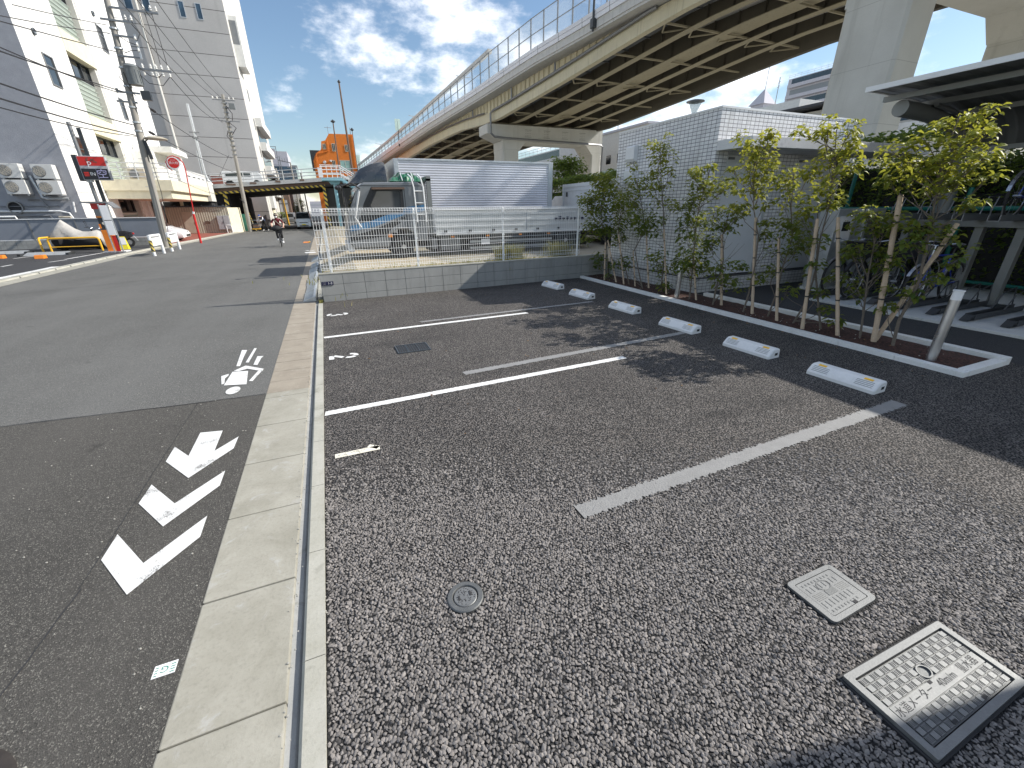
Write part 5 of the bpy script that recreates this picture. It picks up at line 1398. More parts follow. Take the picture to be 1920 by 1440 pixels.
for nm, pts, r_, mt_ in (('pipe', [(-16, 30.62, 1.78), (-12.55, 30.62, 1.76), (-12.2, 30.62, 1.66), (-12.1, 30.62, 1.3)], .045, 'white_metal'), ('pipe', [(-16, 30.62, 1.56), (-13.0, 30.62, 1.54), (-12.92, 30.62, 1.3)], .03, 'steel_mid'), ('pipe', [(-15.5, 30.5, 1.35), (-15.5, 30.5, 1.52), (-14.3, 30.5, 1.52), (-14.25, 30.5, 1.3)], .05, 'white_metal'),
                         ('duct', [(-13.15, 30.6, 3.4), (-13.0, 30.6, 2.4), (-12.85, 30.6, 2.35), (-12.0, 30.6, 2.35)], .07, 'steel_galv'), ('pipe', [(-13.6, 30.62, 2.3), (-13.1, 30.62, 2.32), (-12.95, 30.62, 1.9)], .035, 'steel_mid'), ('pipe', [(-16, 30.64, 2.0), (-12.5, 30.64, 2.0)], .02, 'steel_mid'), ('duct', [(-12.65, 30.58, 1.3), (-12.65, 30.58, 1.46), (-12.2, 30.58, 1.46), (-12.2, 30.58, 1.3)], .06, 'beige_sand'), ('pipe', [(-11.95, 30.63, 1.7), (-11.88, 30.63, 2.2)], .04, 'white_metal')):
    b = MB(); b.tube(pts, r_, 8); b.build(nm, mt_, t_, smooth=True)

# cream annex with a balcony
t_ = thing('annex', 'cream annex with a railed balcony overhanging the white car', 'building', (-9.5, 38, 0))
b = MB(); b.box(-11.58, 34.0, 2.86, -8.2, 43.6, 3.46); b.box(-11.58, 34.12, 2.42, -8.4, 43.5, 2.86); b.build('floor_slab', 'cream_plaster', t_, bevel=.01)
b = MB(); b.box(-8.36, 36.3, 3.462, -8.2, 43.6, 4.32); b.build('parapet', 'offwhite_wall', t_)
b = MB()
for y in (38.2, 39.6, 41, 42.3): b.box(-8.2, y, 3.92, -8.195, y + .75, 3.99)
b.build('slot', 'iron_dark', t_)
b = MB()
for z in (3.62, 3.86, 4.1, 4.35):
    b.tube([(-11.5, 34.06, z), (-8.24, 34.06, z), (-8.24, 36.3, z)], .028, 6)
for x in (-11.4, -10.6, -9.8, -9.0, -8.24): b.tube([(x, 34.06, 3.46), (x, 34.06, 4.35)], .028, 6)
b.build('railing', 'steel_galv', t_, smooth=True)
b = MB(); b.box(-11.55, 41, 5.62, -9.3, 45, 6.0); b.build('eave', 'white_plaster', t_)
b = MB(); b.box(-11.58, 40.5, 3.47, -10.4, 48, 5.61); b.build('upper_wall', 'white_plaster', t_)
b = MB(); b.box(-11.58, 44.0, .02, -8.3, 47.6, 2.42); b.build('garage_shade_block', 'inside_shade', t_)  # solid near-black block stands in for the shade under the overhang
b = MB(); b.box(-8.6, 43.62, 2.44, -8.15, 45.4, 3.9); b.build('end_wall', 'pale_render', t_)
b = MB(); b.box(-8.55, 34.15, 0.015, -8.41, 34.3, 2.42) if False else b.box(-10.4, 43.66, 2.02, -10.2, 43.86, 2.42); b.build('column', 'cream_plaster', t_)
t_ = thing('air_conditioner', 'pale air conditioner standing on the railed balcony', 'air conditioner', (-10, 34.6, 3.46))
b = MB(); b.box(-10.3, 34.4, 3.47, -9.5, 34.75, 4.08); b.build('body', 'beige_sand', t_, bevel=.01)
b = MB(); b.lathe([(.24, 0), (.22, -.015), (1e-6, -.015)], (-10.02, 34.398, 3.78), 18, 'y'); b.build('fan_grille', 'steel_mid', t_)
# shed
t_ = thing('shed', 'beige ribbed metal shed with a cream end wall at the kerb', 'shed', (-9.2, 43.5, 0))
b = MB(); b.box(-11.5, 43.5, .015, -7.22, 43.62, 2.0); b.build('wall', 'shed_ribs', t_)
b = MB(); b.prism([(-7.22, 43.49), (-6.62, 45.0), (-6.62, 45.6), (-7.22, 45.6)], 'z', .0, 1.96); b.build('end_wall', 'cream_plaster', t_)
b = MB(); b.box(-11.5, 43.4, 2.0, -7.3, 45.6, 2.10)
for x in (-10.8, -9.9, -9.0, -8.1, -7.5): b.cyl((x, 43.6, 2.1), (x, 43.6, 2.17), .08)
b.build('roof', 'iron_dark', t_)
b = MB(); b.box(-10.45, 43.47, .05, -9.55, 43.5, 1.66); d = b.build('door', 'beige_sand', t_)
b = MB(); b.box(-9.68, 43.44, .8, -9.62, 43.47, .95); b.build('handle', 'steel_dark', d)
b = MB(); b.box(-9.0, 43.46, .75, -8.7, 43.5, .95); b.build('meter_box', 'brown_wall', t_)
t_ = thing('switch_cabinet', 'grey switch cabinet on the front of the beige shed', 'cabinet', (-7.7, 43.4, .25))
b = MB(); b.box(-8.1, 43.30, .28, -7.24, 43.47, 1.34); b.build('body', 'sign_grey', t_, bevel=.012)
b = MB(); b.box(-7.67, 43.288, .3, -7.655, 43.298, 1.32); b.box(-7.72, 43.27, .75, -7.70, 43.298, .9); b.build('handle', 'steel_dark', t_)
t_ = thing('u_barrier', 'small white pipe barrier before the grey switch cabinet', 'barrier', (-7.35, 42.9, 0))
b = MB(); b.tube([(-7.5, 42.9, 0), (-7.5, 42.9, .55), (-7.44, 42.9, .62), (-7.2, 42.9, .62), (-7.14, 42.9, .55), (-7.14, 42.9, 0)], .035, 8); b.build('pipe', 'white_metal', t_, smooth=True)
t_ = thing('green_gate', 'green ribbed metal gate beside the far utility pole', 'gate', (-6.5, 45.65, 0))
b = MB()
for i in range(6): b.box(-6.86 + i * .1, 45.6 + (i % 2) * .03, .05, -6.765 + i * .1, 45.65, 1.42)
b.build('panel', 'green_paint', t_)
b = MB(); b.box(-6.9, 45.58, 0, -6.86, 45.68, 1.5); b.box(-6.26, 45.58, 0, -6.22, 45.68, 1.5); b.build('frame', 'steel_mid', t_)

# tall grey building
t_ = thing('tower_block', 'tall grey panelled building behind the road bridge', 'building', (-12, 62, 0))
b = MB(); b.box(-24, 62, 0, -6.0, 62.4, 31); b.build('wall', 'lined_panel', t_)
b = MB(); b.box(-6.4, 62.401, 0, -6.0, 84, 31); b.box(-24, 62.401, 30.5, -6.4, 84, 31); b.build('street_wall', 'pale_render', t_)
for x0, x1, z0, z1 in ((-14.45, -13.78, 19.8, 22.3), (-13.0, -12.35, 19.8, 22.3), (-10.03, -9.5, 19.85, 21.2), (-8.55, -8.03, 19.85, 21.2), (-14.45, -13.78, 25, 27), (-13.0, -12.35, 25, 27)):
    g = MB(); g.box(x0 + .06, 61.985, z0 + .06, x1 - .06, 61.998, z1 - .06); w = g.build('window', 'blue_glass', t_)
    f = MB(); f.box(x0, 61.96, z0, x1, 61.997, z0 + .06); f.box(x0, 61.96, z1 - .06, x1, 61.997, z1); f.box(x0, 61.96, z0 + .06, x0 + .06, 61.997, z1 - .06); f.box(x1 - .06, 61.96, z0 + .06, x1, 61.997, z1 - .06); f.build('window_frame', 'steel_galv', w)
b = MB(); b.tube([(-13.45, 61.78, 0), (-13.45, 61.78, 31)], .12, 8); b.build('downpipe', 'pale_render', t_, smooth=True)
b = MB(); b.box(-6.0, 63.5, 16.5, -5.2, 66.5, 21.0); b.build('oriel', 'offwhite_wall', t_)
b = MB(); b.box(-5.998, 63.49, 18.5, -5.35, 63.499, 20.6); b.build('oriel_window', 'steel_mid', t_)
b = MB()
for z in (3.5, 6.2, 8.9, 11.6):
    b.box(-6.0, 69, z, -5.3, 80, z + .95)
b.build('balcony', 'offwhite_wall', t_)
b = MB()
for z in (4.45, 7.15, 9.85): b.box(-6.0, 69.2, z, -5.95, 80, z + 1.6)
b.build('balcony_recess', 'dark_glass', t_)
b = MB()
for z in (5.5, 8, 11, 14, 17.5, 20): b.box(-5.995, 67.2, z, -5.97, 68.2, z + 1.2)
b.build('side_window', 'steel_mid', t_)
t_ = thing('brick_block', 'low red brick block showing beside the grey building above the bridge', 'building', (-9, 61, 0))
b = MB(); b.box(-10.8, 60.2, 0, -8.6, 61.8, 5.3); b.build('wall', 'red_brick', t_)
b = MB(); b.box(-10.85, 60.15, 5.3, -8.55, 61.9, 5.42); b.build('cap', 'pale_render', t_)
t_ = thing('flue_pipe', 'silver flue pipe climbing in front of the grey building', 'flue', (-8.8, 47, 3))
b = MB(); b.tube([(-8.45, 47, 3.8), (-8.7, 47, 4.2), (-8.78, 47, 4.7), (-8.70, 47, 9.75)], .10, 10); b.tube([(-9.0, 47.1, 4.7), (-8.93, 47.1, 6.4)], .05, 8); b.build('pipe', 'steel_galv', t_, smooth=True)
b = MB(); b.box(-9.1, 46.9, 7.7, -8.4, 47.1, 7.78); b.box(-8.95, 46.85, 7.3, -8.55, 47.15, 7.4); b.build('bracket', 'steel_mid', t_)
b = MB(); b.tube([(-8.45, 47, 3.8), (-8.2, 47, 3.6), (-8.15, 47, 2.4)], .10, 8); b.build('elbow', 'steel_galv', t_, smooth=True)
b = MB(); b.box(-9.2, 46.6, 0, -8.4, 47.4, 3.2); b.build('base', 'pale_render', t_)

# ---- coin car park furniture ----
t_ = thing('payment_machine', 'orange parking payment machine under a red and grey hood', 'payment machine', (-8.95, 25.1, 0))
b = MB(); b.box(-9.12, 24.95, .06, -8.78, 25.25, .95); b.build('cabinet', 'orange_paint', t_, bevel=.01)
b = MB(); b.box(-9.10, 24.97, .95, -8.80, 25.23, 1.45); b.build('keypad', 'steel_dark', t_)
b = MB(); b.lathe([(.07, 0), (.06, -.02), (1e-6, -.02)], (-8.93, 24.965, 1.22), 14, 'y'); b.build('coin_dial', 'chrome', t_)
b = MB(); b.box(-9.12, 24.94, 1.45, -8.78, 25.24, 1.52); b.box(-9.12, 24.94, 1.02, -9.06, 24.965, 1.2); b.build('trim', 'orange_paint', t_)
b = MB(); b.box(-9.12, 24.97, 1.52, -8.78, 25.25, 1.80); b.build('head', 'steel_mid', t_)
b = MB(); b.box(-9.15, 24.93, 1.80, -8.75, 25.27, 2.03); b.build('banner', 'sign_red', t_)
b = MB(); b.prism([(-9.42, 2.10), (-8.55, 2.10), (-8.32, 1.86), (-8.32, 1.82), (-8.57, 2.04), (-9.42, 2.04)], 'y', 24.8, 25.5); b.build('hood', 'steel_mid', t_)
b = MB(); b.box(-9.25, 24.8, 0, -8.45, 25.4, .06); b.build('plinth', 'plinth_concrete', t_)
t_ = thing('price_board', 'two white price panels on a steel frame beside the orange machine', 'sign', (-8.72, 24.8, 0))
b = MB()
for x in (-8.84, -8.54): b.box(x, 24.72, 0, x + .04, 24.76, 2.0)
b.build('frame', 'steel_galv', t_)
for z0, z1 in ((1.36, 1.95), (.74, 1.33)):
    b = MB(); b.box(-8.80, 24.71, z0, -8.54, 24.74, z1); b.build('panel', 'sign_white', t_)
b = MB(); b.box(-8.74, 24.73, .06, -8.60, 24.75, .72); b.build('strip', 'sign_red', t_)
t_ = thing('parking_sign', 'red and black parking sign with a white P on a dark post', 'sign', (-9.83, 27.5, 0))
b = MB(); b.tube([(-9.78, 27.55, 0), (-9.80, 27.55, 5.4)], .075, 10); b.build('post', 'steel_mid', t_, smooth=True)
b = MB(); b.box(-10.10, 27.42, 3.02, -9.93, 27.6, 4.10); b.build('side_box', 'steel_dark', t_)
b = MB(); b.box(-9.93, 27.40, 3.06, -8.90, 27.60, 4.06); b.build('case', 'sign_grey', t_, bevel=.015)
b = MB(); b.box(-9.90, 27.385, 3.66, -8.94, 27.399, 4.03); b.build('top_field', 'sign_red', t_)
b = MB(); b.box(-9.90, 27.388, 3.54, -8.94, 27.399, 3.655); b.build('band', 'sign_grey', t_)
b = MB(); b.box(-9.90, 27.385, 3.09, -8.94, 27.399, 3.535); b.build('bottom_field', 'sign_black', t_)
b = MB(); text(b, 'P', .34, face_y(-9.53, 27.372, 3.70)); text(b, 'IN', .20, face_y(-9.52, 27.372, 3.31)); b.build('lettering', 'sign_white', t_)
b = MB(); text(b, '空', .40, face_y(-9.17, 27.372, 3.30)); b.box(-9.365, 27.376, 3.11, -9.355, 27.384, 3.52); b.build('vacancy_lettering', 'sign_lilac', t_)
b = MB()
for k in range(3): b.box(-9.84, 27.376, 3.22 + k * .065, -9.66, 27.384, 3.265 + k * .065)
b.build('bars', 'sign_red', t_)
b = MB(); rng = random.Random(9)
for k in range(9): x = -9.62 + rng.random() * .36; z = 3.78 + rng.random() * .2; b.box(x, 27.377, z, x + .07, 27.384, z + .035)
b.build('dark_lettering', 'brown_wall', t_)
b = MB(); b.box(-9.9, 27.48, 2.98, -9.66, 27.62, 3.06); b.build('clamp', 'steel_galv', t_)
b = MB(); b.box(-9.62, 27.6, 0.0, -9.50, 27.72, 5.2); o_ = b.build('second_post', 'steel_dark', t_)
def guard_pipe(lab, p0, p1, h, mid):
    t_ = thing('pipe_guard', lab, 'guard rail', p0, 'yellow pipe guards in the coin car park')
    p0 = Vector(p0); p1 = Vector(p1); d = (p1 - p0).normalized(); Z = Vector((0, 0, 1))
    b = MB(); b.tube([p0, p0 + Z * (h - .1), p0 + d * .03 + Z * (h - .03), p0 + d * .1 + Z * h, p1 - d * .1 + Z * h, p1 - d * .03 + Z * (h - .03), p1 + Z * (h - .1), p1], .042, 8); b.build('hoop', 'yellow_paint', t_, smooth=True)
    if mid: b = MB(); b.tube([p0 + Z * mid, p1 + Z * mid], .022, 6); b.build('rail', 'yellow_paint', t_, smooth=True)
guard_pipe('long yellow pipe guard in front of the covered motorcycle', (-11.66, 26.4, 0), (-9.84, 26.4, 0), .6, .23)
guard_pipe('short yellow pipe guard at the left end of the covered motorcycle', (-12.0, 26.5, 0), (-12.0, 28.3, 0), .62, 0)
def bike_cover():
    t_ = thing('covered_motorcycle', 'motorcycle under a grey and silver fabric cover', 'motorcycle', (-11.1, 27.6, 0))
    prof = [(-12.05, .35, .14), (-11.9, .85, .3), (-11.62, 1.18, .36), (-11.45, 1.38, .26), (-11.3, 1.22, .30), (-11.05, .98, .34), (-10.8, .84, .36), (-10.5, .84, .36), (-10.2, .90, .30), (-10.08, .84, .22), (-10.0, .4, .12)]
    rng = random.Random(4); rings = []
    for x, zt, w in prof:
        ring = []
        for k in range(18):
            a = 2 * math.pi * k / 18; cy, cz = math.cos(a), math.sin(a)
            zz = .05 + (zt - .05) * (.5 + .5 * cz) ** .8; yy = 27.6 + w * cy * (1 + .25 * (1 - cz)) * (1 + .12 * math.sin(5 * a + x * 7))
            ring.append((x + rng.uniform(-.02, .02), yy, zz + rng.uniform(-.012, .012)))
        rings.append(ring)
    b = MB(); b.loft(rings); b.build('cover', 'tarp_grey', t_, smooth=True, auto=70)
    b = MB(); b.loft([[(x, 27.6 + (p[1] - 27.6) * 1.03, min(p[2], .52) * 1.0) for p in r for x in (p[0],)] for r in rings[1:-1]]); b.build('skirt', 'black_cloth', t_, smooth=True)
    for x in (-11.7, -10.35):
        b = MB(); b.torus((x, 27.6, .28), .22, .06, 'y', 20, 6); b.build('wheel', 'rubber', t_, smooth=True)
bike_cover()
def scooter(lab, x, y, face, paint):
    t_ = thing('scooter', lab, 'scooter', (0, 0, 0), 'scooters by the panel wall')
    for yy in (-.55, .55):
        b = MB(); b.torus((0, yy, .23), .17, .055, 'x', 20, 6); w = b.build('wheel', 'rubber', t_, smooth=True)
        b = MB(); b.cyl((-.04, yy, .23), (.04, yy, .23), .11, None, 12); b.build('rim', 'bike_silver', w)
    b = MB(); b.loft([[(-.12, -.75, .50), (.12, -.75, .50), (.10, -.75, .62), (-.10, -.75, .62)], [(-.17, -.45, .36), (.17, -.45, .36), (.15, -.45, .70), (-.15, -.45, .70)], [(-.16, -.05, .26), (.16, -.05, .26), (.13, -.05, .66), (-.13, -.05, .66)], [(-.17, .02, .22), (.17, .02, .22), (.16, .02, .30), (-.16, .02, .30)], [(-.17, .32, .22), (.17, .32, .22), (.16, .32, .30), (-.16, .32, .30)], [(-.18, .42, .30), (.18, .42, .30), (.16, .40, .55), (-.16, .40, .55)]]); b.build('body', paint, t_, smooth=True)
    b = MB(); b.loft([[(-.18, .40, .30), (.18, .40, .30), (.18, .47, .30), (-.18, .47, .30)], [(-.17, .34, .80), (.17, .34, .80), (.14, .40, .82), (-.14, .40, .82)]]); b.build('leg_shield', paint, t_, smooth=True)
    b = MB(); b.loft([[(-.10, -.78, .64), (.10, -.78, .64), (.10, -.78, .70), (-.10, -.78, .70)], [(-.15, -.45, .69), (.15, -.45, .69), (.13, -.45, .79), (-.13, -.45, .79)], [(-.13, -.02, .66), (.13, -.02, .66), (.11, -.02, .74), (-.11, -.02, .74)]]); b.build('seat', 'black_plastic', t_, smooth=True)
    b = MB(); b.tube([(0, .55, .23), (0, .40, .82), (0, .36, .95)], .03, 7); b.tube([(-.33, .22, .98), (-.12, .33, .97), (.12, .33, .97), (.33, .22, .98)], .016, 6); b.build('handlebar', 'steel_dark', t_, smooth=True)
    b = MB(); b.ell((0, .42, .90), (.10, .07, .09), 10, 8); b.build('headlamp', 'chrome', t_, smooth=True)
    for s_ in (-1, 1):
        b = MB(); b.tube([(s_ * .22, .28, .98), (s_ * .27, .26, 1.2)], .007, 5); b.ell((s_ * .28, .25, 1.25), (.06, .015, .05), 10, 6); b.build('mirror', 'black_plastic', t_, smooth=True)
    b = MB(); b.box(-.09, -.84, .60, .09, -.78, .68); b.build('tail_light', 'tail_red', t_, bevel=.01)
    b = MB(); b.prism([(-.80, .52), (-.92, .30), (-.915, .29), (-.78, .52)], 'x', -.08, .08); b.build('mudguard', 'steel_galv', t_)
    t_.location = (x, y, .012); t_.rotation_euler = (0, 0, face)
scooter('black scooter parked tail out beside the yellow sandwich board', -10.0, 28.5, R(98), 'bike_black')
scooter('scooter with round mirrors and chrome headlamp behind the covered motorcycle', -11.35, 28.9, R(-75), 'steel_dark')
t_ = thing('sandwich_board', 'yellow and white folding sign beside the payment machine', 'sign', (-9.02, 26.5, 0))
b = MB(); b.add([(-9.18, 26.40, .02), (-8.86, 26.40, .02), (-8.90, 26.52, .60), (-9.14, 26.52, .60), (-9.18, 26.64, .02), (-8.86, 26.64, .02)], [(0, 1, 2, 3), (4, 3, 2, 5), (0, 3, 4), (1, 5, 2)]); b.build('board', 'yellow_sign', t_)
b = MB(); b.add([(-9.155, 26.435, .24), (-8.885, 26.435, .24), (-8.905, 26.505, .56), (-9.135, 26.505, .56)], [(0, 1, 2, 3)]); b.build('panel', 'sign_white', t_)
for k, (x, y, w, lab) in enumerate(((-12.4, 23.7, .9, 'long orange wheel chock, nearest in the coin car park'), (-15.2, 28.0, .9, 'long orange wheel chock before the block base of the panel wall'), (-10.5, 22.85, .3, 'short orange wheel chock in the coin car park'))):
    t_ = thing('wheel_chock', lab, 'wheel chock', (x, y, 0), 'orange wheel chocks')
    b = MB(); b.prism([(-.14, .012), (.14, .012), (.09, .15), (-.09, .15)], 'x', -w / 2, w / 2); b.build('block', 'orange_paint', t_, bevel=.02); b2 = t_.children[0]; b2.data.transform(Matrix.Translation((x, y, 0)))
for k, (x, y, lab) in enumerate(((-11.1, 24.7, 'grey hinged lock plate in front of the yellow pipe guards'), (-13.2, 26.4, 'grey hinged lock plate left of the yellow pipe guards'), (-13.4, 24.8, 'grey hinged lock plate behind the nearest orange chock'))):
    t_ = thing('lock_plate', lab, 'lock plate', (x, y, 0), 'lock plates in the coin car park')
    b = MB(); b.add([(x - .7, y - .25, .02), (x + .7, y - .25, .02), (x + .7, y + .2, .13), (x - .7, y + .2, .13), (x - .7, y + .25, .02), (x + .7, y + .25, .02)], [(0, 1, 2, 3), (3, 2, 5, 4), (0, 3, 4), (1, 5, 2)]); b.build('flap', 'steel_galv', t_)
    b = MB(); b.box(x + .72, y - .3, .012, x + .82, y + .3, .10); b.box(x - .82, y - .3, .012, x - .72, y + .3, .10); b.build('base', 'steel_dark', t_)
def guard_fence(lab, x, y0, y1):
    t_ = thing('guard_fence', lab, 'guard fence', (x, y0, 0), 'white guard fences at the kerb')
    for y, sp in ((y0, True), (y1, False)):
        b = MB(); b.tube([(x, y, 0), (x, y, .74)], .055, 10); lg = b.build('leg', 'white_metal', t_, smooth=True)
        if sp: b = MB(); b.tube([(x, y, .16), (x, y, .60)], .058, 10); b.build('sleeve', 'post_stripes', lg, smooth=True)
    b = MB(); b.box(x - .03, y0 + .06, .36, x + .03, y1 - .06, .68); b.build('board', 'white_metal', t_, bevel=.01)
    b = MB(); b.tube([(x, y0 - .05, .76), (x, y1 + .05, .76)], .05, 8); b.build('top_rail', 'white_metal', t_, smooth=True)
guard_fence('white guard fence nearer the camera at the foot of the leaning utility pole', -6.6, 21.95, 23.15)
guard_fence('white guard fence behind the other one, hiding the white car', -6.58, 24.2, 25.4)

# ---- utility poles ----
def pole_thing(name, lab, pts, r0, r1):
    t_ = thing(name, lab, 'utility pole', pts[0])
    b = MB(); n = len(pts); b.tube(pts, [r0 + (r1 - r0) * i / (n - 1) for i in range(n)], 14); b.build('pole', 'pole_concrete', t_, smooth=True)
    return t_
def insul(b, p, h=.2, r=.055):
    b.lathe([(.02, 0), (r, .03), (r * .6, h * .4), (r, h * .5), (r * .5, h * .8), (.02, h)], p, 8)
P1 = lambda z: Vector((-7.65 + .066 * z, 27.5, z))
t_ = pole_thing('utility_pole', 'near leaning utility pole with transformer and street light', [P1(z) for z in (0, 3, 6, 9, 12)], .16, .10)
for z, x0, x1, y in ((9.72, -6.95, -5.25, 27.38), (9.28, -7.4, -6.25, 27.38), (8.75, -7.1, -6.3, 27.4), (8.02, -7.2, -6.3, 27.4), (7.6, -6.9, -5.35, 27.4), (6.66, -7.6, -6.8, 27.4), (6.3, -7.75, -7.0, 27.42)):
    b = MB(); b.bar((x0, y, z), (x1, y, z - .02), .07, .07); b.build('crossarm', 'steel_mid', t_)
for p in [(x, 27.38, z + .02) for x, z in ((-5.75, 9.74), (-5.5, 9.74), (-5.3, 9.74), (-6.5, 9.3), (-6.3, 9.3))] + [(x, 27.4, z) for x in (-6.4, -6.1, -5.9, -5.7, -5.45) for z in (7.62, 7.36)]:
    b = MB(); insul(b, p); b.build('insulator', 'porcelain', t_, smooth=True)
b = MB(); b.bar((-6.34, 27.36, 7.95), (-6.34, 27.36, 8.85), .07, .07); 
b.build('bracket', 'steel_galv', t_)
for z in (8.2, 8.4, 8.62): b = MB(); insul(b, (-6.34, 27.28, z), .14, .05); b.build('insulator', 'porcelain', t_, smooth=True)
b = MB(); b.lathe([(.05, 6.92), (.26, 6.94), (.27, 7.0), (.27, 7.58), (.29, 7.62), (.20, 7.72), (.02, 7.74)], (-6.82, 27.35, 0), 20)
for k in range(9): a = k * .5 - 2; b.bar((-6.82 + .27 * math.cos(a), 27.35 + .27 * math.sin(a), 7.02), (-6.82 + .27 * math.cos(a), 27.35 + .27 * math.sin(a), 7.5), .02, .05)
b.build('transformer', 'transformer_grey', t_, smooth=True, auto=30)
b = MB(); b.box(-6.75, 27.3, 6.4, -6.4, 27.55, 6.75); b.build('switch_box', 'steel_dark', t_)
b = MB()
for k in range(14): z = 2.2 + k * .6; s_ = -1 if k % 2 else 1; p = P1(z); b.tube([p, p + Vector((s_ * .27, -.05, 0))], .011, 5)
b.build('step_bolt', 'steel_galv', t_)
for z in (5.15, 5.5, 6.1, 6.9, 7.6, 8.3, 9.0): b = MB(); p = P1(z); b.tube([p - Vector((0, 0, .03)), p + Vector((0, 0, .03))], .165, 12); b.build('band', 'steel_galv', t_)
for k, pts in enumerate(([(-6.95, 27.35, 6.5), (-7.35, 27.3, 7.2), (-7.15, 27.3, 7.4), (-7.05, 27.3, 6.8)], [(-6.6, 27.3, 7.7), (-6.2, 27.3, 7.35), (-5.9, 27.35, 7.3), (-5.7, 27.4, 7.5)], [(-6.6, 27.3, 7.4), (-6.3, 27.3, 7.05), (-5.8, 27.3, 7.0), (-5.45, 27.4, 7.4)], [(-6.3, 27.3, 9.3), (-6.1, 27.3, 8.9), (-6.3, 27.3, 8.6)],
                         [(-6.9, 27.3, 8.7), (-6.6, 27.2, 8.5), (-6.35, 27.3, 8.45)], [(-6.9, 27.3, 8.1), (-6.6, 27.2, 8.2), (-6.35, 27.3, 8.25)], [(-7.1, 27.3, 5.3), (-7.12, 27.3, 2.5), (-7.4, 27.33, .4)], [(-5.75, 27.4, 9.72), (-5.7, 27.4, 8.6), (-5.7, 27.4, 7.7)], [(-5.5, 27.4, 9.72), (-5.46, 27.4, 8.6), (-5.45, 27.4, 7.7)], [(-5.95, 27.4, 9.72), (-5.92, 27.4, 8.6), (-5.9, 27.4, 7.7)])):
    b = MB(); b.tube(pts, .014, 5); b.build('jumper_wire', 'cable_black', t_, smooth=True)
b = MB(); b.tube([P1(4.7) + Vector((.1, 0, 0)), (-7.0, 27.45, 4.86), (-6.3, 27.4, 4.90)], .03, 7); ar = b.build('lamp_arm', 'steel_mid', t_, smooth=True)
b = MB(); b.lathe([(1e-6, .12), (.3, .09), (.46, .02), (.46, -.01), (1e-6, -.03)], (-6.72, 27.4, 4.84), 24); b.build('lamp_shade', 'lamp_diffuser', ar, smooth=True)
b = MB(); b.bar((-7.12, 27.45, 4.0), (-7.2, 27.45, 4.75), .12, .12); b.build('control_box', 'steel_dark', t_)
P2 = lambda z: Vector((-6.14 + .034 * z, 45, z))
t_ = pole_thing('utility_pole', 'far utility pole beside the green gate with crossarms at its top', [P2(z) for z in (0, 3, 6, 10.2)], .17, .11)
for z, x0, x1 in ((9.8, -6.55, -5.0), (8.36, -6.3, -5.0), (9.3, -5.9, -5.1)):
    b = MB(); b.bar((x0, 44.86, z), (x1, 44.86, z), .06, .06); b.build('crossarm', 'steel_mid', t_)
for x in (-6.5, -6.2, -5.4, -5.1): b = MB(); insul(b, (x, 44.86, 9.84), .2, .06); b.build('insulator', 'porcelain', t_, smooth=True)
b = MB(); b.box(-5.5, 44.7, 9.2, -5.1, 44.95, 9.6); b.build('switch_box', 'transformer_grey', t_, bevel=.02)
for k in range(12): b = MB(); z = 6 + k * .33; p = P2(z); b.tube([p - Vector((0, 0, .05)), p + Vector((0, 0, .05))], .17 + .02 * (k % 3), 8); b.build('band', 'steel_mid', t_)
for pts in ([(-5.7, 44.8, 9.4), (-5.4, 44.8, 8.9), (-5.5, 44.8, 8.4)], [(-5.8, 44.8, 8.3), (-5.35, 44.8, 7.9), (-5.75, 44.8, 7.4)], [(-6.0, 44.8, 7.6), (-6.15, 44.8, 7.3), (-5.95, 44.8, 7.0)], [(-6.2, 44.8, 2.6), (-6.35, 44.8, 2.7), (-6.05, 44.8, 2.3)]):
    b = MB(); b.tube(pts, .03, 5); b.build('jumper_wire', 'cable_black', t_, smooth=True)
def sag(p, q, s, n=14):
    p = Vector(p); q = Vector(q); return [p.lerp(q, i / n) - Vector((0, 0, s * 4 * (i / n) * (1 - i / n))) for i in range(n + 1)]
def cable(lab, p, q, s, r=.016, grp='overhead cables', clamp=None):
    b = MB(); b.tube(sag(p, q, s), r, 5)
    if clamp is not None:
        P = sag(p, q, s); a = P[0].lerp(P[1], clamp); e = P[0].lerp(P[1], clamp + .5); b.tube([a, a.lerp(e, .2), a.lerp(e, .8), e], [r, r * 4, r * 4, r], 7)
    one('cable', b, 'cable_black', lab, 'cable', grp, base=p, smooth=True)
cable('thin cable over the top louvred window, uppermost left of the near pole', (-7.27, 27.5, 9.11), (-7.4, 20.0, 7.3), .02, .014)
cable('thin cable passing just below the uppermost one left of the near pole', (-7.26, 27.5, 8.83), (-7.4, 18.0, 6.5), .04, .014)
cable('cable crossing the sill of the top louvred window, left of the near pole', (-7.24, 27.5, 8.18), (-7.4, 16.0, 6.05), .02, .017)
cable('upper of two thick cables crossing the narrow slit window of the white building', (-7.45, 27.5, 6.70), (-7.4, 16.0, 5.55), .05, .022)
cable('thick cable crossing the head of the narrow slit window of the white building', (-7.7, 27.5, 6.67), (-7.4, 16.0, 5.75), .10, .018)
cable('thick black cable ending at the near pole above the street light', (-7.45, 27.5, 5.40), (-7.4, 15.0, 4.8), .08, .024)
cable('thick black cable meeting the near pole level with the street light', (-7.47, 27.5, 4.98), (-7.4, 15.0, 4.42), .08, .024)
cable('lowest black cable left of the near pole, just above the parking sign', (-7.47, 27.5, 4.93), (-7.5, 15.0, 4.22), .14, .017)
cable('innermost cable running from the top of the picture to the far pole', (-5.9, 24.0, 9.25), (-6.3, 45, 9.95), .35, .014)
cable('middle cable running from the top of the picture to the far pole', (-5.5, 25.5, 9.55), (-5.9, 45, 9.95), .30, .014)
cable('outermost cable running from the top of the picture to the far pole', (-5.15, 27.0, 10.1), (-5.1, 45, 9.9), .30, .014)
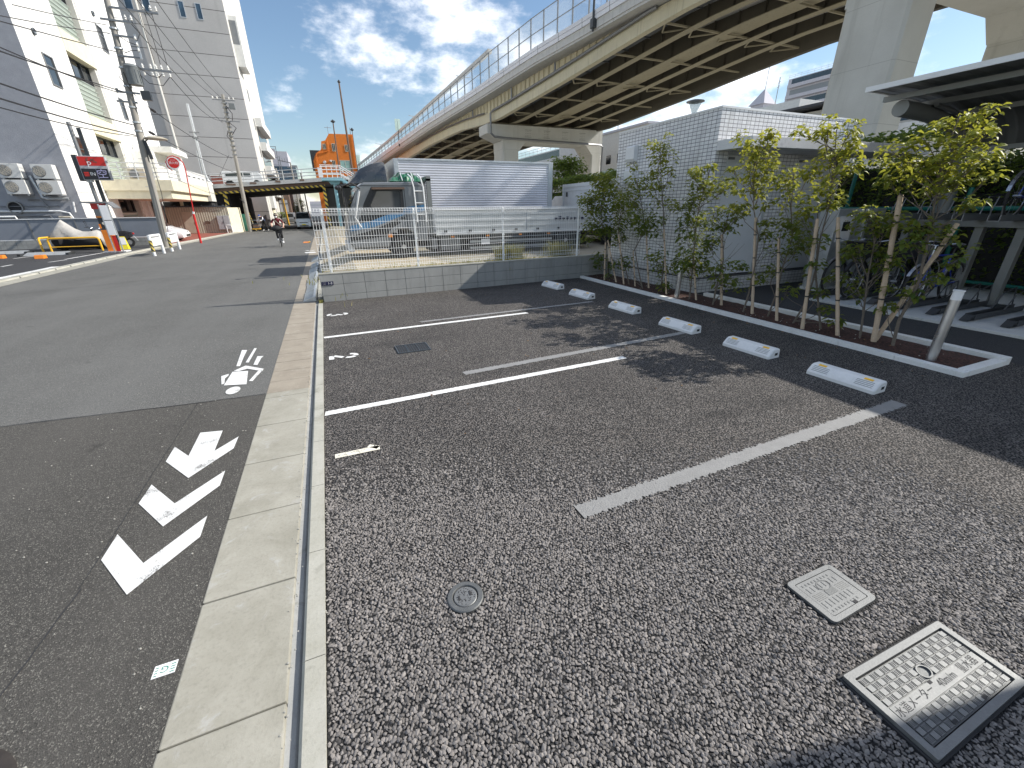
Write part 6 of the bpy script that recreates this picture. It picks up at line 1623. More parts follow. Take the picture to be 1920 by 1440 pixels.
cable('cable from the second crossarm of the near pole to the far pole', (-6.5, 27.5, 9.45), (-6.27, 45, 8.26), .15, .017)
cable('cable from the insulators beside the transformer to the far pole', (-5.46, 27.5, 7.39), (-6.22, 45, 8.42), .5, .015)
cable('cable with a black clamp below the transformer, running to the far pole', (-6.68, 27.5, 6.17), (-6.2, 45, 5.72), .22, .016, clamp=.25)
cable('cable with a black clamp above the street light, running to the far pole', (-7.0, 27.5, 5.2), (-6.08, 45, 4.61), .15, .016, clamp=.2)
cable('short stay wire from a cable down to the bridge beside the far pole', (-6.3, 44.5, 5.9), (-7.8, 46.2, 4.2), .0, .012)

# hydrant sign
t_ = thing('hydrant_sign', 'round red hydrant sign on a curved red post at the kerb', 'sign', (-6.65, 29.8, 0))
b = MB(); b.tube([(-6.65, 29.8, 0), (-6.62, 29.8, 1.55)], .055, 10); b.build('lower_post', 'red_paint', t_, smooth=True)
b = MB(); b.tube([(-6.62, 29.8, 1.55), (-6.58, 29.8, 1.66)], .058, 10); b.build('collar', 'white_metal', t_, smooth=True)
b = MB(); b.tube([(-6.58, 29.8, 1.66), (-6.40, 29.8, 3.75), (-6.42, 29.8, 4.05), (-6.55, 29.8, 4.28), (-6.8, 29.8, 4.38), (-7.02, 29.8, 4.30), (-7.18, 29.8, 4.08), (-7.16, 29.8, 3.85), (-7.0, 29.8, 3.68)], .026, 8); b.build('curved_post', 'red_paint', t_, smooth=True)
c_ = (-6.84, 29.76, 4.04)
b = MB(); b.lathe([(1e-6, .015), (.285, .015), (.29, 0), (.285, -.015), (1e-6, -.015)], c_, 28, 'y'); pl_ = b.build('plate', 'sign_white', t_)
b = MB(); b.lathe([(.245, -.0152), (.245, -.0185), (1e-6, -.0185)], c_, 28, 'y'); b.build('disc', 'sign_red', pl_)
b = MB(); text(b, '消火栓', .145, face_y(-6.84, 29.736, 4.04)); 
for k in range(4): b.box(-6.95 + k * .06, 29.738, 4.17, -6.91 + k * .06, 29.742, 4.185)
b.build('lettering', 'sign_white', pl_)
# ================= elevated road =================
def interp(tab):
    def f(y):
        if y <= tab[0][0]: return tab[0][1]
        for (a, b), (c, d) in zip(tab, tab[1:]):
            if y <= c: return b + (d - b) * (y - a) / (c - a)
        return tab[-1][1]
    return f
zd = interp([(-40, 15.6), (16, 15.1), (24, 15.0), (30.6, 14.87), (36, 14.6), (43.5, 14.35), (54, 13.6), (70.8, 12.6), (105, 9.75), (150, 6.2)])
zb = interp([(-40, 14.0), (14, 14.0), (22, 14.0), (28.8, 13.72), (34.2, 13.1), (40.2, 12.4), (45, 11.9), (52, 11.2), (55.8, 11.1), (62.6, 11.35), (74, 10.8), (84.6, 9.85), (102, 8.3), (110, 7.6), (150, 4.4)])
hn = interp([(-40, 2.5), (52, 2.5), (62, 2.0), (72, 1.5), (90, 1.15), (150, .9)])
YS = [-40, -20, -5, 8, 16, 20, 24, 28, 31, 34, 37, 40, 43, 46, 49, 52, 54, 56, 59, 62, 66, 70, 74, 79, 84, 90, 96, 102, 110, 120, 135, 150]
def rail(b, a0, a1, f0, f1, ys=YS):
    rings = []
    for y in ys:
        s_ = -.163 * y; rings.append([(a0 + s_, y, f0(y)), (a1 + s_, y, f0(y)), (a1 + s_, y, f1(y)), (a0 + s_, y, f1(y))])
    b.loft(rings)
def make_parapet():
    m, t, p, o = nmat('parapet_sheet')
    pos = geo_pos(t); s = nd(t, 'ShaderNodeSeparateXYZ'); t.links.new(pos, s.inputs[0])
    l1 = math_(t, 'LESS_THAN', math_(t, 'FRACT', math_(t, 'MULTIPLY', s.outputs[1], .33)), .02)
    n1 = noise(t, pos, .5, 5, .6)
    c = mixcol(t, maprange(t, n1, .3, .7), (.66, .65, .66), (.76, .75, .76))
    t.links.new(mixcol(t, l1, c, (.2, .2, .2)), p.inputs['Base Color']); p.inputs['Roughness'].default_value = .5
make_parapet()
t_ = thing('elevated_road', 'beige steel girder viaduct with clear noise barriers sweeping overhead', 'viaduct', (24, 30, 13))
b = MB(); rail(b, 27.8, 45.4, lambda y: zd(y) - .28, lambda y: zd(y)); b.build('deck', 'deck_concrete', t_)
b = MB(); rail(b, 27.72, 27.95, lambda y: zd(y) - .12, lambda y: zd(y) + .42); b.build('parapet', 'deck_concrete', t_)
b = MB(); rail(b, 27.62, 27.85, lambda y: zd(y) + .42, lambda y: zd(y) + .72); rail(b, 27.60, 27.83, lambda y: zd(y) + .74, lambda y: zd(y) + 1.02); b.build('parapet_cladding', 'parapet_sheet', t_)
b = MB(); rail(b, 45.25, 45.5, lambda y: zd(y) - .12, lambda y: zd(y) + 1.0); b.build('far_parapet', 'deck_concrete', t_)
b = MB(); rail(b, 28.96, 29.5, zb, lambda y: min(zb(y) + 1.0, zd(y) - .30)); b.build('fascia_girder', 'girder_paint', t_)
b = MB(); rail(b, 29.12, 29.3, lambda y: min(zb(y) + 1.0, zd(y) - .301), lambda y: zd(y) - .281); y = -38
while y < 140:
    z0 = min(zb(y) + 1.0, zd(y) - .31)
    if zd(y) - .3 - z0 > .25: b.box(28.98 - .163 * y, y, z0, 29.12 - .163 * y, y + .05, zd(y) - .285)
    y += .8
b.build('fascia_web', 'girder_paint', t_)
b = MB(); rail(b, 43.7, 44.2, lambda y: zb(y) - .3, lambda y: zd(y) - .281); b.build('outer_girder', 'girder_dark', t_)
for e in (32.0, 35.0, 38.0, 41.0):
    b = MB(); rail(b, e - .015, e + .015, lambda y: zb(y) + .06, lambda y: zd(y) - .281)
    y = -36
    while y < 120:
        b.box(e - .2 - .163 * y, y, zb(y) + .08, e + .2 - .163 * y, y + .03, zd(y) - .29); y += 1.9
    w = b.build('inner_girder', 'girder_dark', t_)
    b = MB(); rail(b, e - .32, e + .32, zb, lambda y: zb(y) + .05); b.build('flange', 'girder_shaded', w)
b = MB(); y = -30
while y < 130:
    s_ = -.163 * y
    for e in (29.4, 32.0, 35.0, 38.0, 41.0):
        z = zb(y) + .12; b.bar((e + s_, y, z), (e + 3.0 + s_, y, z), .12, .12)
        if int(y) % 2 == 0: b.bar((e + .2 + s_, y, z), (e + 1.5 + s_ - .163 * 1.5, y + 1.5, z), .10, .08); b.bar((e + 1.5 + s_ - .24, y + 1.5, z), (e + 2.8 + s_, y, z), .10, .08)
    y += 5.0
b.build('cross_bracing', 'girder_shaded', t_)
b = MB(); rail(b, 30.3, 30.9, lambda y: zb(y) + .5, lambda y: zb(y) + .56); y = -20
while y < 120: b.bar((30.2 - .163 * y, y, zb(y) + .5), (31.1 - .163 * y, y, zb(y) + .5), .08, .12); y += 2.2
b.build('cable_tray', 'steel_dark', t_)
b = MB(); rail(b, 36.0, 37.2, lambda y: zb(y) + .3, lambda y: zb(y) + .34); b.build('walkway', 'girder_shaded', t_)
b = MB(); y = 6.0; ys = []
while y < 148:
    ys.append(y); y += 2.0
for y in ys:
    x = 27.9 - .163 * y; b.box(x - .05, y - .05, zd(y) + .6, x + .05, y + .05, zd(y) + 1.0 + hn(y))
for k in (.5, 1.0):
    for ya, yb in zip(ys, ys[1:]): b.bar((27.9 - .163 * ya, ya, zd(ya) + 1.0 + hn(ya) * k - .03), (27.9 - .163 * yb, yb, zd(yb) + 1.0 + hn(yb) * k - .03), .05, .06)
b.build('barrier_frame', 'steel_mid', t_)
b = MB()
for ya, yb in zip(ys, ys[1:]):
    b.add([(27.9 - .163 * ya, ya + .05, zd(ya) + 1.02), (27.9 - .163 * yb, yb - .05, zd(yb) + 1.02), (27.9 - .163 * yb, yb - .05, zd(yb) + 1.0 + hn(yb) - .06), (27.9 - .163 * ya, ya + .05, zd(ya) + 1.0 + hn(ya) - .06)], [(0, 1, 2, 3)])
b.build('barrier_pane', 'clear_panel', t_)
b = MB(); rail(b, 27.85, 28.3, lambda y: zd(y) + 1.0 + hn(y), lambda y: zd(y) + 1.35 + hn(y), [y for y in YS if y >= 52]); b.build('barrier_cap', 'deck_concrete', t_)
b = MB()
b.tube([(28.75 - .163 * 30, 30, zd(30) - .4), (28.75 - .163 * 30.6, 30.6, zb(30.6) + .95)] + [(28.75 - .163 * y, y, zb(y) + .95) for y in (34, 38, 42, 46, 50, 52.8)] + [(19.95, 53.3, 11.9), (19.95, 53.35, 9.9), (20.4, 53.35, 9.55), (22, 53.35, 9.45), (35.4, 53.35, 9.25), (35.75, 53.35, 9.0), (35.8, 53.35, .2)], .12, 8)
b.tube([(28.75 - .163 * y, y, zb(y) + 1.02) for y in (55, 60, 66, 72, 78)], .09, 6)
for y in (41.5, 49, 58): b.tube([(28.8 - .163 * y, y, zb(y) + .95), (28.8 - .163 * y, y, zd(y) - .4)], .09, 6)
b.build('drain_pipe', 'steel_mid', t_, smooth=True)
def pier(lab, xl0, xl1, xr0, xr1, y0, y1, zt, zbm, zc, ch):
    t_ = thing('viaduct_pier', lab, 'pier', ((xl0 + xr1) / 2, y0, 0), 'portal piers of the elevated road')
    def col(x0, x1):
        c = .14; return [(x0 + c, y0), (x1 - c, y0), (x1, y0 + c), (x1, y1 - c), (x1 - c, y1), (x0 + c, y1), (x0, y1 - c), (x0, y0 + c)]
    for x0, x1 in ((xl0, xl1), (xr0, xr1)): b = MB(); b.prism(col(x0, x1), 'z', -.1, zbm - ch); b.build('column', 'pier_concrete', t_)
    b = MB()
    b.prism([(xl0 - zc, zt), (xl0 - zc, zt - (zt - zbm) * .55), (xl0, zbm + .1), (xl0, zbm - ch), (xl1, zbm - ch), (xl1 + ch * .9, zbm), (xr0 - ch * .9, zbm), (xr0, zbm - ch), (xr1, zbm - ch), (xr1, zt)], 'y', y0 + .01, y1 - .01)
    b.build('crossbeam', 'pier_concrete', t_)
    return t_
t_ = pier('far portal pier with a boxed drain pipe, behind the box truck', 21.6, 23.75, 34.4, 35.95, 53.8, 56.9, 10.95, 9.15, 1.9, 1.0)
b = MB()
for x in (24.6, 27.2, 29.8, 32.4):
    for (dx, dz, w, h) in ((0, 0, .9, .03), (0, .75, .9, .03)): b.box(x + dx, 53.80, 9.75 + dz, x + dx + w, 53.808, 9.75 + dz + h)
    for i in range(4):
        for j in range(3): b.box(x + .1 + i * .2, 53.80, 9.9 + j * .22, x + .16 + i * .2, 53.806, 9.94 + j * .22)
b.build('anchor_plate', 'girder_dark', t_)
pier('near massive portal pier rising behind the bicycle shelter roof', 27.75, 29.9, 42.6, 44.9, 16.0, 19.2, 14.0, 12.6, .2, 1.3)
for k, (y, lab) in enumerate(((75, 'nearest T shaped lamp on the elevated road'), (97, 'middle T shaped lamp on the elevated road'), (122, 'farthest T shaped lamp on the elevated road'))):
    x = 36 - .163 * y; t_ = thing('road_lamp', lab, 'street lamp', (x, y, zd(y)), 'lamps on the elevated road')
    b = MB(); b.tube([(x, y, zd(y)), (x, y, zd(y) + 8.3)], .08, 7); b.build('pole', 'steel_galv', t_, smooth=True)
    b = MB(); b.loft([[(x - 1.3, y - .1, zd(y) + 8.45), (x - 1.3, y + .1, zd(y) + 8.45), (x - 1.3, y + .1, zd(y) + 8.5), (x - 1.3, y - .1, zd(y) + 8.5)], [(x, y - .2, zd(y) + 8.25), (x, y + .2, zd(y) + 8.25), (x, y + .2, zd(y) + 8.35), (x, y - .2, zd(y) + 8.35)], [(x + 1.3, y - .1, zd(y) + 8.45), (x + 1.3, y + .1, zd(y) + 8.45), (x + 1.3, y + .1, zd(y) + 8.5), (x + 1.3, y - .1, zd(y) + 8.5)]]); b.build('lamp_head', 'steel_galv', t_)
for y, h, lab in ((83, 2.7, 'green-grey back of a road sign on the edge of the elevated road'), (112, 2.5, 'smaller sign back farther along the elevated road')):
    x = 27.7 - .163 * y; z = zd(y) + 1.0 + hn(y); t_ = thing('road_sign', lab, 'sign', (x, y, z), 'sign backs on the elevated road')
    b = MB(); b.tube([(x, y, z - 2.2), (x, y, z + 1.6)], .06, 6); b.tube([(x - .15, y, z - 1.9), (x + .3, y, z - 1.9)], .2, 6); b.build('post', 'steel_dark', t_)
    b = MB(); b.box(x - .45, y - .05, z + .2, x + .45, y - .01, z + 1.9); b.build('board', 'mint_wall', t_)
x, y = 27.75 - .163 * 35.0, 35.0
t_ = thing('barrier_mast', 'slim dark mast bracketed to the outside of the noise barrier', 'mast', (x, y, zd(y)))
b = MB(); b.tube([(x - .2, y, zd(y) - .3), (x - .2, y, zd(y) + 6)], .09, 8); b.build('pole', 'steel_dark', t_, smooth=True)
b = MB(); b.box(x - .35, y - .2, zd(y) - .1, x + .15, y + .2, zd(y) + .5); b.build('bracket', 'steel_dark', t_)

# ================= road bridge and stair =================
t_ = thing('road_bridge', 'low road bridge with hazard stripes along its bottom edge', 'bridge', (-4, 46, 0))
bz = lambda x: 3.0 + (x + 8.8) * .0725
def slab(b, x0, x1, y0, y1, f0, f1): b.loft([[(x, y0, f0(x)), (x, y1, f0(x)), (x, y1, f1(x)), (x, y0, f1(x))] for x in (x0, x1)])
b = MB(); slab(b, -30, 14, 46.05, 60, lambda x: bz(x), lambda x: bz(x) + .42); b.build('girder', 'underdeck_shade', t_)
b = MB(); slab(b, -30, 14, 45.98, 46.049, lambda x: bz(x) + .17, lambda x: bz(x) + .40); b.build('web', 'brown_wall', t_)
b = MB(); slab(b, -8.9, .62, 45.93, 46.048, lambda x: bz(x) - .02, lambda x: bz(x) + .16); b.build('hazard_board', 'hazard_stripes', t_)
b = MB(); slab(b, -30, 14, 45.7, 60.3, lambda x: bz(x) + .43, lambda x: bz(x) + .74); b.build('deck', 'bridge_concrete', t_)
b = MB()
for f_ in (.98, 1.24, 1.52): b.tube([(-12, 45.82, bz(-12) + f_), (.6, 45.82, bz(.6) + f_)], .035, 6)
x = -12
while x < .7: b.tube([(x, 45.82, bz(x) + .74), (x, 45.82, bz(x) + 1.52)], .04, 6); x += 1.55
b.tube([(.7, 45.82, bz(.7) + 1.4), (14, 45.82, bz(14) + 1.1)], .035, 6); b.tube([(.7, 45.82, bz(.7) + 1.1), (14, 45.82, bz(14) + .8)], .035, 6)
b.build('railing', 'steel_galv', t_, smooth=True)
for x in (-7.68, .36):
    b = MB(); b.box(x, 45.95, 0, x + .26, 46.2, bz(x) - .021); b.build('column', 'hazard_stripes', t_)
b = MB(); b.box(-9.6, 46.3, 0, -7.3, 60, 3.05); b.build('abutment', 'inside_shade', t_)  # wall coloured near-black to imitate the shade below the deck
b = MB(); b.box(.64, 46.3, 0, 13.9, 60, 3.60); b.build('abutment', 'underdeck_shade', t_)  # concrete wall given a dark colour in place of shade
b = MB(); b.box(-30, 46.3, 0, -9.65, 60, 1.45); b.build('abutment', 'bridge_concrete', t_)
for x, w in ((-7.2, .7), (-5.4, .5), (-3.4, .4), (-1.4, .35)): b = MB(); b.box(x, 45.68, bz(x) + .60, x + w, 45.699, bz(x) + .73); b.build('patch', 'brown_wall', t_)
t_ = thing('tipped_pole', 'yellow and black pole leaning under the left of the bridge', 'pole', (-6.0, 46, 0))
b = MB(); b.tube([(-5.85, 46.2, 0), (-6.2, 46.2, 2.0)], .05, 8); b.build('pole', 'post_stripes', t_, smooth=True)
t_ = thing('footbridge_stair', 'white railed stair with pale blue beams beside the road bridge', 'stairway', (1.4, 43, 0))
b = MB(); b.box(.4, 42.7, 4.02, 2.0, 44.3, 4.24); b.prism([(2.0, 4.24), (5.6, 2.05), (5.6, 1.80), (2.0, 4.0)], 'y', 42.7, 42.86); b.prism([(2.0, 4.24), (5.6, 2.05), (5.6, 1.80), (2.0, 4.0)], 'y', 44.14, 44.3); b.build('beam', 'sky_blue_paint', t_)
b = MB()
for k in range(12): x = 2.0 + k * .3; z = 4.1 - k * .183; b.box(x, 42.86, z - .03, x + .32, 44.14, z)
b.build('tread', 'steel_mid', t_)
b = MB(); b.tube([(1.42, 43.5, 0), (1.42, 43.5, 3.8)], .14, 12); b.prism([(.9, 4.015), (1.94, 4.015), (1.75, 3.75), (1.1, 3.75)], 'y', 43.3, 43.7); b.build('column', 'sky_blue_paint', t_, smooth=True)
b = MB()
for z in (4.55, 4.85, 5.2): b.tube([(.4, 42.78, z), (2.0, 42.78, z), (5.5, 42.78, z - 2.15)], .035, 6)
for x in (.5, .9, 1.3, 1.7, 2.0): b.tube([(x, 42.78, 4.24), (x, 42.78, 5.2)], .03, 6)
for k in range(10): x = 2.2 + k * .36; b.tube([(x, 42.78, 4.2 - (x - 2) * .614), (x, 42.78, 5.2 - (x - 2) * .614)], .02, 5)
for z in (4.6, 5.2): b.tube([(.4, 44.25, z), (2.0, 44.25, z), (5.5, 44.25, z - 2.15)], .035, 6)
b.build('railing', 'white_metal', t_, smooth=True)
b = MB(); b.box(.22, 42.68, 4.25, .56, 42.74, 5.0); b.build('notice', 'sign_white', t_)
t_ = thing('bridge_truck', 'white truck crossing the road bridge behind its railing', 'truck', (-6.8, 49.5, 3.8))
b = MB(); b.box(-7.9, 49, 4.15, -5.4, 50.8, 5.05); b.build('body', 'truck_white', t_, bevel=.04)
b = MB(); b.prism([(-5.4, 4.15), (-4.7, 4.15), (-4.72, 4.6), (-4.95, 5.0), (-5.4, 5.05)], 'y', 49.05, 50.75); b.build('cab', 'truck_white', t_)
b = MB(); b.box(-7.6, 48.985, 4.62, -6.6, 48.998, 4.90); b.box(-6.4, 48.985, 4.62, -5.6, 48.998, 4.90); b.build('window', 'dark_glass', t_)
b = MB()
for x in (-7.4, -5.2): b.cyl((x, 49.0, 4.05), (x, 49.25, 4.05), .3, None, 16)
b.build('wheel', 'rubber', t_)

# ================= trucks in the yard =================
Z0 = .34
def wheel(parent, x, y, z, r, w=.24, hub='bike_silver'):
    b = MB(); b.lathe([(r * .6, 0), (r * .93, 0), (r, .03), (r, w - .03), (r * .93, w), (r * .6, w)], (x, y, z), 26, 'y'); wl = b.build('wheel', 'rubber', parent, smooth=True)
    b = MB(); b.lathe([(r * .62, .005), (r * .58, .02), (r * .45, .05), (r * .22, .03), (r * .2, -.02), (1e-6, -.02)], (x, y, z), 22, 'y')
    for k in range(8): a = k * math.pi / 4; b.ell((x + r * .38 * math.cos(a), y + .03, z + r * .38 * math.sin(a)), (.025, .02, .025), 6, 4)
    b.build('rim', hub, wl, smooth=True)
def panel(b, pts, y0, y1): b.prism(pts, 'y', y0, y1)
t_ = thing('flatbed_truck', 'white and grey flatbed truck with a pale blue stripe on its cab door', 'truck', (4.5, 12.7, Z0))
YN, YF = 12.7, 14.55
b = MB(); prof = [(.66, .66), (.56, .80), (.56, 1.12), (.64, 1.55), (.96, 2.20), (1.10, 2.30), (2.52, 2.34), (2.70, 2.24), (2.72, 1.0), (2.72, .80), (2.40, .80), (2.34, 1.0), (2.15, 1.12), (1.86, 1.12), (1.68, 1.0), (1.60, .66)]
b.prism(prof, 'y', YN, YF); b.build('cab', 'truck_silver', t_, bevel=.03)
b = MB(); panel(b, [(.86, 1.32), (1.06, 1.80), (1.30, 2.20), (2.12, 2.20), (2.12, 1.52), (1.3, 1.30)], YN - .004, YN - .0005); b.build('door_upper', 'black_plastic', t_)
def vs(x, k): return x
b = MB(); panel(b, [(1.26, 1.56), (2.06, 1.58), (2.08, 2.12), (1.42, 2.12), (1.20, 1.75)], YN - .009, YN - .0045); w = b.build('window', 'dark_glass', t_)
b = MB()
P = [(1.26, 1.56), (2.06, 1.58), (2.08, 2.12), (1.42, 2.12), (1.20, 1.75)]
for p, q in zip(P, P[1:] + P[:1]): b.bar((p[0], YN - .008, p[1]), (q[0], YN - .008, q[1]), .05, .02, (0, 1, 0))
b.build('window_frame', 'black_plastic', w)
b = MB(); b.bar((1.30, YN - .06, 2.16), (2.16, YN - .06, 2.17), .09, .05, (0, 0, 1)); b.build('visor', 'brown_wall', w)
b = MB(); panel(b, [(.62, 1.10), (1.25, 1.20), (2.1, 1.50), (2.71, 1.60), (2.71, 1.76), (2.2, 1.70), (1.2, 1.36), (.63, 1.24)], YN - .008, YN - .001); b.build('stripe', 'truck_blue', t_)
b = MB(); panel(b, [(.60, .98), (1.2, 1.12), (1.9, 1.38), (1.98, 1.30), (1.70, 1.14), (1.55, .95), (.60, .86)], YN - .007, YN - .001); b.build('lower_panel', 'black_plastic', t_)
b = MB(); b.add([(.622, YN + .12, 1.50), (.622, YF - .12, 1.50), (.925, YF - .16, 2.12), (.925, YN + .16, 2.12)], [(0, 1, 2, 3)]); b.v = [(x - .02, y, z + .01) for x, y, z in b.v]; b.build('windscreen', 'dark_glass', t_)
b = MB(); b.box(.50, YN + .05, .56, .66, YF - .05, .80); b.build('bumper', 'truck_white', t_, bevel=.03)
for y in (YN + .12, YF - .4):
    b = MB(); b.box(.535, y, .84, .56, y + .28, 1.02); b.build('headlight', 'headlamp', t_, bevel=.01)
b = MB(); b.bar((2.16, YN - .004, .95), (2.16, YN - .004, 2.15), .014, .008, (0, 1, 0)); b.bar((1.16, YN - .004, 1.1), (1.16, YN - .004, 1.6), .014, .008, (0, 1, 0)); b.box(2.0, YN - .03, 1.40, 2.13, YN - .005, 1.44); b.box(1.02, YN - .006, 2.225, 2.6, YN - .001, 2.24); b.build('door_seam', 'steel_dark', t_)
b = MB(); b.box(1.60, YN - .02, .92, 1.72, YN, 1.0); b.build('side_lamp', 'amber', t_)
b = MB(); b.tube([(1.0, YN - .02, 2.16), (.80, YN - .2, 2.28), (.55, YN - .26, 2.20)], .018, 6); b.ell((.50, YN - .26, 2.16), (.05, .09, .05), 10, 6); b.tube([(.72, YN - .02, 1.5), (.62, YN - .22, 1.55), (.62, YN - .22, 1.9)], .014, 6); b.box(.58, YN - .32, 1.55, .62, YN - .14, 1.95); b.build('mirror', 'black_plastic', t_)
b = MB(); b.tube([(.9, YN - .05, 1.2), (.78, YN - .1, 1.45), (.98, YN - .08, 2.1)], .028, 6); b.build('grab_rail', 'truck_white', t_, smooth=True)
b = MB(); b.tube([(1.0, YF - .3, 2.3), (.7, YF, 2.35), (.6, YF + .1, 2.1)], .02, 6); b.build('mirror_arm', 'black_plastic', t_, smooth=True)
wheel(t_, 2.0, YN + .03, Z0 + .31, .31); wheel(t_, 7.3, YN + .03, Z0 + .31, .31); wheel(t_, 2.0, YF - .27, Z0 + .31, .31); wheel(t_, 7.3, YF - .27, Z0 + .31, .31)
b = MB(); b.box(.9, YN + .5, .62, 8.4, YF - .5, .82); b.box(2.98, YN + .62, .42, 8.5, YF - .1, .89); b.build('chassis', 'black_plastic', t_)  # second box enlarged in black to imitate the shade under the bed
b = MB(); b.box(2.95, YN, .90, 8.75, YF, .97); b.build('bed', 'steel_mid', t_)
b = MB(); x = 2.97
for x0, x1 in ((2.97, 5.83), (5.87, 8.73)):
    b.box(x0, YN - .02, .98, x1, YN + .02, 1.60)
    for k in range(3): b.box(x0 + .01, YN - .032, 1.12 + k * .17, x1 - .01, YN - .02, 1.15 + k * .17)
b.box(8.71, YN + .021, .98, 8.75, YF, 1.60); b.box(2.97, YF - .03, .98, 8.7, YF, 1.60); b.build('side_gate', 'bed_panel', t_)
b = MB(); b.box(2.96, YN - .045, 1.601, 8.75, YN + .03, 1.64); b.box(2.96, YN - .045, .93, 8.75, YN - .001, .975); b.build('gate_rail', 'white_metal', t_)
b = MB()
for k in range(8): b.box(3.2 + k * .75, YN - .06, .99, 3.28 + k * .75, YN - .03, 1.06)
b.build('gate_latch', 'steel_dark', t_)
for x in (3.4, 4.5, 5.6, 6.6, 8.3): b = MB(); b.box(x, YN - .05, .855, x + .09, YN - .01, .895); b.build('marker_lamp', 'amber' if x < 8 else 'tail_red', t_)
b = MB(); b.box(2.85, YN + .05, .55, 2.98, YN + .6, .85); b.box(3.1, YN + .1, .5, 3.7, YN + .5, .86); b.build('tank', 'steel_mid', t_)
b = MB(); b.box(4.0, YN + .05, .50, 6.8, YN + .09, .56); b.box(4.0, YN + .05, .68, 6.8, YN + .09, .74); b.build('side_guard', 'steel_galv', t_)
b = MB(); b.box(4.35, YN + .02, .62, 4.62, YN + .045, .78); b.build('number_plate', 'sign_white', t_)
b = MB(); rng = random.Random(8)
for k in range(8): b.box(6.85 + k * .14, YN - .036, 1.29, 6.85 + k * .14 + .10, YN - .033, 1.33 + rng.random() * .06); b.box(6.88 + k * .14, YN - .036, 1.25, 6.90 + k * .14, YN - .033, 1.36)
b.build('gate_lettering', 'sign_navy', t_)
b = MB()
for y in (YN + .02, YF - .1): b.box(2.80, y, .98, 2.92, y + .09, 2.42)
b.box(2.80, YN + .02, 2.36, 2.92, YF, 2.48); b.box(2.82, YN + .1, 1.6, 2.86, YF - .1, 1.66)
for k in range(7): b.box(2.83, YN + .2 + k * .23, .98, 2.86, YN + .24 + k * .23, 2.36)
b.build('headboard', 'rack_post', t_)
b = MB()
for x in (2.42, 2.68): b.tube([(x - .10, YN + .12, 2.52), (x - .05, YN - .03, 2.44), (x, YN - .05, 2.2), (x + .02, YN - .05, 1.3)], .022, 6)
for z in (1.5, 1.8, 2.1): b.tube([(2.43, YN - .05, z), (2.70, YN - .05, z)], .016, 6)
b.build('ladder', 'white_metal', t_, smooth=True)
t_ = thing('tarpaulin', 'crumpled green tarpaulin on the roof of the flatbed truck cab', 'tarpaulin', (2.3, 13.2, 2.36))
b = MB(); rng = random.Random(2); nx, ny = 16, 12
vs_ = []
for j in range(ny + 1):
    for i in range(nx + 1):
        u, v = i / nx, j / ny; e = math.sin(u * math.pi) ** .5 * math.sin(v * math.pi) ** .5
        vs_.append((1.82 + .95 * u, YN + .05 + 1.1 * v, 2.345 + e * (.16 + rng.uniform(-.05, .10) + .05 * math.sin(u * 17 + v * 5))))
k = len(vs_); b.add(vs_ + [(x, y, 2.342) for x, y, z in vs_], [(j * (nx + 1) + i, j * (nx + 1) + i + 1, (j + 1) * (nx + 1) + i + 1, (j + 1) * (nx + 1) + i) for j in range(ny) for i in range(nx)])
b.build('tarp', 'tarp_green', t_)
b = MB()
for x in (2.15, 2.45): b.tube([(x, YN + .02, 2.36), (x, YN + .3, 2.55), (x + .05, YN + .6, 2.60), (x, YN + 1.1, 2.4)], .012, 5)
b.build('rope', 'white_metal', t_, smooth=True)
t_ = thing('box_truck', 'box truck with a ribbed aluminium body and a dark grey roof fairing', 'truck', (5, 16, Z0))
YN, YF = 16.0, 18.2
b = MB(); b.box(2.62, YN, 1.2, 8.30, YF, 3.16); b.build('body', 'aluminium_ribs', t_)
b = MB(); b.box(2.46, YN - .02, 1.15, 2.62, YF + .02, 3.22); b.box(8.30, YN - .02, 1.15, 8.50, YF + .02, 3.24); b.box(2.62, YN - .025, 3.16, 8.30, YF + .02, 3.235); b.box(2.62, YN - .02, 1.1, 8.30, YF + .02, 1.20); b.build('body_frame', 'steel_galv', t_, bevel=.015)
b = MB(); prof = [(.92, .66), (.82, .86), (.82, 1.2), (.92, 1.68), (1.16, 2.36), (1.30, 2.45), (2.30, 2.48), (2.38, 2.36), (2.38, .8), (2.2, .8), (1.6, .7)]
b.prism(prof, 'y', YN + .1, YF - .1); b.build('cab', 'truck_white', t_, bevel=.03)
b = MB(); rings = []
for x, z0, z1, ins in ((.98, 2.44, 2.50, .30), (1.12, 2.45, 2.70, .2), (1.40, 2.47, 2.92, .12), (1.75, 2.49, 3.06, .07), (2.12, 2.49, 3.13, .05), (2.2, 2.49, 3.10, .05)):
    y0, y1 = YN + .1 + ins, YF - .1 - ins; rings.append([(x, y0 - .05, z0), (x, y1 + .05, z0), (x, y1, z0 + (z1 - z0) * .6), (x, y1 - .18, z1), (x, y0 + .18, z1), (x, y0, z0 + (z1 - z0) * .6)])
b.loft(rings); b.build('fairing', 'fairing_grey', t_, smooth=True, bevel=.015)
b = MB(); panel(b, [(1.40, 1.70), (2.1, 1.72), (2.1, 2.28), (1.5, 2.28), (1.34, 1.95)], YN + .092, YN + .099); b.build('window', 'dark_glass', t_)
b = MB(); b.add([(.90, YN + .22, 1.65), (.90, YF - .22, 1.65), (1.125, YF - .26, 2.3), (1.125, YN + .26, 2.3)], [(0, 1, 2, 3)]); b.v = [(x - .02, y, z + .01) for x, y, z in b.v]; b.build('windscreen', 'dark_glass', t_)
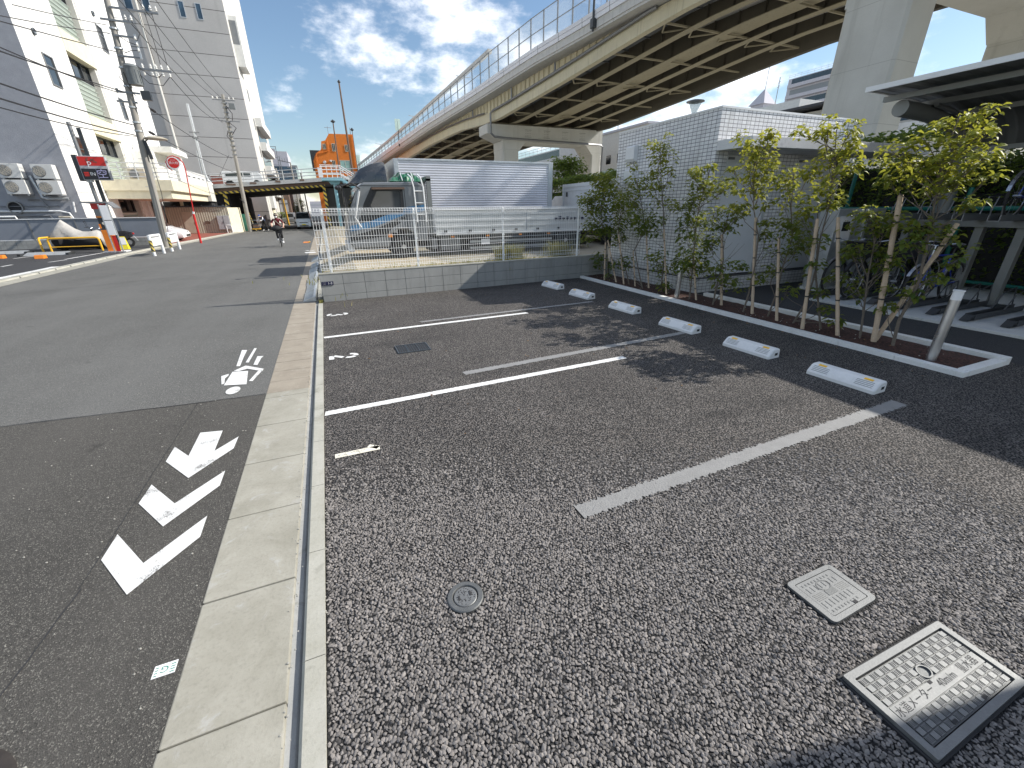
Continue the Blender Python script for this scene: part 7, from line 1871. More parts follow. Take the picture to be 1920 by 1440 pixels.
b = MB(); b.tube([(1.1, YN + .08, 2.38), (.82, YN - .15, 2.42), (.62, YN - .2, 2.36)], .018, 6); b.ell((.56, YN - .2, 2.30), (.08, .12, .07), 10, 6); b.tube([(.95, YN + .1, 1.7), (.75, YN - .12, 1.85), (.75, YN - .12, 2.2)], .015, 6); b.box(.70, YN - .24, 1.8, .75, YN - .02, 2.25); b.build('mirror', 'black_plastic', t_)
b = MB(); panel(b, [(.84, 1.15), (2.37, 1.30), (2.37, 1.55), (.87, 1.35)], YN + .092, YN + .099); b.build('stripe', 'truck_blue', t_)
for y in (YN + .25, YF - .5): b = MB(); b.box(.79, y, .9, .83, y + .25, 1.08); b.build('headlight', 'headlamp', t_)
b = MB(); b.box(.74, YN + .12, .58, .92, YF - .12, .84); b.build('bumper', 'truck_white', t_, bevel=.03)
for x in (1.75, 6.9): wheel(t_, x, YN + .1, Z0 + .36, .36); wheel(t_, x, YF - .36, Z0 + .36, .36)
b = MB(); b.box(1.2, YN + .6, .40, 8.3, YF - .1, 1.09); b.build('chassis', 'black_plastic', t_)  # deep black block also stands in for the shade under the body
t_ = thing('van_body_truck', 'plain pale grey truck body parked against the hedge by the tiled building', 'truck', (10.5, 15, Z0))
b = MB(); b.box(9.5, 12.9, .95, 11.6, 16.85, 2.46); b.build('body', 'white_box', t_, bevel=.02)
b = MB(); b.box(9.47, 12.88, 2.40, 11.63, 16.9, 2.52); b.box(9.478, 12.9, 2.26, 9.498, 16.85, 2.29); b.box(9.47, 16.83, .95, 9.56, 16.9, 2.40); b.box(9.47, 12.88, .95, 9.56, 12.95, 2.40); b.build('body_frame', 'white_metal', t_)
b = MB(); b.box(9.8, 12.95, .6, 11.3, 18.0, .94); b.build('chassis', 'steel_dark', t_)
b = MB(); b.prism([(17.0, .65), (18.6, .65), (18.65, 1.1), (18.35, 1.9), (18.0, 2.1), (17.0, 2.1)], 'x', 9.7, 11.4); b.build('cab', 'white_box', t_, bevel=.03)
for y in (13.8, 17.9):
    b = MB(); b.lathe([(.2, 0), (.34, .02), (.34, .22), (.2, .24)], (9.55, y, Z0 + .34), 20, 'x'); b.build('wheel', 'rubber', t_, smooth=True)
b = MB(); b.box(9.47, 16.5, 2.05, 9.495, 16.6, 2.22); b.build('hinge', 'steel_dark', t_)

# ================= background buildings =================
t_ = thing('orange_building', 'bright orange stepped building beyond the road bridge', 'building', (3, 80, 0))
b = MB(); b.prism([(0, 0), (0, 8.8), (.15, 9.2), (.55, 9.9), (1.35, 10.45), (1.55, 10.9), (1.6, 11.6), (2.2, 11.75), (2.9, 12.7), (6.4, 12.75), (6.4, 0)], 'y', 80, 92); b.build('wall', 'orange_render', t_)
for x0, x1, z0, z1, m_ in ((3.1, 3.5, 10.35, 11.3, 'dark_glass'), (5.0, 5.35, 10.35, 11.2, 'dark_glass'), (2.75, 3.15, 8.05, 8.95, 'dark_glass'), (3.95, 5.4, 7.6, 9.0, 'sea_glass'), (1.75, 2.1, 10.6, 11.2, 'dark_glass')):
    b = MB(); b.box(x0, 79.96, z0, x1, 79.99, z1); w = b.build('window', m_, t_)
    b = MB(); b.box(x0 - .06, 79.93, z0 - .07, x1 + .06, 79.955, z0); b.box(x0 - .06, 79.93, z1, x1 + .06, 79.955, z1 + .07); b.box(x0 - .06, 79.93, z0, x0, 79.955, z1); b.box(x1, 79.93, z0, x1 + .06, 79.955, z1); b.box((x0 + x1) / 2 - .03, 79.93, z0, (x0 + x1) / 2 + .03, 79.955, z1); b.build('window_frame', 'beige_sand', w)
b = MB(); b.tube([(2.4, 79.9, 8.9), (2.6, 79.6, 8.9)], .14, 8); b.lathe([(.25, 0), (.2, -.06), (1e-6, -.06)], (1.6, 79.95, 8.7), 12, 'y'); b.build('vent', 'steel_galv', t_)
b = MB(); b.tube([(1.7, 79.9, 10.1), (.6, 79.9, 9.9), (.5, 79.9, 7)], .06, 6); b.tube([(2.5, 79.9, 11.7), (2.5, 79.9, 10.3), (1.7, 79.9, 10.1)], .06, 6); b.tube([(6.3, 79.9, 12.7), (6.3, 79.9, 5)], .06, 6); b.build('pipe', 'orange_render', t_)
b = MB(); b.box(-.3, 80.5, 8.0, 1.3, 88, 10.4); b.build('rear_block', 'steel_dark', t_)
b = MB(); b.tube([(2.9, 82, 12.7), (2.9, 82, 14.0)], .03, 5); b.tube([(2.4, 82, 13.8), (3.5, 82, 13.8)], .025, 5); b.tube([(6.2, 81, 12.7), (6.2, 81, 13.8)], .05, 5); b.build('aerial', 'steel_mid', t_)
def lamp_mast(lab, x, y, h, r, lean, head):
    t_ = thing('lamp_mast', lab, 'street lamp', (x, y, 3.5), 'dark lamp masts beyond the bridge')
    b = MB(); b.tube([(x, y, 3), (x + lean, y, h)], [r, r * .6], 8); b.build('pole', 'brown_wall', t_, smooth=True)
    b = MB(); b.lathe([(.05, 0), (head, .12), (head, .22), (.04, .4)], (x + lean, y, h - .1), 10); b.build('lamp_head', 'steel_dark', t_)
lamp_mast('tallest dark lamp mast in front of the orange building', 4.92, 70, 17.3, .17, -.1, .2); lamp_mast('shorter dark lamp mast left of the tallest one', 3.1, 70, 12.7, .12, .2, .3)
lamp_mast('lowest dark lamp mast at the right edge of the orange building', 5.55, 69, 11.7, .07, 0, .22)
t_ = thing('glass_office', 'distant grey and blue glass office block above the bridge', 'building', (-6.5, 110, 0))
b = MB(); b.box(-8.3, 110, 0, -3.7, 122, 10.4); b.build('wall', 'blue_glass', t_)
b = MB()
for z in (2.5, 4.5, 6.5, 8.5): b.box(-8.35, 109.93, z, -3.65, 109.99, z + .5)
b.build('band', 'steel_mid', t_)
b = MB(); b.box(-11, 112, 10.4, -5.0, 124, 13.4); b.build('upper_block', 'lilac_wall', t_)
b = MB(); b.box(-11, 124.1, 0, -3.9, 130, 11.8); b.build('rear_block', 'steel_mid', t_)
t_ = thing('antenna_tower', 'thin steel rooftop antenna frame above the bridge railing', 'mast', (-6.8, 95, 0))
b = MB()
for x in (-6.9, -5.9): b.tube([(x, 95, 6), (x, 95, 12.4)], .06, 5)
for z in (9.4, 10.6, 12.3): b.tube([(-6.9, 95, z), (-5.9, 95, z)], .05, 5)
b.tube([(-5.6, 95, 6), (-5.6, 95, 10.8)], .08, 5); b.tube([(-5.9, 95, 10.2), (-3.9, 95, 9.8)], .08, 5)
for x in (-5.6, -5.2, -4.8, -4.4): b.tube([(x, 95, 9.9), (x, 95, 10.5)], .05, 5)
b.build('lattice', 'steel_mid', t_)
b = MB(); b.box(-6.8, 94.9, 10.8, -6.1, 95.1, 12.0); b.build('panel', 'lilac_wall', t_)
def long_block(name, lab, x, y0, y1, zt, mat, floors, fz, bal=True, dx=14, cap=None):
    t_ = thing(name, lab, 'building', (x, y0, 0))
    b = MB(); b.box(x, y0, 0, x + dx, y1, zt); b.build('wall', mat, t_)
    if bal:
        for k in range(floors):
            z = zt - fz * (k + 1) + .3
            b = MB(); b.box(x - .02, y0 + 1.2, z + .9, x - .004, y1 - 1.2, z + fz - .5); b.build('balcony_recess', 'dark_glass' if k % 2 == 0 else 'steel_mid', t_)
            b = MB(); b.box(x - 1.2, y0 + .8, z, x - .021, y1 - .8, z + .95); b.build('balcony', mat, t_)
    b = MB()
    for z in (zt + .5, zt + 1.0): b.tube([(x - .1, y0, z), (x - .1, y1, z)], .05, 5)
    y = y0
    while y <= y1 + .01: b.tube([(x - .1, y, zt), (x - .1, y, zt + 1.0)], .04, 5); y += (y1 - y0) / 12
    b.build('roof_railing', 'steel_galv', t_)
    return t_
long_block('apartment_block', 'white apartment block with long balconies seen under the far portal pier', 45, 79.5, 104, 12.4, 'offwhite_wall', 4, 2.9)
t_ = thing('stair_tower', 'plain white slab building standing between the legs of the far portal pier', 'building', (43, 76, 0))
b = MB(); b.box(43.5, 70.5, 0, 50, 79.3, 12.9); b.build('wall', 'offwhite_wall', t_)
b = MB()
for z in (2.5, 5.5, 8.5): b.box(43.47, 77.6, z, 43.498, 78.0, z + 1.6)
b.build('window', 'steel_mid', t_)
b = MB(); b.box(43.4, 70.4, 12.9, 50.1, 79.4, 13.1); b.build('roof', 'pale_render', t_)
t_ = thing('cream_block', 'cream block with a mint green lower storey beside the tiled building', 'building', (45, 62, 0))
b = MB(); b.box(45, 56, 7.2, 58, 68.5, 12.6); b.build('wall', 'pale_render', t_)
b = MB(); b.box(44.6, 56, 0, 58, 68.4, 7.2); b.build('lower_wall', 'mint_wall', t_)
for y in (58.5, 61.5, 64.5, 67): b = MB(); b.box(44.97, y, 8.2, 44.998, y + 1.3, 9.5); b.build('window', 'dark_glass', t_)
b = MB(); b.box(44.8, 55.8, 12.6, 58.2, 68.7, 12.9); b.build('roof', 'lilac_wall', t_)
b = MB(); b.tube([(47, 66, 12.9), (47, 66, 16.5)], .06, 5); b.build('aerial', 'steel_mid', t_)
long_block('tower_apartments', 'distant high rise of lilac-grey flats beside the near portal pier', 150, 92, 117, 40, 'lilac_wall', 9, 3.1)
t_ = thing('gabled_school', 'white building with a low gable and a small pyramid roof turret', 'building', (70, 62, 0))
b = MB(); b.box(70, 52, 0, 85, 69, 16.6); b.build('wall', 'offwhite_wall', t_)
b = MB(); b.add([(69.7, 62, 16.6), (69.7, 69.5, 16.6), (85, 69.5, 16.6), (85, 62, 16.6), (69.7, 66.2, 18.3), (85, 66.2, 18.3)], [(0, 1, 4), (2, 3, 5), (0, 4, 5, 3), (1, 2, 5, 4), (0, 3, 2, 1)]); b.build('roof', 'lilac_wall', t_)
b = MB(); b.add([(70, 58.3, 17.2), (73, 58.3, 17.2), (73, 61.3, 17.2), (70, 61.3, 17.2), (71.5, 59.8, 19.6)], [(0, 1, 4), (1, 2, 4), (2, 3, 4), (3, 0, 4), (0, 3, 2, 1)]); b.box(70.3, 58.6, 16.601, 72.7, 61, 17.199); b.build('turret', 'lilac_wall', t_)
b = MB(); b.tube([(71.5, 59.8, 19.4), (71.5, 59.8, 24)], .05, 5); b.tube([(71, 57, 16.6), (71, 57, 20.5)], .06, 5); b.tube([(70.6, 56.5, 19.8), (71.4, 57.5, 19.8)], .04, 5); b.tube([(70.6, 56.5, 19.2), (71.4, 57.5, 19.2)], .04, 5); b.build('aerial', 'steel_mid', t_)
b = MB()
for y in (63, 65, 67): b.box(69.97, y, 13.5, 69.998, y + 1, 15)
b.build('window', 'dark_glass', t_)
t_ = thing('long_roof_building', 'building with a long dark overhanging flat roof and blue windows', 'building', (60, 40, 0))
b = MB(); b.box(61.5, 24, 0, 76, 49, 12.9); b.build('wall', 'pale_render', t_)
b = MB(); b.box(59.8, 23, 13.2, 77, 50, 13.5); b.build('roof', 'roof_dark', t_)
b = MB(); b.box(60.9, 24, 8.2, 61.499, 48, 9.9); b.build('balcony', 'white_metal', t_)
for y in (25.5, 28.5, 31.5, 35, 39, 43): b = MB(); b.box(61.47, y, 10.2, 61.497, y + 1.9, 11.9); b.build('window', 'blue_glass', t_)
b = MB()
for y in (26, 33, 40, 47): b.box(60.3, y, 8.2, 60.5, y + .2, 13.2)
b.build('column', 'offwhite_wall', t_)
# ---- street beyond the bridge ----
t_ = thing('white_house', 'white house front with a blank upper wall beyond the bridge', 'house', (-6, 66, 0))
b = MB(); b.box(-6.95, 66, 2.0, -5.6, 69.5, 3.9); b.build('upper_wall', 'offwhite_wall', t_)
b = MB(); b.box(-6.9, 66.6, 0, -5.9, 69.5, 1.998); b.build('lower_wall', 'cream_plaster', t_)
b = MB(); b.box(-6.6, 66.57, .2, -6.35, 66.59, 1.8); b.build('window', 'dark_glass', t_)
t_ = thing('brown_house', 'dark brown house farther along the street beyond the bridge', 'house', (-4.5, 78, 0))
b = MB(); b.box(-12, 78, 0, -4.4, 90, 5.5); b.build('wall', 'brown_wall', t_)
for x in (-5.9, -5.1): b = MB(); b.box(x, 77.96, 1.5, x + .35, 77.99, 3.2); b.build('window', 'sign_grey', t_)
b = MB(); b.prism([(-12.2, 5.5), (-4.2, 5.5), (-8.2, 7.0)], 'y', 77.8, 90.2); b.build('roof', 'roof_dark', t_)
t_ = thing('far_house', 'pale house beside the greenery far down the street', 'house', (-4, 98, 0))
b = MB(); b.box(-8, 98, 0, -3.4, 110, 5.5); b.build('wall', 'pale_render', t_)
b = MB(); b.box(-4.6, 97.96, 1.2, -3.8, 97.99, 2.6); b.build('window', 'dark_glass', t_)
t_ = thing('hazy_block', 'pale grey-blue block closing the far end of the street', 'building', (1, 170, 0))
b = MB(); b.box(-3.5, 170, 0, 2.6, 180, 4.6); b.build('wall', 'lilac_wall', t_)
b = MB()
for z in (1.2, 2.3, 3.4): b.box(-3.4, 169.95, z, 2.5, 169.99, z + .45)
b.build('window', 'sign_grey', t_)
for x, y, h, r, m_, lab in ((-4.05, 61.5, 3.0, .09, 'yellow_paint', 'yellow post just beyond the bridge opening'), (-4.3, 64, 6.5, .13, 'pole_concrete', 'nearest concrete pole beyond the bridge'), (-3.0, 74, 8, .14, 'pole_concrete', 'middle concrete pole beyond the bridge'), (-2.4, 92, 8, .13, 'pole_concrete', 'farthest concrete pole beyond the bridge')):
    t_ = thing('street_pole', lab, 'pole', (x, y, 0), 'poles along the street beyond the bridge'); b = MB(); b.tube([(x, y, 0), (x - .1, y, h)], [r, r * .7], 8); b.build('pole', m_, t_, smooth=True)
    b = MB(); b.box(x - .6, y - .05, h - .6, x + .5, y + .05, h - .5); b.build('crossarm', 'steel_mid', t_)
bush('tree', 'small leafy street tree on the left beyond the bridge', (-3.3, 82, 2.1), (.9, .9, 1.5), 700, .22, 21, .5)
bush('tree', 'low green bush by the white house beyond the bridge', (-4.9, 63.5, 1.0), (.6, .6, .55), 400, .13, 22, .6)
t_ = thing('parked_car', 'grey car parked on the left beyond the bridge', 'car', (-4.4, 70, 0))
b = MB(); b.loft([[(-5.2, y, .25), (-3.6, y, .25), (-3.6, y, z), (-5.2, y, z)] for y, z in ((68, .7), (69, .85), (69.6, 1.4), (71, 1.45), (72, .9))]); b.build('body', 'steel_mid', t_, bevel=.05)
b = MB(); b.box(-5.0, 68.93, .9, -3.8, 69.2, 1.3); b.build('windscreen', 'dark_glass', t_)
b = MB(); b.cyl((-3.62, 68.8, .3), (-3.8, 68.8, .3), .3, None, 12); b.cyl((-5.18, 68.8, .3), (-5.0, 68.8, .3), .3, None, 12); b.build('wheel', 'rubber', t_)
# ================= people and vehicles in the street =================
def grow(joints, edges, sub=2):
    """one continuous skin around a skeleton; returns verts and faces"""
    joints = {k: v for k, v in joints.items() if k != 'face'}; names = list(joints); idx = {n: i for i, n in enumerate(names)}
    me = bpy.data.meshes.new('figure'); me.from_pydata([joints[n][0] for n in names], [(idx[a], idx[b]) for a, b in edges], [])
    o = bpy.data.objects.new('figure', me); COL.objects.link(o)
    m = o.modifiers.new('skin', 'SKIN'); m.use_smooth_shade = True
    if not me.skin_vertices: me.attributes.update() if hasattr(me.attributes, 'update') else None
    for i, n in enumerate(names):
        sv = me.skin_vertices[0].data[i]; r = joints[n][1]; sv.radius = r if isinstance(r, tuple) else (r, r); sv.use_root = (i == 0)
    s = o.modifiers.new('sub', 'SUBSURF'); s.levels = sub; s.render_levels = sub
    bpy.context.view_layer.update()
    r = bpy.data.meshes.new_from_object(o.evaluated_get(bpy.context.evaluated_depsgraph_get()))
    vs = [v.co.copy() for v in r.vertices]; fs = [tuple(p.vertices) for p in r.polygons]
    bpy.data.objects.remove(o); bpy.data.meshes.remove(me); bpy.data.meshes.remove(r)
    return vs, fs
def person(lab, J, mats, region, loc, rz, scale=1., group=None):
    E_ = [('hip', 'belly'), ('belly', 'chest'), ('chest', 'neck'), ('neck', 'chin'), ('chin', 'crown')]
    for s_ in 'LR':
        E_ += [('chest', 'sh' + s_), ('sh' + s_, 'el' + s_), ('el' + s_, 'wr' + s_), ('wr' + s_, 'pa' + s_), ('hip', 'th' + s_), ('th' + s_, 'kn' + s_), ('kn' + s_, 'an' + s_), ('an' + s_, 'to' + s_)]
    vs, fs = grow(J, E_)
    b = MB(); b.v = [tuple(v) for v in vs]; b.f = [list(f) for f in fs]
    b.m = [region(sum((vs[i] for i in f), Vector()) / len(f)) for f in fs]
    b.cm = mats.index('skin')
    hd = Vector(J['chin'][0]).lerp(Vector(J['crown'][0]), .45); fw = Vector(J['face'])
    sd = fw.cross(Vector((0, 0, 1))).normalized()
    b.ell(hd + fw * .10 - Vector((0, 0, .02)), (.016, .02, .024), 8, 6)                       # nose
    for q in (-1, 1): b.ell(hd + sd * q * .082, (.018, .02, .03), 8, 6)                        # ears
    for q in 'LR':                                                                             # hands: four fingers and a thumb closed on the grip
        p = Vector(J['pa' + q][0]); d = (p - Vector(J['wr' + q][0])).normalized(); up = Vector((0, 0, 1)); x = d.cross(up).normalized()
        for k in range(4):
            a = p + x * (k - 1.5) * .019; ln = (.07, .078, .074, .06)[k]
            b.tube([a, a + d * ln * .45 + up * .006, a + d * ln * .75 - up * .02, a + d * ln * .55 - up * .05], [.0095, .009, .008, .007], 6)
        s_ = 1 if q == 'L' else -1
        a = p - d * .035 + x * .03 * s_; b.tube([a, a + x * .02 * s_ + d * .03 - up * .015, a + x * .012 * s_ + d * .05 - up * .04], [.011, .010, .008], 6)
    t = Matrix.Translation(loc) @ Matrix.Rotation(rz, 4, 'Z') @ Matrix.Scale(scale, 4)
    b.xf(t)
    o = b.build('person', mats, None, smooth=True, auto=80)
    tag(o, lab, 'person', group); o.data.transform(Matrix.Translation(-Vector(loc))); o.location = loc
    return o, t, hd, fw, sd
def on_head(o, name, mat, mb, t, loc):
    mb.xf(t); c = mb.build(name, mat, None, smooth=True); c.data.transform(Matrix.Translation(-Vector(loc))); c.parent = o
J = dict(hip=((0, -.24, .99), (.15, .12)), belly=((0, -.17, 1.14), (.13, .10)), chest=((0, -.08, 1.32), (.15, .10)), neck=((0, -.03, 1.47), .055), chin=((0, .01, 1.53), (.07, .075)), crown=((0, .02, 1.66), (.078, .085)),
         shL=((.17, -.07, 1.40), .062), elL=((.31, .02, 1.17), .046), wrL=((.27, .22, 1.04), .033), paL=((.26, .28, 1.02), (.036, .022)),
         shR=((-.17, -.07, 1.40), .062), elR=((-.31, .02, 1.17), .046), wrR=((-.27, .22, 1.04), .033), paR=((-.26, .28, 1.02), (.036, .022)),
         thL=((.10, -.18, .95), .095), knL=((.11, .16, .78), .066), anL=((.11, .04, .40), .046), toL=((.12, .20, .34), (.045, .03)),
         thR=((-.10, -.18, .95), .095), knR=((-.11, .14, .62), .066), anR=((-.11, -.02, .25), .046), toR=((-.12, .14, .19), (.045, .03)), face=(0, 1, 0))
def reg(c):
    if c.z > 1.47: return 0
    if abs(c.x) > .235 and c.z < 1.22: return 0
    if c.z > 1.05 and c.y < .1: return 1
    if c.z < .42 and c.y > .06 or c.z < .30: return 3
    return 2
CY = (-2.15, 24.7, 0)
o, t, hd, fw, sd = person('cyclist in a maroon short sleeved shirt, white face mask and sun visor', J, ['skin', 'maroon_cloth', 'black_cloth', 'mask_white'], reg, CY, R(184), .90)
b = MB(); b.ell(hd + Vector((0, -.025, .035)), (.096, .098, .105), 14, 10); b.ell(hd + Vector((0, -.075, -.05)), (.08, .05, .09), 12, 8); on_head(o, 'hair', 'hair', b, t, CY)
b = MB(); b.ell(hd + Vector((0, .055, -.055)), (.066, .05, .055), 12, 8); on_head(o, 'mask', 'mask_white', b, t, CY)
b = MB()
for q in (-1, 1): b.ell(hd + Vector((.033 * q, .094, .012)), (.026, .008, .018), 10, 6)
b.bar(hd + Vector((-.08, .075, .015)), hd + Vector((.08, .075, .015)), .008, .006); on_head(o, 'glasses', 'black_plastic', b, t, CY)
b = MB(); b.lathe([(.104, .05), (.106, .085)], (hd.x, hd.y, hd.z), 18); b.prism([(hd.x + .12 * math.cos(a), hd.y + .02 + .17 * math.sin(a)) for a in [math.pi * i / 10 for i in range(11)]], 'z', hd.z + .055, hd.z + .065); on_head(o, 'sun_visor', 'beige_sand', b, t, CY)
b = MB(); b.bar((.14, -.0, 1.42), (-.14, .06, 1.10), .025, .01, (0, 1, 0)); on_head(o, 'bag_strap', 'beige_sand', b, t, CY)
bk = bicycle('bicycle', 'dark bicycle ridden towards the camera with a bag in its front basket', (0, 0, 0), 0, 'bike_black', None, basket=True)
bk.location = CY; bk.rotation_euler = (0, 0, R(184)); bk.scale = (.9, .9, .9)
t_ = thing('shopping_bag', 'dark bag bulging over the basket of the ridden bicycle', 'bag', (CY[0], CY[1] - .55, .85))
b = MB(); b.ell((CY[0] - .02, CY[1] - .54, .86), (.25, .19, .13), 14, 8); rng = random.Random(6); b.v = [(x + rng.uniform(-.02, .02), y + rng.uniform(-.02, .02), z + rng.uniform(-.02, .02)) for x, y, z in b.v]; b.build('bag', 'black_cloth', t_, smooth=True)
b = MB(); b.tube([(CY[0] - .1, CY[1] - .6, .95), (CY[0], CY[1] - .62, 1.02), (CY[0] + .1, CY[1] - .6, .95)], .012, 6); b.build('handle', 'black_cloth', t_)
J2 = dict(hip=((0, -.10, .90), (.15, .12)), belly=((0, .0, 1.04), (.14, .11)), chest=((0, .14, 1.20), (.16, .11)), neck=((0, .26, 1.29), .055), chin=((0, .33, 1.31), (.07, .075)), crown=((0, .38, 1.42), (.08, .085)),
          shL=((.19, .17, 1.25), .065), elL=((.27, .30, 1.02), .048), wrL=((.22, .50, .94), .035), paL=((.21, .56, .93), (.036, .022)),
          shR=((-.19, .17, 1.25), .065), elR=((-.27, .30, 1.02), .048), wrR=((-.22, .50, .94), .035), paR=((-.21, .56, .93), (.036, .022)),
          thL=((.10, -.08, .86), .095), knL=((.11, .10, .47), .065), anL=((.11, .0, .09), .046), toL=((.12, .17, .04), (.045, .03)),
          thR=((-.10, -.08, .86), .095), knR=((-.11, -.10, .46), .065), anR=((-.12, -.34, .10), .046), toR=((-.12, -.20, .04), (.045, .03)), face=(0, .9, -.3))
def reg2(c):
    if c.z > 1.27 and c.y > .22: return 0
    if abs(c.x) > .20 and c.y > .18: return 3
    if c.z > .92: return 1
    if c.z < .10: return 3
    return 2
MP = (-5.05, 45.75, 0)
o, t, hd, fw, sd = person('worker in a navy vest and blue cap bending over a hand cart under the bridge', J2, ['skin', 'navy_cloth', 'black_cloth', 'mask_white'], reg2, MP, R(140), .92)
b = MB(); b.ell(hd + Vector((0, .0, .045)), (.10, .11, .08), 14, 8); b.box(hd.x - .07, hd.y + .06, hd.z + .02, hd.x + .07, hd.y + .17, hd.z + .035); on_head(o, 'cap', 'blue_cloth', b, t, MP)
b = MB(); b.ell(hd + Vector((0, .055, -.055)), (.066, .05, .055), 12, 8); on_head(o, 'mask', 'mask_white', b, t, MP)
b = MB()
for q in (-1, 1): b.ell(hd + Vector((.033 * q, .09, .0)), (.012, .008, .008), 8, 6)
on_head(o, 'eyes', 'hair', b, t, MP)
t_ = thing('hand_cart', 'yellow flat hand cart with a dark crate pushed by the worker', 'hand cart', (-5.6, 45.2, 0))
b = MB(); b.box(-5.95, 44.85, .17, -5.30, 45.45, .23); b.build('deck', 'yellow_paint', t_, bevel=.01)
b = MB(); b.tube([(-5.35, 45.40, .23), (-5.32, 45.45, .90), (-5.6, 45.42, .92), (-5.88, 45.38, .90), (-5.9, 45.4, .23)], .018, 7); b.build('handle', 'steel_galv', t_, smooth=True)
for x in (-5.85, -5.4):
    for y in (44.95, 45.35): b = MB(); b.cyl((x, y - .02, .075), (x, y + .02, .075), .075, None, 12); b.build('wheel', 'rubber', t_)
t2 = thing('crate', 'dark brown crate standing on the yellow hand cart', 'crate', (-5.6, 45.15, .23))
b = MB(); b.box(-5.85, 44.92, .231, -5.4, 45.3, .62); b.build('body', 'brown_wall', t2, bevel=.01)
b = MB(); b.box(-5.87, 44.90, .58, -5.38, 45.32, .64); b.box(-5.87, 44.905, .28, -5.38, 44.918, .34); b.build('rim', 'iron_dark', t2)

def section(y, hw, z0, z1, zt, top):
    """car cross section: sill, belt line, roof edge"""
    return [(-hw * .90, y, z0), (-hw, y, z0 + .14), (-hw, y, z1 - .08), (-hw * .95, y, z1), (-top, y, max(zt - .06, z1 + .005)), (-top * .82, y, max(zt, z1 + .012)), (top * .82, y, max(zt, z1 + .012)), (top, y, max(zt - .06, z1 + .005)), (hw * .95, y, z1), (hw, y, z1 - .08), (hw, y, z0 + .14), (hw * .90, y, z0)]
def car(name, lab, cat, secs, paint, length, loc, rz, glass, wheels, hw, van=False, front=None):
    t_ = thing(name, lab, cat, (0, 0, 0))
    b = MB(); b.loft([section(*s) for s in secs]); b.build('body', paint, t_, smooth=True, auto=35)
    for nm, polys in glass.items():
        b = MB(); b.add(polys, [tuple(range(len(polys)))]); b.build(nm if nm != 'side2' else 'side_window', 'dark_glass', t_)
    for y in wheels:
        for s_ in (-1, 1):
            b = MB(); b.lathe([(.18, 0), (.28, .0), (.30, .03), (.30, .17), (.28, .2), (.18, .2)], (s_ * (hw - .09) - .1, y, .30), 22, 'x'); w = b.build('wheel', 'rubber', t_, smooth=True)
            b = MB(); b.lathe([(.19, 0), (.06, .02 * s_), (1e-6, .02 * s_)], (s_ * (hw - .09) + s_ * .085, y, .30), 18, 'x')
            for k in range(6): a = k * math.pi / 3; b.bar((s_ * (hw + .005), y, .30), (s_ * (hw - .0), y + .18 * math.cos(a), .30 + .18 * math.sin(a)), .05, .012)
            b.build('rim', 'bike_silver', w)
    if front: front(t_)
    t_.location = loc; t_.rotation_euler = (0, 0, rz)
    if not van and 'hatch' in lab: t_.scale = (.95, .95, .86)
    return t_
def ev_front(t_):
    for s_ in (-1, 1):
        b = MB(); b.add([(s_ * .62, 1.86, .62), (s_ * .80, 1.66, .70), (s_ * .78, 1.30, .86), (s_ * .66, 1.22, .885), (s_ * .58, 1.60, .80)], [(0, 1, 2, 3, 4)]); b.v = [(x * 1.02, y + .012, z + .014) for x, y, z in b.v]; b.build('headlight', 'headlamp', t_)
        b = MB(); b.ell((s_ * .95, .62, .98), (.09, .06, .07), 10, 6); b.build('mirror', 'car_white', t_, smooth=True)
    b = MB(); b.box(-.5, 1.955, .28, .5, 1.975, .42); b.build('lower_grille', 'black_plastic', t_, bevel=.02)
    b = MB(); b.box(-.17, 1.98, .44, .17, 1.99, .52); b.build('number_plate', 'sign_white', t_)
    b = MB(); b.lathe([(.05, 0), (.04, .012), (1e-6, .012)], (0, 1.965, .60), 14, 'y'); b.build('badge', 'chrome', t_)
EV = [(-1.95, .70, .30, .70, .72, .60), (-1.85, .80, .22, .88, .92, .66), (-1.5, .87, .18, .95, 1.28, .62), (-.9, .88, .18, .96, 1.48, .60), (-.2, .88, .18, .95, 1.53, .60), (.45, .88, .18, .93, 1.42, .62), (1.0, .88, .18, .90, 1.06, .66), (1.20, .88, .18, .88, .92, .68), (1.6, .86, .18, .78, .80, .64), (1.85, .78, .20, .64, .66, .56), (1.97, .60, .26, .48, .50, .45)]
gl = dict(windscreen=[(-.64, 1.10, 1.00), (.64, 1.10, 1.00), (.57, .50, 1.42), (-.57, .50, 1.42)], side_window=[(.875, .95, .96), (.875, -1.3, 1.0), (.66, -1.1, 1.36), (.64, .35, 1.37)], side2=[(-.875, .95, .96), (-.875, -1.3, 1.0), (-.66, -1.1, 1.36), (-.64, .35, 1.37)])
gl = {k: [(x * 1.012, y, z + .012) for x, y, z in v] for k, v in gl.items()}
car('parked_car', 'white hatchback parked nose out on the brick forecourt behind the guard fences', 'car', EV, 'car_white', 3.9, (-9.85, 33.35, .014), R(-90), gl, (-1.25, 1.22), .88, front=ev_front)
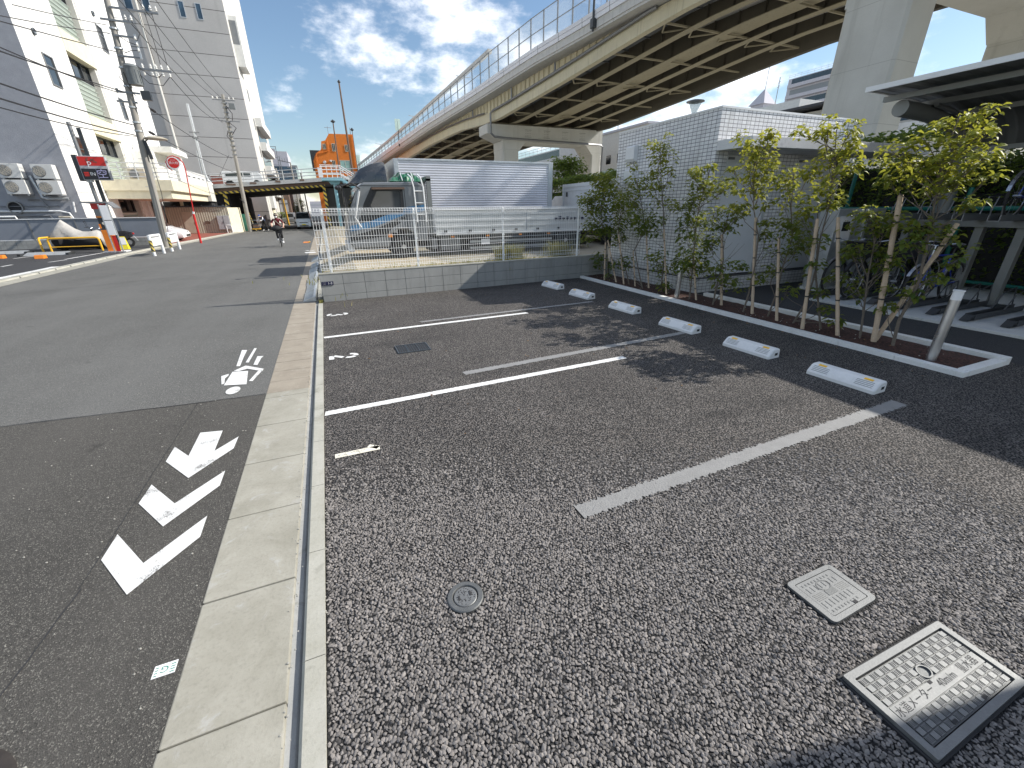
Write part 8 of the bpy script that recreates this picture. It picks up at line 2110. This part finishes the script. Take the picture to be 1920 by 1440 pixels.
KV = [(-1.6, .64, .3, .85, 1.3, .52), (-1.5, .66, .2, .92, 1.50, .56), (.6, .66, .2, .92, 1.54, .57), (1.0, .66, .2, .92, 1.48, .56), (1.38, .66, .2, .90, 1.06, .58), (1.46, .66, .2, .86, .90, .58), (1.56, .64, .22, .68, .72, .56), (1.60, .60, .26, .60, .62, .52)]
def kv_front(t_):
    for s_ in (-1, 1):
        b = MB(); b.box(s_ * .50 - .09, 1.57, .60, s_ * .50 + .09, 1.60, .74); b.build('headlight', 'headlamp', t_, bevel=.01)
        b = MB(); b.ell((s_ * .74, 1.1, 1.02), (.07, .05, .10), 10, 6); b.build('mirror', 'black_plastic', t_, smooth=True)
    b = MB(); b.box(-.36, 1.595, .58, .36, 1.612, .64); b.box(-.4, 1.60, .28, .4, 1.615, .36); b.build('grille', 'steel_dark', t_)
    b = MB(); b.box(-.17, 1.612, .38, .17, 1.622, .47); b.build('number_plate', 'yellow_sign', t_)
kg = dict(windscreen=[(-.57, 1.45, .95), (.57, 1.45, .95), (.52, 1.08, 1.44), (-.52, 1.08, 1.44)], side_window=[(.655, 1.1, .98), (.655, -1.3, .98), (.60, -1.3, 1.38), (.59, .95, 1.38)], side2=[(-.655, 1.1, .98), (-.655, -1.3, .98), (-.60, -1.3, 1.38), (-.59, .95, 1.38)])
kg = {k: [(x * 1.012, y + (.015 if k == 'windscreen' else 0), z + .006) for x, y, z in v] for k, v in kg.items()}
car('kei_van', 'small pale blue-grey van driving out from under the road bridge', 'van', KV, 'van_paint', 3.2, (-1.82, 48.6, 0), R(180), kg, (-1.05, 1.05), .66, front=kv_front)
# a boundary wall behind the camera's right shoulder: its shadow falls across the near corner of the lot
t_ = thing('boundary_wall', 'tall pale boundary wall whose shadow falls over the water meter cover', 'wall', (5.2, -4, 0))
b = MB(); b.box(4.9, -9, 0, 5.5, -.49, 3.55); b.build('wall', 'pale_render', t_, bevel=.02)
b = MB(); b.box(4.88, -9, 3.551, 5.52, -.48, 3.60); b.build('coping', 'plinth_concrete', t_, bevel=.01)
